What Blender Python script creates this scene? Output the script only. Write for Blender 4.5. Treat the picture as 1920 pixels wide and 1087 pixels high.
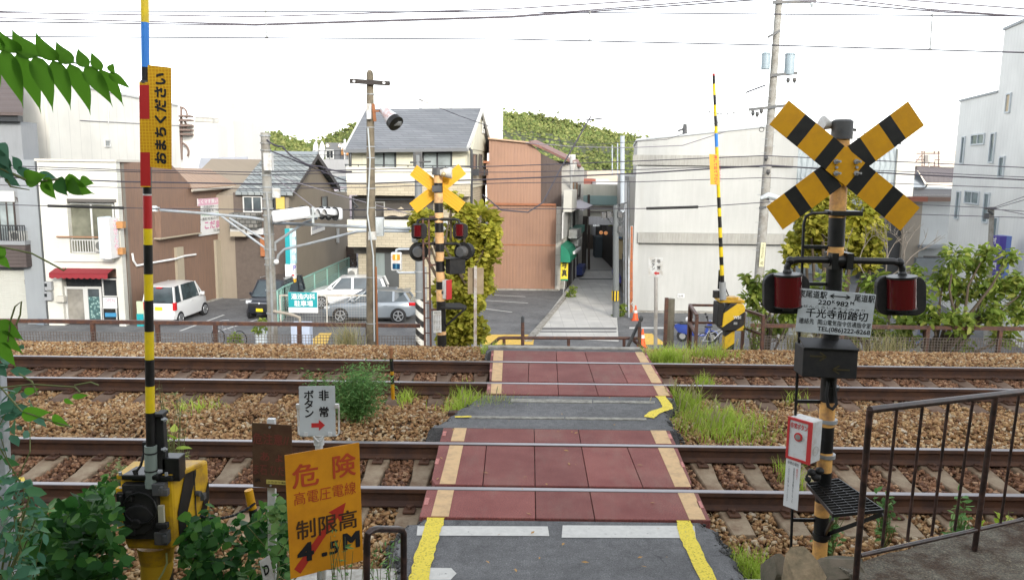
import bpy,math,random
import numpy as np
from mathutils import Vector,Matrix,Euler
for _o in list(bpy.data.objects):
	bpy.data.objects.remove(_o,do_unlink=True)
SC = bpy.context.scene
COL = SC.collection
random.seed(7)
RNG = np.random.default_rng(7)
rad = math.radians
# ---------------------------------------------------------------- camera
F,CX,CY = 1500.0,960.0,543.5          # focal length and centre in pixels of the photograph
H = 2.754                                  # camera height above the rail tops
PITCH,ROLL = rad(8.81),0.0122
CAMROT = Matrix.Rotation(rad(90) - PITCH,3,'X') @ Matrix.Rotation(ROLL,3,'Z')
cam = bpy.data.cameras.new('camera')
cam.sensor_width = 36.0
cam.lens = 36.0 * F / 1920.0
cam.clip_start,cam.clip_end = 0.05,6000
camo = bpy.data.objects.new('camera',cam)
COL.objects.link(camo)
camo.matrix_world = Matrix.Translation((0,0,H)) @ CAMROT.to_4x4()
SC.camera = camo
# ---------------------------------------------------------------- world, sun, exposure
SUN_EL,SUN_AZ = rad(21),rad(160)         # azimuth clockwise from +Y: low behind the viewer, who stands in the hill's shade
w = bpy.data.worlds.new('World')
SC.world = w
w.use_nodes = True
nt = w.node_tree
nt.nodes.clear()
sky = nt.nodes.new('ShaderNodeTexSky')
sky.sky_type = 'NISHITA'
sky.sun_disc = False
sky.sun_elevation,sky.sun_rotation = SUN_EL,SUN_AZ
sky.dust_density,sky.air_density,sky.ozone_density = 1.0,1.0,1.0
hs = nt.nodes.new('ShaderNodeHueSaturation')
hs.inputs['Saturation'].default_value = 0.22
bg = nt.nodes.new('ShaderNodeBackground')
bg.inputs['Strength'].default_value = 0.15
wo = nt.nodes.new('ShaderNodeOutputWorld')
nt.links.new(sky.outputs[0],hs.inputs['Color'])
nt.links.new(hs.outputs[0],bg.inputs[0])
nt.links.new(bg.outputs[0],wo.inputs[0])
sun = bpy.data.lights.new('sun','SUN')
sun.energy,sun.angle,sun.color = .75,rad(8),(1,.94,.83)
so = bpy.data.objects.new('sun',sun)
COL.objects.link(so)
_d = Vector((math.sin(SUN_AZ) * math.cos(SUN_EL),math.cos(SUN_AZ) * math.cos(SUN_EL),math.sin(SUN_EL)))
so.rotation_euler = (-_d).to_track_quat('-Z','Y').to_euler()
so.location = _d * 60
SC.view_settings.view_transform = 'Standard'
SC.view_settings.look = 'None'
SC.view_settings.exposure = 1.78
SC.view_settings.gamma = 1.0
SC.cycles.max_bounces = 6
SC.cycles.transparent_max_bounces = 12
# ---------------------------------------------------------------- from a pixel of the photograph to a place
CAMP = Vector((0,0,H))
def ray(px,py):
	return CAMROT @ Vector(((px - CX) / F,(CY - py) / F,-1.0))
def at(px,py,Y):
	d = ray(px,py); return CAMP + d * (Y / d.y)
def G(px,py,z=0.0):
	d = ray(px,py); return CAMP + d * ((z - H) / d.z)
def AX(px,py,X):
	d = ray(px,py); return CAMP + d * (X / d.x)
S = -4.5                                   # level of the street below the embankment
# ---------------------------------------------------------------- mesh builder
class MB:
	def __init__(s): s.v = []; s.f = []; s.m = []
	def add(s,vs,fs,mi=0):
		o = len(s.v); s.v += [tuple(p) for p in vs]
		s.f += [tuple(i + o for i in f) for f in fs]; s.m += [mi] * len(fs); return s
	def box(s,x0,x1,y0,y1,z0,z1,mi=0,M=None):
		vs = [(x0,y0,z0),(x1,y0,z0),(x1,y1,z0),(x0,y1,z0),(x0,y0,z1),(x1,y0,z1),(x1,y1,z1),(x0,y1,z1)]
		if M is not None: vs = [M @ Vector(p) for p in vs]
		return s.add(vs,[(3,2,1,0),(4,5,6,7),(0,1,5,4),(1,2,6,5),(2,3,7,6),(3,0,4,7)],mi)
	def bar(s,a,b,w,h,mi=0,up=(0,0,1)):
		a,b = Vector(a),Vector(b); d = (b - a).normalized()
		u = d.cross(Vector(up))
		if u.length < 1e-4: u = d.cross(Vector((0,1,0)))
		u.normalize(); n = u.cross(d)
		u,n = u * w / 2,n * h / 2
		return s.add([a - u - n,a + u - n,a + u + n,a - u + n,b - u - n,b + u - n,b + u + n,b - u + n],
                     [(0,1,2,3),(7,6,5,4),(0,4,5,1),(1,5,6,2),(2,6,7,3),(3,7,4,0)],mi)
	def tube(s,pts,r,n=8,mi=0,cap=True):
		pts = [Vector(p) for p in pts]; k = len(pts)
		rs = r if isinstance(r,(list,tuple)) else [r] * k
		vs = []; u = None
		for i,p in enumerate(pts):
			d = (pts[min(i + 1,k - 1)] - pts[max(i - 1,0)]).normalized()
			if u is None:
				u = d.cross(Vector((0,0,1)))
				if u.length < 1e-3: u = d.cross(Vector((0,1,0)))
			else:
				u = u - d * u.dot(d)
			u.normalize(); v = d.cross(u)
			vs += [p + (u * math.cos(2 * math.pi * j / n) + v * math.sin(2 * math.pi * j / n)) * rs[i] for j in range(n)]
		fs = [(i * n + j,i * n + (j + 1) % n,(i + 1) * n + (j + 1) % n,(i + 1) * n + j) for i in range(k - 1) for j in range(n)]
		if cap: fs += [tuple(range(n))[::-1],tuple((k - 1) * n + j for j in range(n))]
		return s.add(vs,fs,mi)
	def cyl(s,a,b,r0,r1=None,n=16,mi=0):
		return s.tube([a,b],[r0,r0 if r1 is None else r1],n,mi)
	def prism(s,pts,off,mi=0):
		"""closed polygon pts (3-D, flat) extruded by vector off"""
		n = len(pts); off = Vector(off); p = [Vector(q) for q in pts]
		return s.add(p + [q + off for q in p],[tuple(range(n))[::-1],tuple(range(n,2 * n))] +
                     [(i,(i + 1) % n,n + (i + 1) % n,n + i) for i in range(n)],mi)
	def loft(s,rings,mi=0,cap=True,close=True):
		n = len(rings[0]); k = len(rings); vs = [Vector(p) for r in rings for p in r]
		jj = n if close else n - 1
		fs = [(i * n + j,i * n + (j + 1) % n,(i + 1) * n + (j + 1) % n,(i + 1) * n + j) for i in range(k - 1) for j in range(jj)]
		if cap: fs += [tuple(range(n))[::-1],tuple((k - 1) * n + j for j in range(n))]
		return s.add(vs,fs,mi)
	def ball(s,c,r,n=10,mi=0,sc=(1,1,1)):
		c = Vector(c); vs = []; k = n // 2 + 1
		for i in range(1,k):
			t = math.pi * i / k
			vs += [c + Vector((r * sc[0] * math.sin(t) * math.cos(2 * math.pi * j / n),r * sc[1] * math.sin(t) * math.sin(2 * math.pi * j / n),r * sc[2] * math.cos(t))) for j in range(n)]
		fs = [(i * n + j,(i + 1) * n + j,(i + 1) * n + (j + 1) % n,i * n + (j + 1) % n) for i in range(k - 2) for j in range(n)]
		vs += [c + Vector((0,0,r * sc[2])),c - Vector((0,0,r * sc[2]))]; a = len(vs) - 2
		fs += [(a,j,(j + 1) % n) for j in range(n)] + [(a + 1,(k - 2) * n + (j + 1) % n,(k - 2) * n + j) for j in range(n)]
		return s.add(vs,fs,mi)
	def quad(s,a,b,c,d,mi=0): return s.add([a,b,c,d],[(0,1,2,3)],mi)
	def build(s,name,mats,parent=None,smooth=False,bevel=0,fix=True):
		me = bpy.data.meshes.new(name)
		me.from_pydata([tuple(p) for p in s.v],[],s.f);
		for m in (mats if isinstance(mats,(list,tuple)) else [mats]): me.materials.append(m)
		if len(set(s.m)) > 1: me.polygons.foreach_set('material_index',s.m)
		if fix:
			import bmesh
			b = bmesh.new(); b.from_mesh(me); bmesh.ops.recalc_face_normals(b,faces=b.faces); b.to_mesh(me); b.free()
		if smooth:
			me.polygons.foreach_set('use_smooth',[True] * len(me.polygons))
			try: me.set_sharp_from_angle(angle=rad(40))
			except Exception: pass
		me.update()
		return link(name,me,parent,bevel)
def link(name,me,parent=None,bevel=0):
	o = bpy.data.objects.new(name,me); COL.objects.link(o)
	if parent is not None: adopt(o,parent)
	if bevel:
		m = o.modifiers.new('bevel','BEVEL'); m.width = bevel; m.segments = 2; m.limit_method = 'ANGLE'; m.angle_limit = rad(40)
	return o
def world_of(o):
	M = o.matrix_basis.copy()
	return world_of(o.parent) @ o.matrix_parent_inverse @ M if o.parent else M
def adopt(o,parent):
	o.parent = parent; o.matrix_parent_inverse = world_of(parent).inverted()
def tag(o,label,cat,group=None,kind=None):
	o['label'] = label; o['category'] = cat
	if group: o['group'] = group
	if kind: o['kind'] = kind
	return o
def thing(name,label,cat,loc=(0,0,0),group=None,rotz=0):
	o = bpy.data.objects.new(name,None); COL.objects.link(o)
	o.location = loc; o.rotation_euler = (0,0,rotz); o.empty_display_size = .1
	return tag(o,label,cat,group)
def struct(o,label=None):
	o['kind'] = 'structure'
	if label: o['label'] = label
	return o
def copy_tree(o,parent=None):
	c = o.copy(); COL.objects.link(c)
	if parent is not None:
		c.parent = parent; c.matrix_parent_inverse = o.matrix_parent_inverse.copy()
	for ch in [x for x in bpy.data.objects if x.parent == o]: copy_tree(ch,c)
	return c
# ---------------------------------------------------------------- materials
MATS = {}
def nodes_of(name):
	m = bpy.data.materials.new(name); m.use_nodes = True
	n = m.node_tree; b = n.nodes['Principled BSDF']
	return m,n,b
def N(n,t,**kw):
	x = n.nodes.new(t)
	for k,v in kw.items():
		if k in x.inputs.keys(): x.inputs[k].default_value = v
		else: setattr(x,k,v)
	return x
def mix(n,fac,a,b,mode='MIX'):
	x = n.nodes.new('ShaderNodeMix'); x.data_type = 'RGBA'; x.blend_type = mode
	for i,q in ((0,fac),(6,a),(7,b)):
		if hasattr(q,'is_output'): n.links.new(q,x.inputs[i])
		elif i == 0: x.inputs[0].default_value = q
		else: x.inputs[i].default_value = (*q[:3],1)
	return x.outputs[2]
def ramp(n,src,stops,interp='LINEAR'):
	r = n.nodes.new('ShaderNodeValToRGB'); r.color_ramp.interpolation = interp
	e = r.color_ramp.elements
	while len(e) < len(stops): e.new(.5)
	for i,(p,c) in enumerate(stops):
		e[i].position = p; e[i].color = (*c,1) if len(c) == 3 else c
	n.links.new(src,r.inputs[0]); return r.outputs[0]
def noise(n,scale,detail=4,vec=None,rough=.6):
	t = N(n,'ShaderNodeTexNoise'); t.inputs['Scale'].default_value = scale; t.inputs['Detail'].default_value = detail; t.inputs['Roughness'].default_value = rough
	if vec is None: vec = n.nodes.new('ShaderNodeTexCoord').outputs['Object']
	n.links.new(vec,t.inputs['Vector']); return t.outputs['Fac']
def scaled(n,s):
	m = n.nodes.new('ShaderNodeMapping'); m.inputs['Scale'].default_value = s
	n.links.new(n.nodes.new('ShaderNodeTexCoord').outputs['Object'],m.inputs[0]); return m.outputs[0]
def wallcoord(n):
	"""u = x + y, v = z: runs along any wall that faces one of the axes"""
	q = n.nodes.new('ShaderNodeSeparateXYZ'); n.links.new(n.nodes.new('ShaderNodeTexCoord').outputs['Object'],q.inputs[0])
	a = n.nodes.new('ShaderNodeMath'); a.operation = 'ADD'; n.links.new(q.outputs[0],a.inputs[0]); n.links.new(q.outputs[1],a.inputs[1])
	c = n.nodes.new('ShaderNodeCombineXYZ'); n.links.new(a.outputs[0],c.inputs[0]); n.links.new(q.outputs[2],c.inputs[1]); return c.outputs[0],a.outputs[0],q.outputs[2]
def bump(n,b,src,strength=.3,dist=.01):
	x = n.nodes.new('ShaderNodeBump'); x.inputs['Strength'].default_value = strength; x.inputs['Distance'].default_value = dist
	n.links.new(src,x.inputs['Height'])
	if b.inputs['Normal'].is_linked: n.links.new(b.inputs['Normal'].links[0].from_socket,x.inputs['Normal'])
	n.links.new(x.outputs[0],b.inputs['Normal'])
def setc(n,b,c):
	if hasattr(c,'is_output'): n.links.new(c,b.inputs['Base Color'])
	else: b.inputs['Base Color'].default_value = (*c,1)
def plain(name,c,rough=.6,metal=0,var=.12,scale=6,grime=None,gamt=.5,gscale=3,bmp=0,bscale=60,rand=0,spec=None):
	"""paint or metal with uneven tone, optional patches of grime/rust"""
	if name in MATS: return MATS[name]
	m,n,b = nodes_of(name)
	f = noise(n,scale,5)
	col = mix(n,f,[x * (1 - var) for x in c],[min(1,x * (1 + var)) for x in c])
	if grime is not None:
		g = ramp(n,noise(n,gscale,8,rough=.7),[(.5 - .12 + (.5 - gamt) * .4,(0,0,0)),(.5 + .12 + (.5 - gamt) * .4,(1,1,1))])
		col = mix(n,g,col,grime)
	if rand:
		oi = n.nodes.new('ShaderNodeObjectInfo'); r = ramp(n,oi.outputs['Random'],[(0,(1 - rand,) * 3),(1,(1 + rand,) * 3)])
		col = mix(n,1.0,col,r,'MULTIPLY')
	setc(n,b,col)
	b.inputs['Roughness'].default_value = rough; b.inputs['Metallic'].default_value = metal
	if spec is not None: b.inputs['Specular IOR Level'].default_value = spec
	if bmp: bump(n,b,noise(n,bscale,4),bmp,.005)
	MATS[name] = m; return m
def siding(name,c,pitch=.2,vertical=True,depth=.3,streak=.25,rough=.65,c2=None,sharp=.5):
	"""ribbed sheet or board cladding with rain streaks"""
	if name in MATS: return MATS[name]
	m,n,b = nodes_of(name)
	v,u,z = wallcoord(n)
	src = u if vertical else z
	k = n.nodes.new('ShaderNodeMath'); k.operation = 'MULTIPLY'; k.inputs[1].default_value = 1 / pitch; n.links.new(src,k.inputs[0])
	fr = n.nodes.new('ShaderNodeMath'); fr.operation = 'FRACT'; n.links.new(k.outputs[0],fr.inputs[0])
	prof = ramp(n,fr.outputs[0],[(0,(0,0,0)),(.08,(1,1,1)),(sharp,(1,1,1)),(min(.98,sharp + .1),(.5,) * 3),(1,(.5,) * 3)])
	mp = n.nodes.new('ShaderNodeMapping'); mp.inputs['Scale'].default_value = (5,.35,1); n.links.new(v,mp.inputs[0])
	st = ramp(n,noise(n,2.2,6,mp.outputs[0],.65),[(.35,(0,0,0)),(.75,(1,1,1))])
	mp2 = n.nodes.new('ShaderNodeMapping'); mp2.inputs['Scale'].default_value = (.35,.35,1); n.links.new(v,mp2.inputs[0])
	big = noise(n,1.0,3,mp2.outputs[0])
	col = mix(n,st,c,c2 or [x * (1 - streak) for x in c])
	col = mix(n,1.0,col,ramp(n,big,[(.3,(.9,) * 3),(.7,(1.08,) * 3)]),'MULTIPLY')
	line = ramp(n,fr.outputs[0],[(0,(.6,) * 3),(.07,(1,) * 3),(1,(1,) * 3)])
	col = mix(n,.5,col,mix(n,1.0,col,line,'MULTIPLY'))
	setc(n,b,col); b.inputs['Roughness'].default_value = rough
	bump(n,b,prof,depth,.03)
	MATS[name] = m; return m
def stucco(name,c,streak=.25,sc=1.0,rough=.8,c2=None,amt=.5):
	"""rendered wall with rain marks and blotches"""
	if name in MATS: return MATS[name]
	m,n,b = nodes_of(name)
	v,u,z = wallcoord(n)
	mp = n.nodes.new('ShaderNodeMapping'); mp.inputs['Scale'].default_value = (3 * sc,.25 * sc,1); n.links.new(v,mp.inputs[0])
	st = ramp(n,noise(n,2.0,8,mp.outputs[0],.7),[(.62 - amt * .3,(0,0,0)),(.85,(1,1,1))])
	bl = ramp(n,noise(n,.5 * sc,5,v),[(.3,(.92,) * 3),(.7,(1.05,) * 3)])
	col = mix(n,st,c,c2 or [x * (1 - streak) for x in c])
	col = mix(n,1.0,col,bl,'MULTIPLY')
	setc(n,b,col); b.inputs['Roughness'].default_value = rough
	bump(n,b,noise(n,25,4),.15,.01)
	MATS[name] = m; return m
def tiles(name,c1,c2,mortar,w=.3,h=.1,rough=.6,bm=.3,gap=.01,offs=.5):
	if name in MATS: return MATS[name]
	m,n,b = nodes_of(name)
	v,u,z = wallcoord(n)
	t = n.nodes.new('ShaderNodeTexBrick'); n.links.new(v,t.inputs['Vector'])
	t.inputs['Scale'].default_value = 1.0; t.inputs['Brick Width'].default_value = w; t.inputs['Row Height'].default_value = h
	t.inputs['Mortar Size'].default_value = gap; t.offset = offs
	for k,q in (('Color1',c1),('Color2',c2),('Mortar',mortar)): t.inputs[k].default_value = (*q,1)
	bl = ramp(n,noise(n,.8,6,v),[(.3,(.88,) * 3),(.7,(1.08,) * 3)])
	setc(n,b,mix(n,1.0,t.outputs['Color'],bl,'MULTIPLY')); b.inputs['Roughness'].default_value = rough
	inv = n.nodes.new('ShaderNodeMath'); inv.operation = 'SUBTRACT'; inv.inputs[0].default_value = 1; n.links.new(t.outputs['Fac'],inv.inputs[1])
	bump(n,b,inv.outputs[0],bm,.01)
	MATS[name] = m; return m
def glass(name='window_glass',c=(.05,.06,.065),rough=.08):
	if name in MATS: return MATS[name]
	m,n,b = nodes_of(name)
	setc(n,b,mix(n,ramp(n,noise(n,.9,3),[(.35,(0,0,0)),(.65,(1,1,1))]),c,[x * 2.2 for x in c]))
	b.inputs['Roughness'].default_value = rough; b.inputs['Specular IOR Level'].default_value = .7
	MATS[name] = m; return m
def glow(name,c,strength):
	if name in MATS: return MATS[name]
	m,n,b = nodes_of(name); setc(n,b,c)
	b.inputs['Emission Color'].default_value = (*c,1); b.inputs['Emission Strength'].default_value = strength
	MATS[name] = m; return m
def leafmat(name,c1,c2,c3=None,rough=.45,trans=.3,ns=1.6,nv=(.7,1.25)):
	"""leaves: each leaf its own tone, some light through the blade"""
	if name in MATS: return MATS[name]
	m,n,b = nodes_of(name)
	g = n.nodes.new('ShaderNodeNewGeometry')
	stops = [(0,c1),(.6,c2),(1,c3 or c2)]
	col = ramp(n,g.outputs['Random Per Island'],stops)
	bl = ramp(n,noise(n,ns,3),[(.3,(nv[0],) * 3),(.7,(nv[1],) * 3)])
	col = mix(n,1.0,col,bl,'MULTIPLY')
	setc(n,b,col); b.inputs['Roughness'].default_value = rough
	b.inputs['Specular IOR Level'].default_value = .2
	tr = n.nodes.new('ShaderNodeBsdfTranslucent'); n.links.new(col,tr.inputs[0])
	ms = n.nodes.new('ShaderNodeMixShader'); ms.inputs[0].default_value = trans
	n.links.new(b.outputs[0],ms.inputs[1]); n.links.new(tr.outputs[0],ms.inputs[2])
	n.links.new(ms.outputs[0],n.nodes['Material Output'].inputs[0])
	MATS[name] = m; return m
# ---------------------------------------------------------------- lettering
def text(body,parent,mat,O,R,U,w,h,name='lettering',bold=0.0,thick=.0006,lines=1.0,align='CENTER',proud=.002):
	"""real letters fitted into the rectangle of corner O, width vector direction R, height direction U"""
	c = bpy.data.curves.new('t','FONT'); c.body = body; c.size = 1; c.space_line = lines; c.align_x = align; c.resolution_u = 4
	t = bpy.data.objects.new('t',c); COL.objects.link(t)
	dg = bpy.context.evaluated_depsgraph_get()
	me = bpy.data.meshes.new_from_object(t.evaluated_get(dg)); me.name = name
	bpy.data.objects.remove(t); bpy.data.curves.remove(c)
	n = len(me.vertices); co = np.empty(n * 3,np.float32); me.vertices.foreach_get('co',co); co = co.reshape(-1,3)
	fs = [tuple(p.vertices) for p in me.polygons]; bpy.data.meshes.remove(me)
	sh = [(0,0)] if bold < .004 else [(-bold,-bold),(bold,-bold),(-bold,bold),(bold,bold)]
	if bold > .03: sh += [(0,-bold),(0,bold),(-bold,0),(bold,0),(0,0)]
	lo,hi = co.min(0),co.max(0); lo = lo - bold; hi = hi + bold
	sx,sy = w / max(1e-6,hi[0] - lo[0]),h / max(1e-6,hi[1] - lo[1])
	R,U = Vector(R).normalized(),Vector(U).normalized(); Nn = R.cross(U).normalized()
	vs,ff = [],[]
	for i,(dx,dy) in enumerate(sh):
		o_ = np.array(Vector(O) + Nn * (proud + i * .00012))[None]
		vs.append(o_ + (co[:,:1] + dx - lo[0]) * sx * np.array(R)[None] + (co[:,1:2] + dy - lo[1]) * sy * np.array(U)[None])
		ff += [tuple(k + i * n for k in f) for f in fs]
	me = bpy.data.meshes.new(name); me.from_pydata(np.concatenate(vs).tolist(),[],ff); me.materials.append(mat); me.update()
	return link(name,me,parent)
def mesh_np(name,v,f,mats,parent=None,smooth=False,mi=None):
	"""mesh from numpy arrays; f is (n,3) or (n,4)"""
	me = bpy.data.meshes.new(name); k = f.shape[1]
	me.vertices.add(len(v)); me.vertices.foreach_set('co',np.ascontiguousarray(v,np.float32).ravel())
	me.loops.add(f.size); me.loops.foreach_set('vertex_index',np.ascontiguousarray(f,np.int32).ravel())
	me.polygons.add(len(f)); me.polygons.foreach_set('loop_start',np.arange(0,f.size,k,dtype=np.int32))
	for m in (mats if isinstance(mats,(list,tuple)) else [mats]): me.materials.append(m)
	if mi is not None: me.polygons.foreach_set('material_index',np.ascontiguousarray(mi,np.int32))
	if smooth: me.polygons.foreach_set('use_smooth',np.ones(len(f),bool))
	me.update(calc_edges=True); me.validate()
	return link(name,me,parent)
# ================================================================ SETTING: ground, embankment, tracks, crossing
def asphalt(name,c,speck=.5,crack=False):
	if name in MATS: return MATS[name]
	m,n,b = nodes_of(name)
	big = ramp(n,noise(n,.9,7,rough=.7),[(.32,(.68,) * 3),(.68,(1.3,) * 3)])
	fine = ramp(n,noise(n,95,3,rough=.8),[(.3,(.45,) * 3),(.55,(1,) * 3),(.66,(1.25,) * 3),(.74,(1.0 + speck * 2.5,) * 3)])
	mid = ramp(n,noise(n,11,7,rough=.75),[(.32,(.75,) * 3),(.68,(1.25,) * 3)])
	col = mix(n,1.0,mix(n,1.0,mix(n,1.0,c,big,'MULTIPLY'),fine,'MULTIPLY'),mid,'MULTIPLY')
	if crack:
		vo = N(n,'ShaderNodeTexVoronoi'); vo.feature = 'DISTANCE_TO_EDGE'; vo.inputs['Scale'].default_value = .8
		tc = n.nodes.new('ShaderNodeTexCoord'); nn = n.nodes.new('ShaderNodeTexNoise'); nn.inputs['Scale'].default_value = 3; n.links.new(tc.outputs['Object'],nn.inputs[0])
		va = mix(n,.25,tc.outputs['Object'],nn.outputs['Color'],'LINEAR_LIGHT'); n.links.new(va,vo.inputs['Vector'])
		cr = ramp(n,vo.outputs['Distance'],[(0,(.35,) * 3),(.008,(1,) * 3)])
		col = mix(n,ramp(n,noise(n,.8,3),[(.5,(0,0,0)),(.62,(.8,) * 3)]),col,mix(n,1.0,col,cr,'MULTIPLY'))
	setc(n,b,col); b.inputs['Roughness'].default_value = .85
	bump(n,b,noise(n,120,3),.5,.006); bump(n,b,noise(n,14,3),.25,.02)
	MATS[name] = m; return m
A_road = asphalt('street_asphalt',(.15,.152,.155))
A_path = asphalt('crossing_asphalt',(.128,.128,.128),1.0,True)
paint_w = plain('road_paint_white',(.62,.62,.6),.7,grime=(.25,.25,.24),gamt=.35,gscale=30)
paint_y = plain('tactile_yellow',(.75,.47,.07),.7,grime=(.4,.3,.12),gamt=.35,gscale=8)
concrete = plain('concrete',(.36,.345,.31),.85,var=.2,scale=2,grime=(.17,.155,.13),gamt=.42,gscale=4,bmp=.3,bscale=40)
m,n_,bb = nodes_of('old_concrete')
c_ = mix(n_,ramp(n_,noise(n_,3.2,9,rough=.75),[(.42,(0,0,0)),(.58,(1,1,1))]),(.14,.125,.095),(.055,.032,.018))
c_ = mix(n_,1.0,c_,ramp(n_,noise(n_,85,3,rough=.8),[(.3,(.45,) * 3),(.52,(1,) * 3),(.7,(2.4,2.4,2.2))]),'MULTIPLY')
setc(n_,bb,c_); bb.inputs['Roughness'].default_value = .95; bump(n_,bb,noise(n_,60,4),1.0,.012); concrete_d = m
b = MB(); b.quad((-3000,-60,S - .06),(3000,-60,S - .06),(3000,4000,S - .06),(-3000,4000,S - .06))
struct(b.build('ground',plain('town_ground',(.2,.19,.17),.9,var=.2,scale=.3)),'grey town ground reaching to the hills')
b = MB(); b.quad((-60,15.5,S),(60,15.5,S),(60,120,S),(-60,120,S))
struct(b.build('street',A_road),'grey asphalt street and parking ground below the tracks')
# far pavement with its yellow tactile strip
b = MB(); q = lambda px,py,z=S + .004: G(px,py,z)
y0,y1 = 31.2,31.55
for x0,x1 in ((-32,-3.0),(6.5,34)):
	b.quad((x0,y0,S + .004),(x1,y0,S + .004),(x1,y1,S + .004),(x0,y1,S + .004))
for pts in (((572,646),(600,624),(622,624),(612,646)),((905,646),(905,627),(1002,627),(1000,646)),((1203,646),(1203,625),(1222,625),(1250,646))):
	b.quad(*[q(*p,S + .008) for p in pts])
struct(b.build('tactile_paving',paint_y),'yellow tactile paving along the far pavement')
b = MB()
def line_px(b,a,c,wpx,z=S + .004):
	"""painted line from pixel a to pixel c on the ground, width in metres"""
	A,B = G(*a,z),G(*c,z); d = (B - A).normalized(); n_ = Vector((-d.y,d.x,0)) * wpx / 2
	b.quad(A - n_,B - n_,B + n_,A + n_)
for a,c in (((338,620),(420,590)),((405,622),(485,598)),((925,553),(985,556)),((912,563),(990,568)),((880,575),(960,585)),((450,563),(472,559))):
	line_px(b,a,c,.13)
for pts in (((1085,606),(1152,606),(1152,612),(1080,612)),((1180,613),(1250,613),(1250,616),(1180,616))):
	b.quad(*[q(*p) for p in pts[::-1]])
struct(b.build('road_marking',paint_w),'white parking bay and road lines')
# alley paving, falling gently towards the arcade
ALZ = S + .012
al0,al1 = [G(994,632,S + .012),G(1160,640,S + .012)],[G(1091,505,ALZ),G(1151,505,ALZ)]
m,n_,bb = nodes_of('alley_paving')
v_ = n_.nodes.new('ShaderNodeTexCoord').outputs['Object']
t_ = n_.nodes.new('ShaderNodeTexBrick'); n_.links.new(v_,t_.inputs[0]); t_.inputs['Scale'].default_value = 1; t_.inputs['Brick Width'].default_value = .6; t_.inputs['Row Height'].default_value = .6; t_.offset = 0; t_.inputs['Mortar Size'].default_value = .012
for k,c in (('Color1',(.52,.51,.475)),('Color2',(.47,.462,.44)),('Mortar',(.38,.37,.35))): t_.inputs[k].default_value = (*c,1)
setc(n_,bb,mix(n_,1.0,t_.outputs[0],ramp(n_,noise(n_,1.2,6),[(.3,(.85,) * 3),(.7,(1.1,) * 3)]),'MULTIPLY')); bb.inputs['Roughness'].default_value = .8
b = MB(); b.quad(al0[0],al0[1],al1[1],al1[0])
struct(b.build('alley_paving',m),'pale square paving of the shopping alley')
b = MB(); b.quad(al1[0] + Vector((-2,0,-.004)),al1[1] + Vector((2,0,-.004)),Vector((al1[1].x + 4,130,ALZ - .004)),Vector((al1[0].x - 1,130,ALZ - .004)))
struct(b.build('arcade_floor',plain('arcade_floor',(.3,.29,.26),.6)),'paved floor inside the covered arcade')
b = MB()
for (ya,yb) in ((614,617.5),(620.5,622.5)):
	b.quad(G(1012,ya,S + .02),G(1012,yb,S + .02),G(1156,yb,S + .02),G(1156,ya,S + .02))
for (ya,yb,xa,xb) in ((522,524,1086,1150),(506,507.5,1092,1150)):
	b.quad(G(xa,ya,S + .02),G(xa,yb,S + .02),G(xb,yb,S + .02),G(xb,ya,S + .02))
struct(b.build('drain_strip',plain('drain_grey',(.12,.12,.12),.8)),'dark drain strips across the alley')
b = MB(); b.prism([G(984,640,S + .01),G(997,640,S + .01),G(1061,560,S + .01),G(1056,560,S + .01)],(0,0,.1))
struct(b.build('kerb',concrete),'low concrete kerb beside the alley mouth')
# ---------------------------------------------------------------- embankment
TR = [6.568,7.700,9.972,11.103]
def lerp_tab(y,tab):
	return np.interp(y,[t[0] for t in tab],[t[1] for t in tab])
PROF = [(2,-.5),(4.2,-.3),(5.4,-.22),(6.0,-.2),(8.3,-.2),(8.55,-.16),(8.85,-.13),(9.2,-.17),(9.5,-.2),(11.6,-.2),(12.0,-.17),(12.7,-.2),(13.1,-.28),(14.0,-.78),(15.2,-.85)]
def hb(x,y):
	z = lerp_tab(y,PROF); c = (x > -.5) & (x < 2.15) & (y > 12.05)
	return np.where(c,np.minimum(z,-.12 - (y - 12.05) * .62),z)
ys = np.array([-30,0,2] + list(np.arange(2.5,15.21,.25))); xs = np.arange(-60,60.1,.5)
X,Y = np.meshgrid(xs,ys); Z = hb(X,Y) - .03 + RNG.normal(0,.008,X.shape); Z[ys < 2.2] = -.55
nx,ny = len(xs),len(ys)
idx = np.arange(nx * ny).reshape(ny,nx)
f = np.stack([idx[:-1,:-1],idx[:-1,1:],idx[1:,1:],idx[1:,:-1]],-1).reshape(-1,4)
m,n_,bb = nodes_of('ballast_bed')
setc(n_,bb,ramp(n_,noise(n_,25,8),[(.3,(.04,.026,.016)),(.55,(.13,.085,.05)),(.75,(.2,.15,.1))])); bb.inputs['Roughness'].default_value = .95
bump(n_,bb,noise(n_,30,4),1.0,.03)
struct(mesh_np('embankment',np.stack([X,Y,Z],-1).reshape(-1,3),f,m),'brown gravel bed of the railway embankment')
b = MB(); b.box(-60,60,15.2,15.55,S - .05,-.8)
struct(b.build('retaining_wall',concrete),'concrete retaining wall of the embankment')
# ---------------------------------------------------------------- crossing outline
def on_line(p,q,y,z=0.0):
	A,B = G(*p,z),G(*q,z); t = (y - A.y) / (B.y - A.y); return A.x + (B.x - A.x) * t
nl = lambda y: on_line((786,966),(835,786),y)        # near panels, left and right outer edges
nr = lambda y: on_line((1331,970),(1246,784),y)
fl = lambda y: on_line((911,738),(921,656),y)
fr_ = lambda y: on_line((1262,742),(1209,657),y)
def in_cross(x,y):
	if y < 8.25: l,r = nl(max(y,5.9)),nr(max(y,5.9))
	elif y > 9.45: l,r = fl(min(y,11.9)),fr_(min(y,11.9))
	else: l,r = nl(8.2) - .05,nr(8.2)
	return l,r
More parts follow.
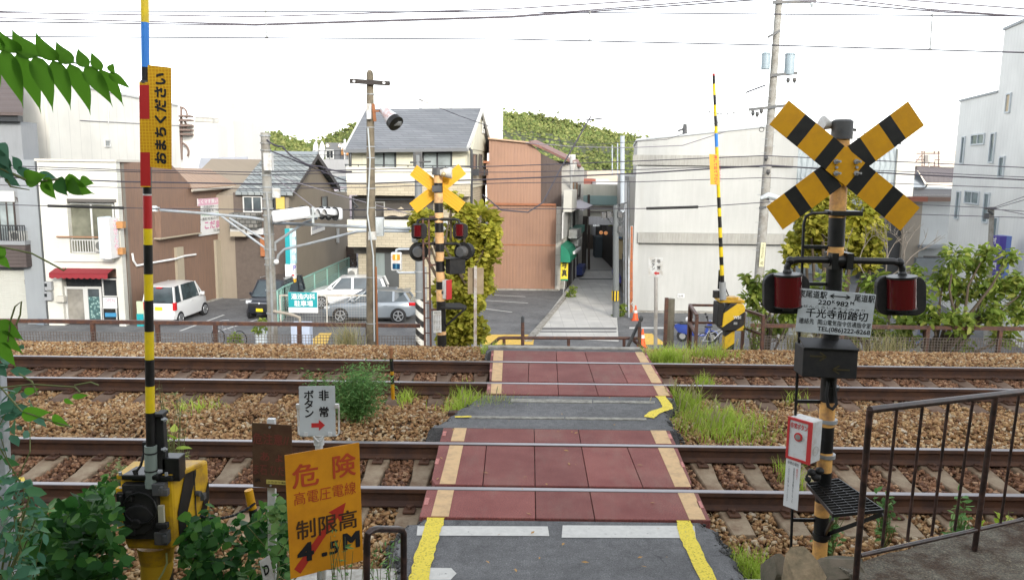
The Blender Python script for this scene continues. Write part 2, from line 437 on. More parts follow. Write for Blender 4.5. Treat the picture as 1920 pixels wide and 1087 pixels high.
# sleepers: positions along each track
SLP = {}; SPC = (.46,.52)
for k,(ya,yb,x0,ph) in enumerate(((TR[0],TR[1],0,.07),(TR[2],TR[3],0,.1))):
	SLP[k] = [ph + SPC[k] * i for i in range(-22,23)]
def sleeper_mask(x,y):
	mk = np.zeros(x.shape,bool)
	for k in (0,1):
		ya,yb = TR[2 * k] - .48,TR[2 * k + 1] + .48
		iny = (y > ya) & (y < yb)
		d = np.abs(((x - SLP[k][0] + SPC[k] / 2) % SPC[k]) - SPC[k] / 2)
		mk |= iny & (d < .118)
	return mk
# ---------------------------------------------------------------- ballast stones: nobody could count them
def stones(name,n,ymin,ymax,size,lift,mats,label,keep=None,prof=hb,lab_kind='stuff',xlim=None):
	y = RNG.uniform(ymin,ymax,n * 3); half = .68 * y + 2.3
	x = RNG.uniform(-1,1,n * 3) * (.68 * ymax + 2.3)
	if xlim: x = RNG.uniform(xlim[0],xlim[1],n * 3)
	ok = np.abs(x) < half
	if keep is not None: ok &= keep(x,y)
	x,y = x[ok][:n],y[ok][:n]; n = len(x)
	V = np.array([(-1,-1,-1),(1,-1,-1),(1,1,-1),(-1,1,-1),(-1,-1,1),(1,-1,1),(1,1,1),(-1,1,1)],float) * .72
	T = np.array([(0,2,1),(0,3,2),(4,5,6),(4,6,7),(0,1,5),(0,5,4),(1,2,6),(1,6,5),(2,3,7),(2,7,6),(3,0,4),(3,4,7)])
	tv = [V * RNG.uniform(.35,1.25,(8,3)) + RNG.normal(0,.12,(8,3)) for _ in range(40)]
	sel = RNG.integers(0,40,n)
	P = np.stack(tv)[sel]
	sc = size * RNG.uniform(.5,1.25,(n,1,1)) * np.concatenate([np.ones((n,1,1)),RNG.uniform(.55,.95,(n,1,1)),RNG.uniform(.4,.8,(n,1,1))],2)
	P = P * sc
	a,be = RNG.uniform(0,6.28,n),RNG.normal(0,.7,n)
	ca,sa,cb,sb = np.cos(a),np.sin(a),np.cos(be),np.sin(be)
	x1 = P[...,0] * cb[:,None] + P[...,2] * sb[:,None]; z1 = -P[...,0] * sb[:,None] + P[...,2] * cb[:,None]
	P = np.stack([x1 * ca[:,None] - P[...,1] * sa[:,None],x1 * sa[:,None] + P[...,1] * ca[:,None],z1],-1)
	z = prof(x,y) + RNG.uniform(-.02,lift,n)
	P += np.stack([x,y,z],-1)[:,None]
	f = (T[None] + (np.arange(n) * 8)[:,None,None]).reshape(-1,3)
	o = mesh_np(name,P.reshape(-1,3),f,mats)
	o['label'] = label; o['kind'] = lab_kind
	return o
m,n_,bb = nodes_of('ballast_stone')
g_ = n_.nodes.new('ShaderNodeNewGeometry')
c_ = ramp(n_,g_.outputs['Random Per Island'],[(0,(.16,.078,.034)),(.22,(.29,.15,.06)),(.5,(.41,.235,.1)),(.74,(.5,.315,.145)),(.9,(.53,.39,.22)),(1,(.6,.51,.38))])
c_ = mix(n_,1.0,c_,ramp(n_,noise(n_,60,4),[(.3,(.75,) * 3),(.7,(1.2,) * 3)]),'MULTIPLY')
c_ = mix(n_,1.0,c_,ramp(n_,noise(n_,.9,3),[(.35,(.8,.78,.76)),(.65,(1.08,) * 3)]),'MULTIPLY')
setc(n_,bb,c_); bb.inputs['Roughness'].default_value = .85
bump(n_,bb,noise(n_,90,3),.4,.006)
M_stone = m
# stones lying between the rails carry brake dust and rust
m,n_,bb = nodes_of('ballast_stone_rusty')
g_ = n_.nodes.new('ShaderNodeNewGeometry')
c_ = ramp(n_,g_.outputs['Random Per Island'],[(0,(.09,.038,.019)),(.4,(.19,.088,.042)),(.75,(.29,.145,.072)),(1,(.4,.245,.14))])
c_ = mix(n_,1.0,c_,ramp(n_,noise(n_,60,4),[(.3,(.75,) * 3),(.7,(1.2,) * 3)]),'MULTIPLY')
setc(n_,bb,c_); bb.inputs['Roughness'].default_value = .85
M_stone_r = m
def cross_keep(pad):
	yy = np.linspace(4,13.5,96); L = np.array([in_cross(0,t)[0] for t in yy]) - pad; R = np.array([in_cross(0,t)[1] for t in yy]) + pad
	def keep(x,y): return ~((x > np.interp(y,yy,L)) & (x < np.interp(y,yy,R))) | (y > 11.85) | (y < 5.97) | ((y > 8.19) & (y < 9.44))
	return keep
ck = cross_keep(.0)
g2 = lambda px,py,z=-.01: G(px,py,z)
o1 = [(*g2(762,1100)[:2],1),(*g2(738,1040)[:2],1),(*g2(748,990)[:2],1),(*g2(800,970)[:2],0),(*g2(1318,974)[:2],1),(*g2(1350,1000)[:2],1),(*g2(1400,1100)[:2],0),(1.55,2.5,0),(-.9,2.5,0)]
o1 = [(x,min(y,5.97),s_) for x,y,s_ in o1]
o2 = [(g2(806,808).x,8.19,1),(g2(838,782).x,8.45,1),(g2(852,772).x,8.7,1),(g2(905,742).x,9.44,0),(g2(1262,742).x,9.44,1),(g2(1246,770).x,8.85,1),(g2(1268,806).x,8.19,0)]
o3 = [(g2(915,657).x,11.82,1),(-.36,12.1,0),(2.02,12.1,1),(g2(1212,659).x,11.82,0)]
def pip(poly,x,y):
	ins = np.zeros(x.shape,bool); n = len(poly)
	for i in range(n):
		x0,y0 = poly[i][:2]; x1,y1 = poly[(i + 1) % n][:2]
		c = ((y0 > y) != (y1 > y)) & (x < (x1 - x0) * (y - y0) / (y1 - y0 + 1e-12) + x0); ins ^= c
	return ins
apron = lambda x,y: ~pip(o1,x,y) & ~pip(o2,x,y) & ~pip(o3,x,y)
m,n_,bb = nodes_of('asphalt_crumb'); setc(n_,bb,(.075,.073,.07)); bb.inputs['Roughness'].default_value = .9; M_crumb = m
def near_edge(x,y):
	k = .09; a = lambda X,Y: pip(o1,X,Y) | pip(o2,X,Y); i = a(x,y); return (i != a(x + k,y)) | (i != a(x - k,y)) | (i != a(x,y + k)) & (y < 5.7)
def zone(k): return lambda x,y: (y > TR[2 * k] - .02) & (y < TR[2 * k + 1] + .02)
base_keep = lambda x,y: ck(x,y) & apron(x,y) & ~sleeper_mask(x,y)
stones('ballast',160000,4.6,14.1,.031,.028,M_stone,'loose brown and tan ballast stones along the tracks',lambda x,y: base_keep(x,y) & ~zone(0)(x,y) & ~zone(1)(x,y))
stones('track_ballast',50000,6.55,11.15,.032,.02,M_stone_r,'darker rust stained ballast stones between the rails',lambda x,y: base_keep(x,y) & (zone(0)(x,y) | zone(1)(x,y)))
stones('asphalt_crumbs',16000,4.7,9.4,.017,.012,M_crumb,'dark crumbs of broken asphalt along the path edges',lambda x,y: near_edge(x,y) & ck(x,y),prof=lambda x,y: np.where(pip(o1,x,y) | pip(o2,x,y),-.028,-.13),xlim=(-1.6,2.3))
# ---------------------------------------------------------------- rails
M_rust = plain('rail_rust',(.055,.027,.018),.8,var=.25,scale=3,grime=(.1,.043,.02),gamt=.45,gscale=5,bmp=.3,bscale=50)
M_steel = plain('polished_rail',(.25,.235,.24),.38,.95,var=.1,scale=20)
RP = [(-.061,-.153),(.061,-.153),(.061,-.142),(.02,-.128),(.0075,-.118),(.0075,-.05),(.0325,-.038),(.0325,-.006),(.026,-.001),(-.026,-.001),(-.0325,-.006),(-.0325,-.038),(-.0075,-.05),(-.0075,-.118),(-.02,-.128),(-.061,-.142)]
RL = ['front rail of the near track, closest to the viewer','rear rail of the near track, behind the larger red panels','front rail of the far track, just past the middle asphalt','rear rail of the far track, below the stony shoulder']
for y,lb in zip(TR,RL):
	b = MB(); b.prism([(-45,y + p[0],p[1]) for p in RP],(90,0,0))
	o = b.build('rail',M_rust); tag(o,'brown steel ' + lb,'rail','rails of the two tracks')
	b = MB(); b.prism([(-45,y + p,q_) for p,q_ in ((-.026,-.0008),(.026,-.0008),(.031,-.0035),(.026,.0012),(-.026,.0012),(-.031,-.0035))],(90,0,0))
	b.build('running_surface',M_steel,o)
# ---------------------------------------------------------------- sleepers with their clips
M_slp = [plain('sleeper_concrete',(.3,.235,.155),.85,var=.2,scale=4,grime=(.17,.105,.06),gamt=.45,gscale=5,bmp=.4,rand=.15),
         plain('sleeper_brown',(.2,.135,.09),.85,var=.25,scale=4,grime=(.11,.06,.035),gamt=.5,gscale=5,bmp=.4,rand=.15)]
M_spray = plain('yellow_spray',(.8,.58,.03),.6,grime=(.45,.35,.1),gamt=.3,gscale=40)
ORD = ['first','second','third','fourth','fifth','sixth','seventh','eighth','ninth','tenth','eleventh','twelfth','thirteenth','fourteenth','fifteenth','sixteenth']
def make_sleeper(k):
	ya,yb = TR[2 * k],TR[2 * k + 1]
	t = thing('sleeper','-','railway sleeper',(0,(ya + yb) / 2,-.3),'sleepers of the near track' if k == 0 else 'sleepers of the far track')
	b = MB(); prof = []
	rings = []
	for yy,zt,hw in ((ya - .46,-.175,.085),(ya - .2,-.165,.095),(ya,-.16,.1),(ya + .2,-.168,.09),(ya + .42,-.185,.075),(yb - .42,-.185,.075),(yb - .2,-.168,.09),(yb,-.16,.1),(yb + .2,-.165,.095),(yb + .46,-.175,.085)):
		hw *= 1.12; rings.append([(-hw - .02,yy,-.32),(hw + .02,yy,-.32),(hw,yy,zt - .01),(hw - .012,yy,zt),(-hw + .012,yy,zt),(-hw,yy,zt - .01)])
	b.loft(rings)
	b.build('sleeper_body',M_slp[k if k == 0 else 1],t,bevel=.006)
	for yr in (ya,yb):
		for sgn in (-1,1):
			b = MB(); y0 = yr + sgn * .075
			b.box(-.05,.05,min(y0,y0 + sgn * .11),max(y0,y0 + sgn * .11),-.16,-.142)
			b.box(-.035,.035,y0 - .018,y0 + .018,-.142,-.125)
			b.cyl((0,y0 + sgn * .045,-.142),(0,y0 + sgn * .045,-.115),.02,n=6)
			b.build('rail_clip',M_rust,t,bevel=.003)
	return t
for k in (0,1):
	proto = make_sleeper(k); first = True
	yc = TR[2 * k]; lo,hi = (nl(7),nr(7)) if k == 0 else (fl(10.5),fr_(10.5))
	L = sorted([x for x in SLP[k] if x < lo + .02],reverse=True); R = sorted([x for x in SLP[k] if x > hi - .02])
	tr = 'near' if k == 0 else 'far'
	for side,arr in (('left',L),('right',R)):
		for i,x in enumerate(arr):
			if abs(x) > (TR[2 * k + 1]) * .655 + .7 or i > 15: continue  # beyond the frame
			o = proto if first else copy_tree(proto); first = False
			o.location.x = x
			o['label'] = f"{'grey-brown' if k == 0 else 'rust brown'} concrete sleeper of the {tr} track, {ORD[i]} one {side} of the red crossing"
			if (k,side,i) in ((0,'right',0),(0,'right',1),(0,'left',1),(0,'left',5),(0,'left',8),(1,'left',4),(1,'left',5),(1,'left',7),(1,'right',0)):
				b = MB(); yy = TR[2 * k] + (.27 if i != 8 else .38); z = -.164
				tri = [(x - .06,yy,z),(x + .075,yy + .02,z),(x - .005,yy + .13,z)]
				for a,c in ((0,1),(1,2),(2,0)):
					A,B = Vector(tri[a]),Vector(tri[c]); b.bar(A,B,.03,.012)
				b.build('painted_mark',M_spray,o)
# ---------------------------------------------------------------- crossing panels
m,n_,bb = nodes_of('red_rubber')
c_ = mix(n_,ramp(n_,noise(n_,1.6,6),[(.35,(0,0,0)),(.7,(1,1,1))]),(.17,.042,.036),(.25,.085,.07))
c_ = mix(n_,1.0,c_,ramp(n_,noise(n_,130,3),[(.32,(.5,) * 3),(.52,(1,) * 3),(.72,(2.0,1.8,1.7))]),'MULTIPLY')
c_ = mix(n_,ramp(n_,noise(n_,1.0,7,scaled(n_,(2.2,.7,1)),.7),[(.5,(0,0,0)),(.8,(.55,) * 3)]),c_,(.24,.17,.13))
oi = n_.nodes.new('ShaderNodeObjectInfo'); c_ = mix(n_,1.0,c_,ramp(n_,oi.outputs['Random'],[(0,(.85,) * 3),(1,(1.12,) * 3)]),'MULTIPLY')
setc(n_,bb,c_); bb.inputs['Roughness'].default_value = .8; bump(n_,bb,noise(n_,150,2),.5,.004)
M_red = m
M_band = plain('panel_stripe',(.6,.4,.2),.75,var=.08,scale=30,grime=(.42,.28,.15),gamt=.33,gscale=9,bmp=.2,bscale=200)
M_refl = plain('panel_reflector',(.55,.16,.13),.5,grime=(.3,.1,.08),gscale=20)
def lin(p,q_): return lambda y: on_line(p,q_,y)
seams_n = [lin((904.6,916),(915,803)),lin((1003.5,916),(1001.5,803)),lin((1105,916),(1084,803)),lin((1207,916),(1162,803))]
seams_f = [lin((990,719),(992.5,665)),lin((1046,719),(1043,665)),lin((1115,719),(1098,665)),lin((1178,719),(1152,665))]
rows = [(5.99,6.525,0,'front strip of the near track'),(6.645,7.635,0,'strip between the near track rails'),(7.745,8.17,0,'back strip of the near track'),
		(9.47,9.93,1,'front strip of the far track'),(10.05,11.035,1,'strip between the far track rails'),(11.147,11.8,1,'back strip of the far track')]
band = {0: (lambda y: on_line((809,964),(856.7,783),y),lambda y: on_line((842,964),(879,783),y),lambda y: on_line((1290,968),(1209,783),y),lambda y: on_line((1321,969),(1238,784),y)),
		1: (lambda y: on_line((920,738),(926,657),y),lambda y: on_line((940,738),(943.5,657),y),lambda y: on_line((1235,742),(1189,657),y),lambda y: on_line((1256,742),(1203.5,657),y))}
PO3 = ['left end','middle','right end']
PO = ['left end','second from left','middle','second from right','right end']
for (ya,yb,k,nm) in rows:
	sm = seams_n if k == 0 else seams_f
	if yb - ya < .8: sm = sm[1:3]
	e = [(nl if k == 0 else fl)] + sm + [(nr if k == 0 else fr_)]
	last = len(e) - 2
	for i in range(last + 1):
		xa0,xb0,xa1,xb1 = e[i](ya) + .003,e[i + 1](ya) - .003,e[i](yb) + .003,e[i + 1](yb) - .003
		c4 = [[xa0,ya],[xb0,ya],[xb1,yb],[xa1,yb]]
		top = [Vector((p[0],p[1],.002 if True else 0)) for p in c4]
		# the outer corner of the end panels is cut off
		pts = [Vector((p[0],p[1],-.09)) for p in c4]
		b = MB()
		if i in (0,last) and yb - ya > .8:
			if i == 0: pts = [pts[0] + Vector((.06,0,0)),pts[1],pts[2],pts[3],pts[0] + Vector((.02,.12,0))]
			else: pts = [pts[0],pts[1] + Vector((-.06,0,0)),pts[1] + Vector((-.01,.12,0)),pts[2],pts[3]]
		b.prism(pts,(0,0,.09))
		o = b.build('crossing_mat',M_red,bevel=.007)
		tag(o,f'dark red rubber crossing mat, {(PO if last == 4 else PO3)[i]} of the {nm}','crossing mat','red rubber mats of the crossing')
		if i in (0,last):
			l,r = (band[k][0],band[k][1]) if i == 0 else (band[k][2],band[k][3])
			b = MB(); b.prism([(l(ya + .008),ya + .008,.0005),(r(ya + .008),ya + .008,.0005),(r(yb - .008),yb - .008,.0005),(l(yb - .008),yb - .008,.0005)],(0,0,.003))
			b.build('edge_stripe',M_band,o)
			ym = ya + (yb - ya) * .55; x0 = (xa0 + .012) if i == 0 else None
			xx = (xa0 + xa1) / 2 if i == 0 else (xb0 + xb1) / 2
			b = MB(); sg = 1 if i == 0 else -1; dx = ((xa1 - xa0) if i == 0 else (xb1 - xb0)) / (yb - ya) * .07
			b.prism([(xx + sg * .01 - dx,ym - .07,.0005),(xx + sg * .045 - dx,ym - .07,.0005),(xx + sg * .045 + dx,ym + .07,.0005),(xx + sg * .01 + dx,ym + .07,.0005)][::sg],(0,0,.003))
			b.build('reflector',M_refl,o)
# ---------------------------------------------------------------- asphalt of the crossing path
def slab(name,outline,z0,z1,mt,label,wob=.035,sub=12):
	pts = []
	for i,p in enumerate(outline):
		q_ = outline[(i + 1) % len(outline)]; st = p[2] if len(p) > 2 else 1
		for j in range(sub if st else 1):
			t = j / sub; a = p[0] + (q_[0] - p[0]) * t; c = p[1] + (q_[1] - p[1]) * t
			wj = wob if st and j else 0
			pts.append((a + random.uniform(-wj,wj),c + random.uniform(-wj,wj)))
	b = MB(); n = len(pts)
	cx = sum(p[0] for p in pts) / n; cy = sum(p[1] for p in pts) / n
	ring0 = [(cx + (p[0] - cx) * 1.06,cy + (p[1] - cy) * 1.06 if abs(p[1] - cy) < 3 else p[1],z0) for p in pts]
	ring1 = [(p[0],p[1],z1 - .03) for p in pts]; ring2 = [(cx + (p[0] - cx) * .97,cy + (p[1] - cy) * .99,z1) for p in pts]
	b.loft([ring0,ring1,ring2])
	return struct(b.build(name,mt,smooth=False),label)
slab('crossing_path',o1,-.3,-.012,A_path,'dark worn asphalt path leading onto the crossing')
slab('middle_path',o2,-.3,-.008,A_path,'grey asphalt strip between the two tracks')
slab('far_path',o3,-.6,-.02,asphalt('far_asphalt',(.11,.11,.112)),'grey asphalt landing past the far track')
b = MB(); b.box(-.36,2.0,12.02,12.14,-.5,.005)
struct(b.build('landing_edge',concrete,bevel=.01),'pale concrete edge of the landing')
b = MB()
for i in range(22): b.box(-.3,2.0,12.14 + i * .3,12.44 + i * .3 if i < 10 else 12.46 + i * .3,S - .02,-.19 - i * .19)
struct(b.build('stairs',concrete),'concrete steps going down from the far landing to the street')
# joints of pale mortar in the middle strip
for (xa,xb,ya_,yb_) in ((958,1110,753,747),(1112,1228,754,750),(880,1058,783,779),(1060,1212,785,781)):
	b = MB(); z = .0
	p = [G(xa,ya_,z),G(xb,ya_ + (xb - xa) * .0122,z),G(xb,yb_ + (xb - xa) * .0122,z),G(xa,yb_,z)]
	b.prism([(v.x,v.y,-.05) for v in p],(0,0,.052))
	struct(b.build('joint_strip',plain('joint_mortar',(.33,.32,.27),.85,var=.2,scale=9,grime=(.16,.15,.13),gscale=14),bevel=.004),'pale worn concrete joint across the middle asphalt')
# painted lines on the near asphalt
m_wp = plain('worn_white_paint',(.62,.61,.56),.7,var=.12,scale=9,grime=(.2,.2,.19),gamt=.36,gscale=26)
def worn(name,color,dirt,amt,sc):
	m,n,bb = nodes_of(name)
	f = ramp(n,noise(n,sc,8,rough=.8),[(amt,(0,0,0)),(amt + .1,(1,1,1))])
	setc(n,bb,color); bb.inputs['Roughness'].default_value = .7
	tr = n.nodes.new('ShaderNodeBsdfTransparent'); ms = n.nodes.new('ShaderNodeMixShader')
	n.links.new(f,ms.inputs[0]); n.links.new(tr.outputs[0],ms.inputs[1]); n.links.new(bb.outputs[0],ms.inputs[2]); n.links.new(ms.outputs[0],n.nodes['Material Output'].inputs[0])
	setc(n,bb,mix(n,noise(n,20,5),color,dirt)); return m
m_wp = worn('worn_white',(.66,.65,.6),(.42,.41,.38),.3,22)
m_yp = worn('sprayed_yellow',(.82,.66,.04),(.6,.47,.05),.36,60)
for (xa,xb,ya_,yb_,lb) in ((783,1030,1003,985,'left white stop line on the near asphalt'),(1055,1305,1007,984,'right white stop line on the near asphalt')):
	b = MB(); z = -.008
	b.quad(G(xa - 2,ya_,z),G(xb,ya_ + 1,z),G(xb - 3,yb_ + 1,z),G(xa,yb_,z))
	struct(b.build('stop_line',m_wp),lb)
b = MB(); z = -.008
b.add([G(*p,z) for p in ((768,1087),(845,1086),(856,1074),(846,1064),(775,1063))],[(0,1,2,3,4)])
struct(b.build('painted_patch',m_wp),'blunt white paint mark at the lower left of the path')
def ribbon(name,pts,wd,z,mt,label,jit=.015):
	b = MB(); P = [G(*p,z) for p in pts]; Q = []
	for i in range(len(P) - 1):
		for j in range(6): Q.append(P[i].lerp(P[i + 1],j / 6))
	Q.append(P[-1]); vs = []
	for i,p in enumerate(Q):
		d = (Q[min(i + 1,len(Q) - 1)] - Q[max(0,i - 1)]).normalized(); nn = Vector((-d.y,d.x,0)) * wd * .5
		k1,k2 = 1 + random.uniform(-jit,jit) * 8,1 + random.uniform(-jit,jit) * 8
		vs += [p + nn * k1,p - nn * k2]
	b.add(vs,[(2 * i,2 * i + 1,2 * i + 3,2 * i + 2) for i in range(len(Q) - 1)])
	return struct(b.build(name,mt),label)
ribbon('yellow_line',[(820,965),(808,1000),(795,1045),(782,1100)],.135,-.004,m_yp,'sprayed yellow line along the left path edge')
ribbon('yellow_line',[(1280,971),(1292,1010),(1310,1050),(1335,1100)],.12,-.004,m_yp,'sprayed yellow line along the right path edge')
ribbon('yellow_line',[(1217,782),(1226,773),(1252,764),(1250,758),(1243,748),(1238,742)],.12,.002,m_yp,'sprayed yellow line round the right of the middle asphalt')
ribbon('yellow_line',[(853,781),(884,780)],.05,.006,m_yp,'short sprayed yellow line left of the middle asphalt')
for pts,lb in ((((540,1068),(768,1063),(775,1110),(540,1110)),'pale concrete kerb stones at the lower left behind the danger board'),(((1395,1084),(1442,1084),(1450,1110),(1395,1110)),'pale kerb stone end at the bottom right of the path')):
	b = MB(); P_ = [G(*p,-.05) for p in pts]; b.prism(P_,(0,0,-.2)); struct(b.build('kerb',plain('kerb_pale',(.5,.48,.43),.85,var=.12,scale=14,grime=(.3,.28,.24),gscale=12),bevel=.01),lb)
b = MB(); lr = random.Random(12)
for i in range(34):
	y = lr.uniform(5.1,9.4); x = lr.uniform(-.7,1.3); a = lr.uniform(0,6.28); L = lr.uniform(.012,.03); u = Vector((math.cos(a),math.sin(a),0)) * L; v = Vector((-math.sin(a),math.cos(a),0)) * L * .4; c = Vector((x,y,.008))
	b.add([c - u,c + v + Vector((0,0,.004)),c + u,c - v],[(0,1,2,3)])
o = b.build('fallen_leaves',plain('dry_leaf',(.38,.22,.07),.8,var=.4,scale=3),fix=False); o['kind'] = 'stuff'; o['label'] = 'small dry leaves scattered on the crossing'
# ---------------------------------------------------------------- unseen hill behind the viewer, shaped to shade the tracks, and the concrete ramp at the right
b = MB()
hr = random.Random(4); rg = []
for i in range(41):
	x = -80 + 4 * i; k = hr.uniform(-.4,.4)
	rg.append([(x,-4,-1),(x,-5 + k,2.5),(x,-7 + k,8.6 + k),(x,-30,14),(x,-80,20)])
b.loft(rg,cap=False,close=False)
struct(b.build('shade_hillside',plain('hillside_green',(.05,.07,.03),.9,var=.4,scale=.5)),'unseen hill slope behind the viewer, shaped to shade the tracks')
# ================================================================ NEAR OBJECTS
class Plate:
	"""flat board from three pixel corners (top left, top right, bottom left) that stand at depths ya (left) and yb (right)"""
	def __init__(s,tl,tr,bl,ya,yb=None,br=None):
		yb = ya if yb is None else yb
		s.TL,s.TR,s.BL = at(*tl,ya),at(*tr,yb),at(*bl,ya)
		s.O = s.BL; s.R = s.TR - s.TL; s.U = s.TL - s.BL
		s.w,s.h = s.R.length,s.U.length
		s.r,s.u = s.R.normalized(),s.U.normalized(); s.n = s.r.cross(s.u).normalized()   # towards the viewer
	def p(s,u,v,d=0): return s.O + s.R * u + s.U * v + s.n * d
	def board(s,name,mats,parent=None,th=.004,bevel=.001,mi=None,rect=(0,0,1,1),d=0,corner=0):
		u0,v0,u1,v1 = rect; b = MB()
		if corner:
			cu,cv = corner / s.w,corner / s.h; pts = []
			for (cx,cy,a0) in ((u1 - cu,v1 - cv,0),(u0 + cu,v1 - cv,90),(u0 + cu,v0 + cv,180),(u1 - cu,v0 + cv,270)):
				for k in range(5):
					a = rad(a0 + k * 22.5); pts.append(s.p(cx + cu * math.cos(a),cy + cv * math.sin(a),d))
		else: pts = [s.p(u0,v0,d),s.p(u1,v0,d),s.p(u1,v1,d),s.p(u0,v1,d)]
		b.prism(pts,-s.n * th); return b.build(name,mats,parent,bevel=bevel)
	def rect(s,name,mt,parent,u0,v0,u1,v1,d=.0015):
		b = MB(); b.prism([s.p(u0,v0,d),s.p(u1,v0,d),s.p(u1,v1,d),s.p(u0,v1,d)],-s.n * .001); return b.build(name,mt,parent)
	def poly(s,name,mt,parent,uv,d=.0015):
		b = MB(); b.prism([s.p(*q,d) for q in uv],-s.n * .001); return b.build(name,mt,parent)
	def text(s,body,parent,mt,u0,v0,u1,v1,bold=0,name='lettering',lines=1.0,d=.002,align='CENTER'):
		return text(body,parent,mt,s.p(u0,v0),s.r,s.u,s.w * (u1 - u0),s.h * (v1 - v0),name,bold,lines=lines,proud=d,align=align)
P_or = plain('signal_orange',(.58,.285,.006),.5,var=.08,scale=8,grime=(.48,.23,.01),gamt=.3,gscale=9,spec=.3)
P_or2 = plain('pole_orange',(.8,.43,.12),.5,var=.1,scale=6,grime=(.4,.2,.09),gamt=.36,gscale=10)
P_bk = plain('black_paint',(.005,.005,.0055),.42,var=.3,scale=9,grime=(.015,.014,.013),gamt=.4,gscale=9)
P_bk2 = plain('black_rubber',(.007,.007,.0075),.65,var=.3,scale=9,grime=(.02,.018,.016),gamt=.4,gscale=12)
P_gm = plain('dark_gunmetal',(.06,.065,.07),.5,var=.2,grime=(.1,.09,.08),gamt=.35)
P_ye = plain('arm_yellow',(.72,.53,.008),.4,var=.06,scale=6,grime=(.55,.4,.03),gamt=.3,gscale=14)
P_bl = plain('arm_blue',(.03,.2,.62),.4)
P_rd = plain('arm_red',(.42,.018,.018),.4,var=.1)
P_my = plain('machine_yellow',(.6,.35,.007),.5,var=.12,scale=5,grime=(.3,.16,.03),gamt=.38,gscale=7)
P_wh = plain('white_paint',(.62,.63,.62),.5,var=.06,grime=(.4,.36,.3),gamt=.33,gscale=8)
P_wg = plain('white_grey_plate',(.52,.56,.57),.45,var=.05,scale=4,grime=(.4,.42,.42),gamt=.33)
P_gr = plain('zinc_grey',(.36,.38,.39),.5,.3,var=.12,grime=(.25,.23,.2),gamt=.35)
P_rb = plain('rusty_brown_paint',(.085,.045,.038),.6,var=.2,scale=8,grime=(.17,.075,.04),gamt=.38,gscale=12,bmp=.15)
P_dbr = plain('dark_brown_paint',(.02,.012,.01),.35,var=.2,scale=8,grime=(.08,.04,.03),gamt=.35,gscale=14)
T_bk = plain('letter_black',(.006,.006,.007),.6)
T_rd = plain('letter_red',(.5,.03,.03),.5)
T_wh = plain('letter_white',(.75,.75,.74),.5)
_m,_n,_b = nodes_of('red_lens'); setc(_n,_b,(.09,.002,.005)); _b.inputs['Roughness'].default_value = .15; _b.inputs['Coat Weight'].default_value = .6
_wv = N(_n,'ShaderNodeTexWave'); _wv.inputs['Scale'].default_value = 14; _wv.bands_direction = 'X'
_n.links.new(_n.nodes.new('ShaderNodeTexCoord').outputs['Object'],_wv.inputs[0]); bump(_n,_b,_wv.outputs['Fac'],.25,.004)
M_lens = _m
def banded(b,p0,p1,r0,r1,bands,y_lo,y_hi,n=16):
	"""tube from p0 (pixel row y_lo) to p1 (pixel row y_hi), bands = [(row, material index)] starting at row y_lo and going up"""
	rows = [q[0] for q in bands] + [y_hi]
	for i in range(len(bands)):
		t0,t1 = (rows[i] - y_lo) / (y_hi - y_lo),(rows[i + 1] - y_lo) / (y_hi - y_lo)
		b.tube([p0.lerp(p1,t0),p0.lerp(p1,t1)],[r0 + (r1 - r0) * t0,r0 + (r1 - r0) * t1],n,bands[i][1],cap=(i in (0,len(bands) - 1)))
# ---------------------------------------------------------------- the crossing signal at the right
YS = 5.0
sg = thing('crossing_signal','tall orange and black banded crossing signal with striped crossbuck and two red lamps','crossing signal',at(1536,1050,YS),'crossing signals')
p0,p1 = at(1536,1060,YS),at(1579,232,YS)
b = MB(); banded(b,p0,p1,.047,.051,[(1060,0),(1007,1),(958,0),(930,1),(870,0),(832,1),(782,0),(735,1),(473,0),(448,1),(396,0)],1060,232,24)
b.build('pole',[P_or2,P_bk],sg,smooth=True)
b = MB(); q0,q1 = at(1578,261,YS),at(1580,228,YS); b.cyl(q0,q1,.064,.064,24); b.cyl(q1,q1 + Vector((0,0,.012)),.064,.05,24)
b.cyl(at(1573,243,YS - .06),at(1573,243,YS - .1),.009); b.cyl(at(1597,243,YS) ,at(1605,244,YS),.009)
b.build('pole_cap',P_gm,sg,smooth=True)
b = MB(); q = at(1561,236,YS + .04); b.tube([q,at(1552,234,YS + .03),at(1541,231,YS + .02)],[.02,.03,.048],14); b.build('horn_speaker',P_wh,sg,smooth=True)
def arm(name,c,e,halfw,y,segs,mats,th=.006):
	"""striped arm centred at c that runs to e (both ends), facing the viewer"""
	d = (e - c); L = d.length; d.normalize(); nn = Vector((d.z,0,-d.x)) * halfw; b = MB(); pos = 0
	tot = sum(s_[0] for s_ in segs)
	for sgn in (1,-1):
		pos = 0
		for ln,mi in segs:
			a0,a1 = c + d * (L * pos / tot * sgn),c + d * (L * (pos + ln) / tot * sgn)
			b.prism([a0 - nn,a1 - nn,a1 + nn,a0 + nn],(0,th,0),mi); pos += ln
	return b.build(name,mats,sg)
cc = at(1585,312,YS - .075)
segs = [(80,0),(86,1),(133,0),(82,1),(128,0)]
arm('crossbuck_arm',cc,at(1461,211,YS - .075),.089,0,segs,[P_or,P_bk])
cb_ = cc + Vector((0,.008,0))
arm('crossbuck_arm',cb_,at(1718,213,YS - .067),.089,0,[(80,0),(86,1),(133,0),(82,1),(128,0)],[P_or,P_bk])
for (x,y) in ((1567,303),(1605,303),(1567,325),(1605,325),(1568,314),(1606,314)):
	b = MB(); big = y != 314; q = at(x,y,YS - .077); b.cyl(q,q + Vector((0,-.012,0)),.016 if big else .009,n=6)
	if big: b.cyl(q + Vector((0,-.012,0)),q + Vector((.012,-.045,0)),.007)
	b.build('bolt',P_gr,sg)
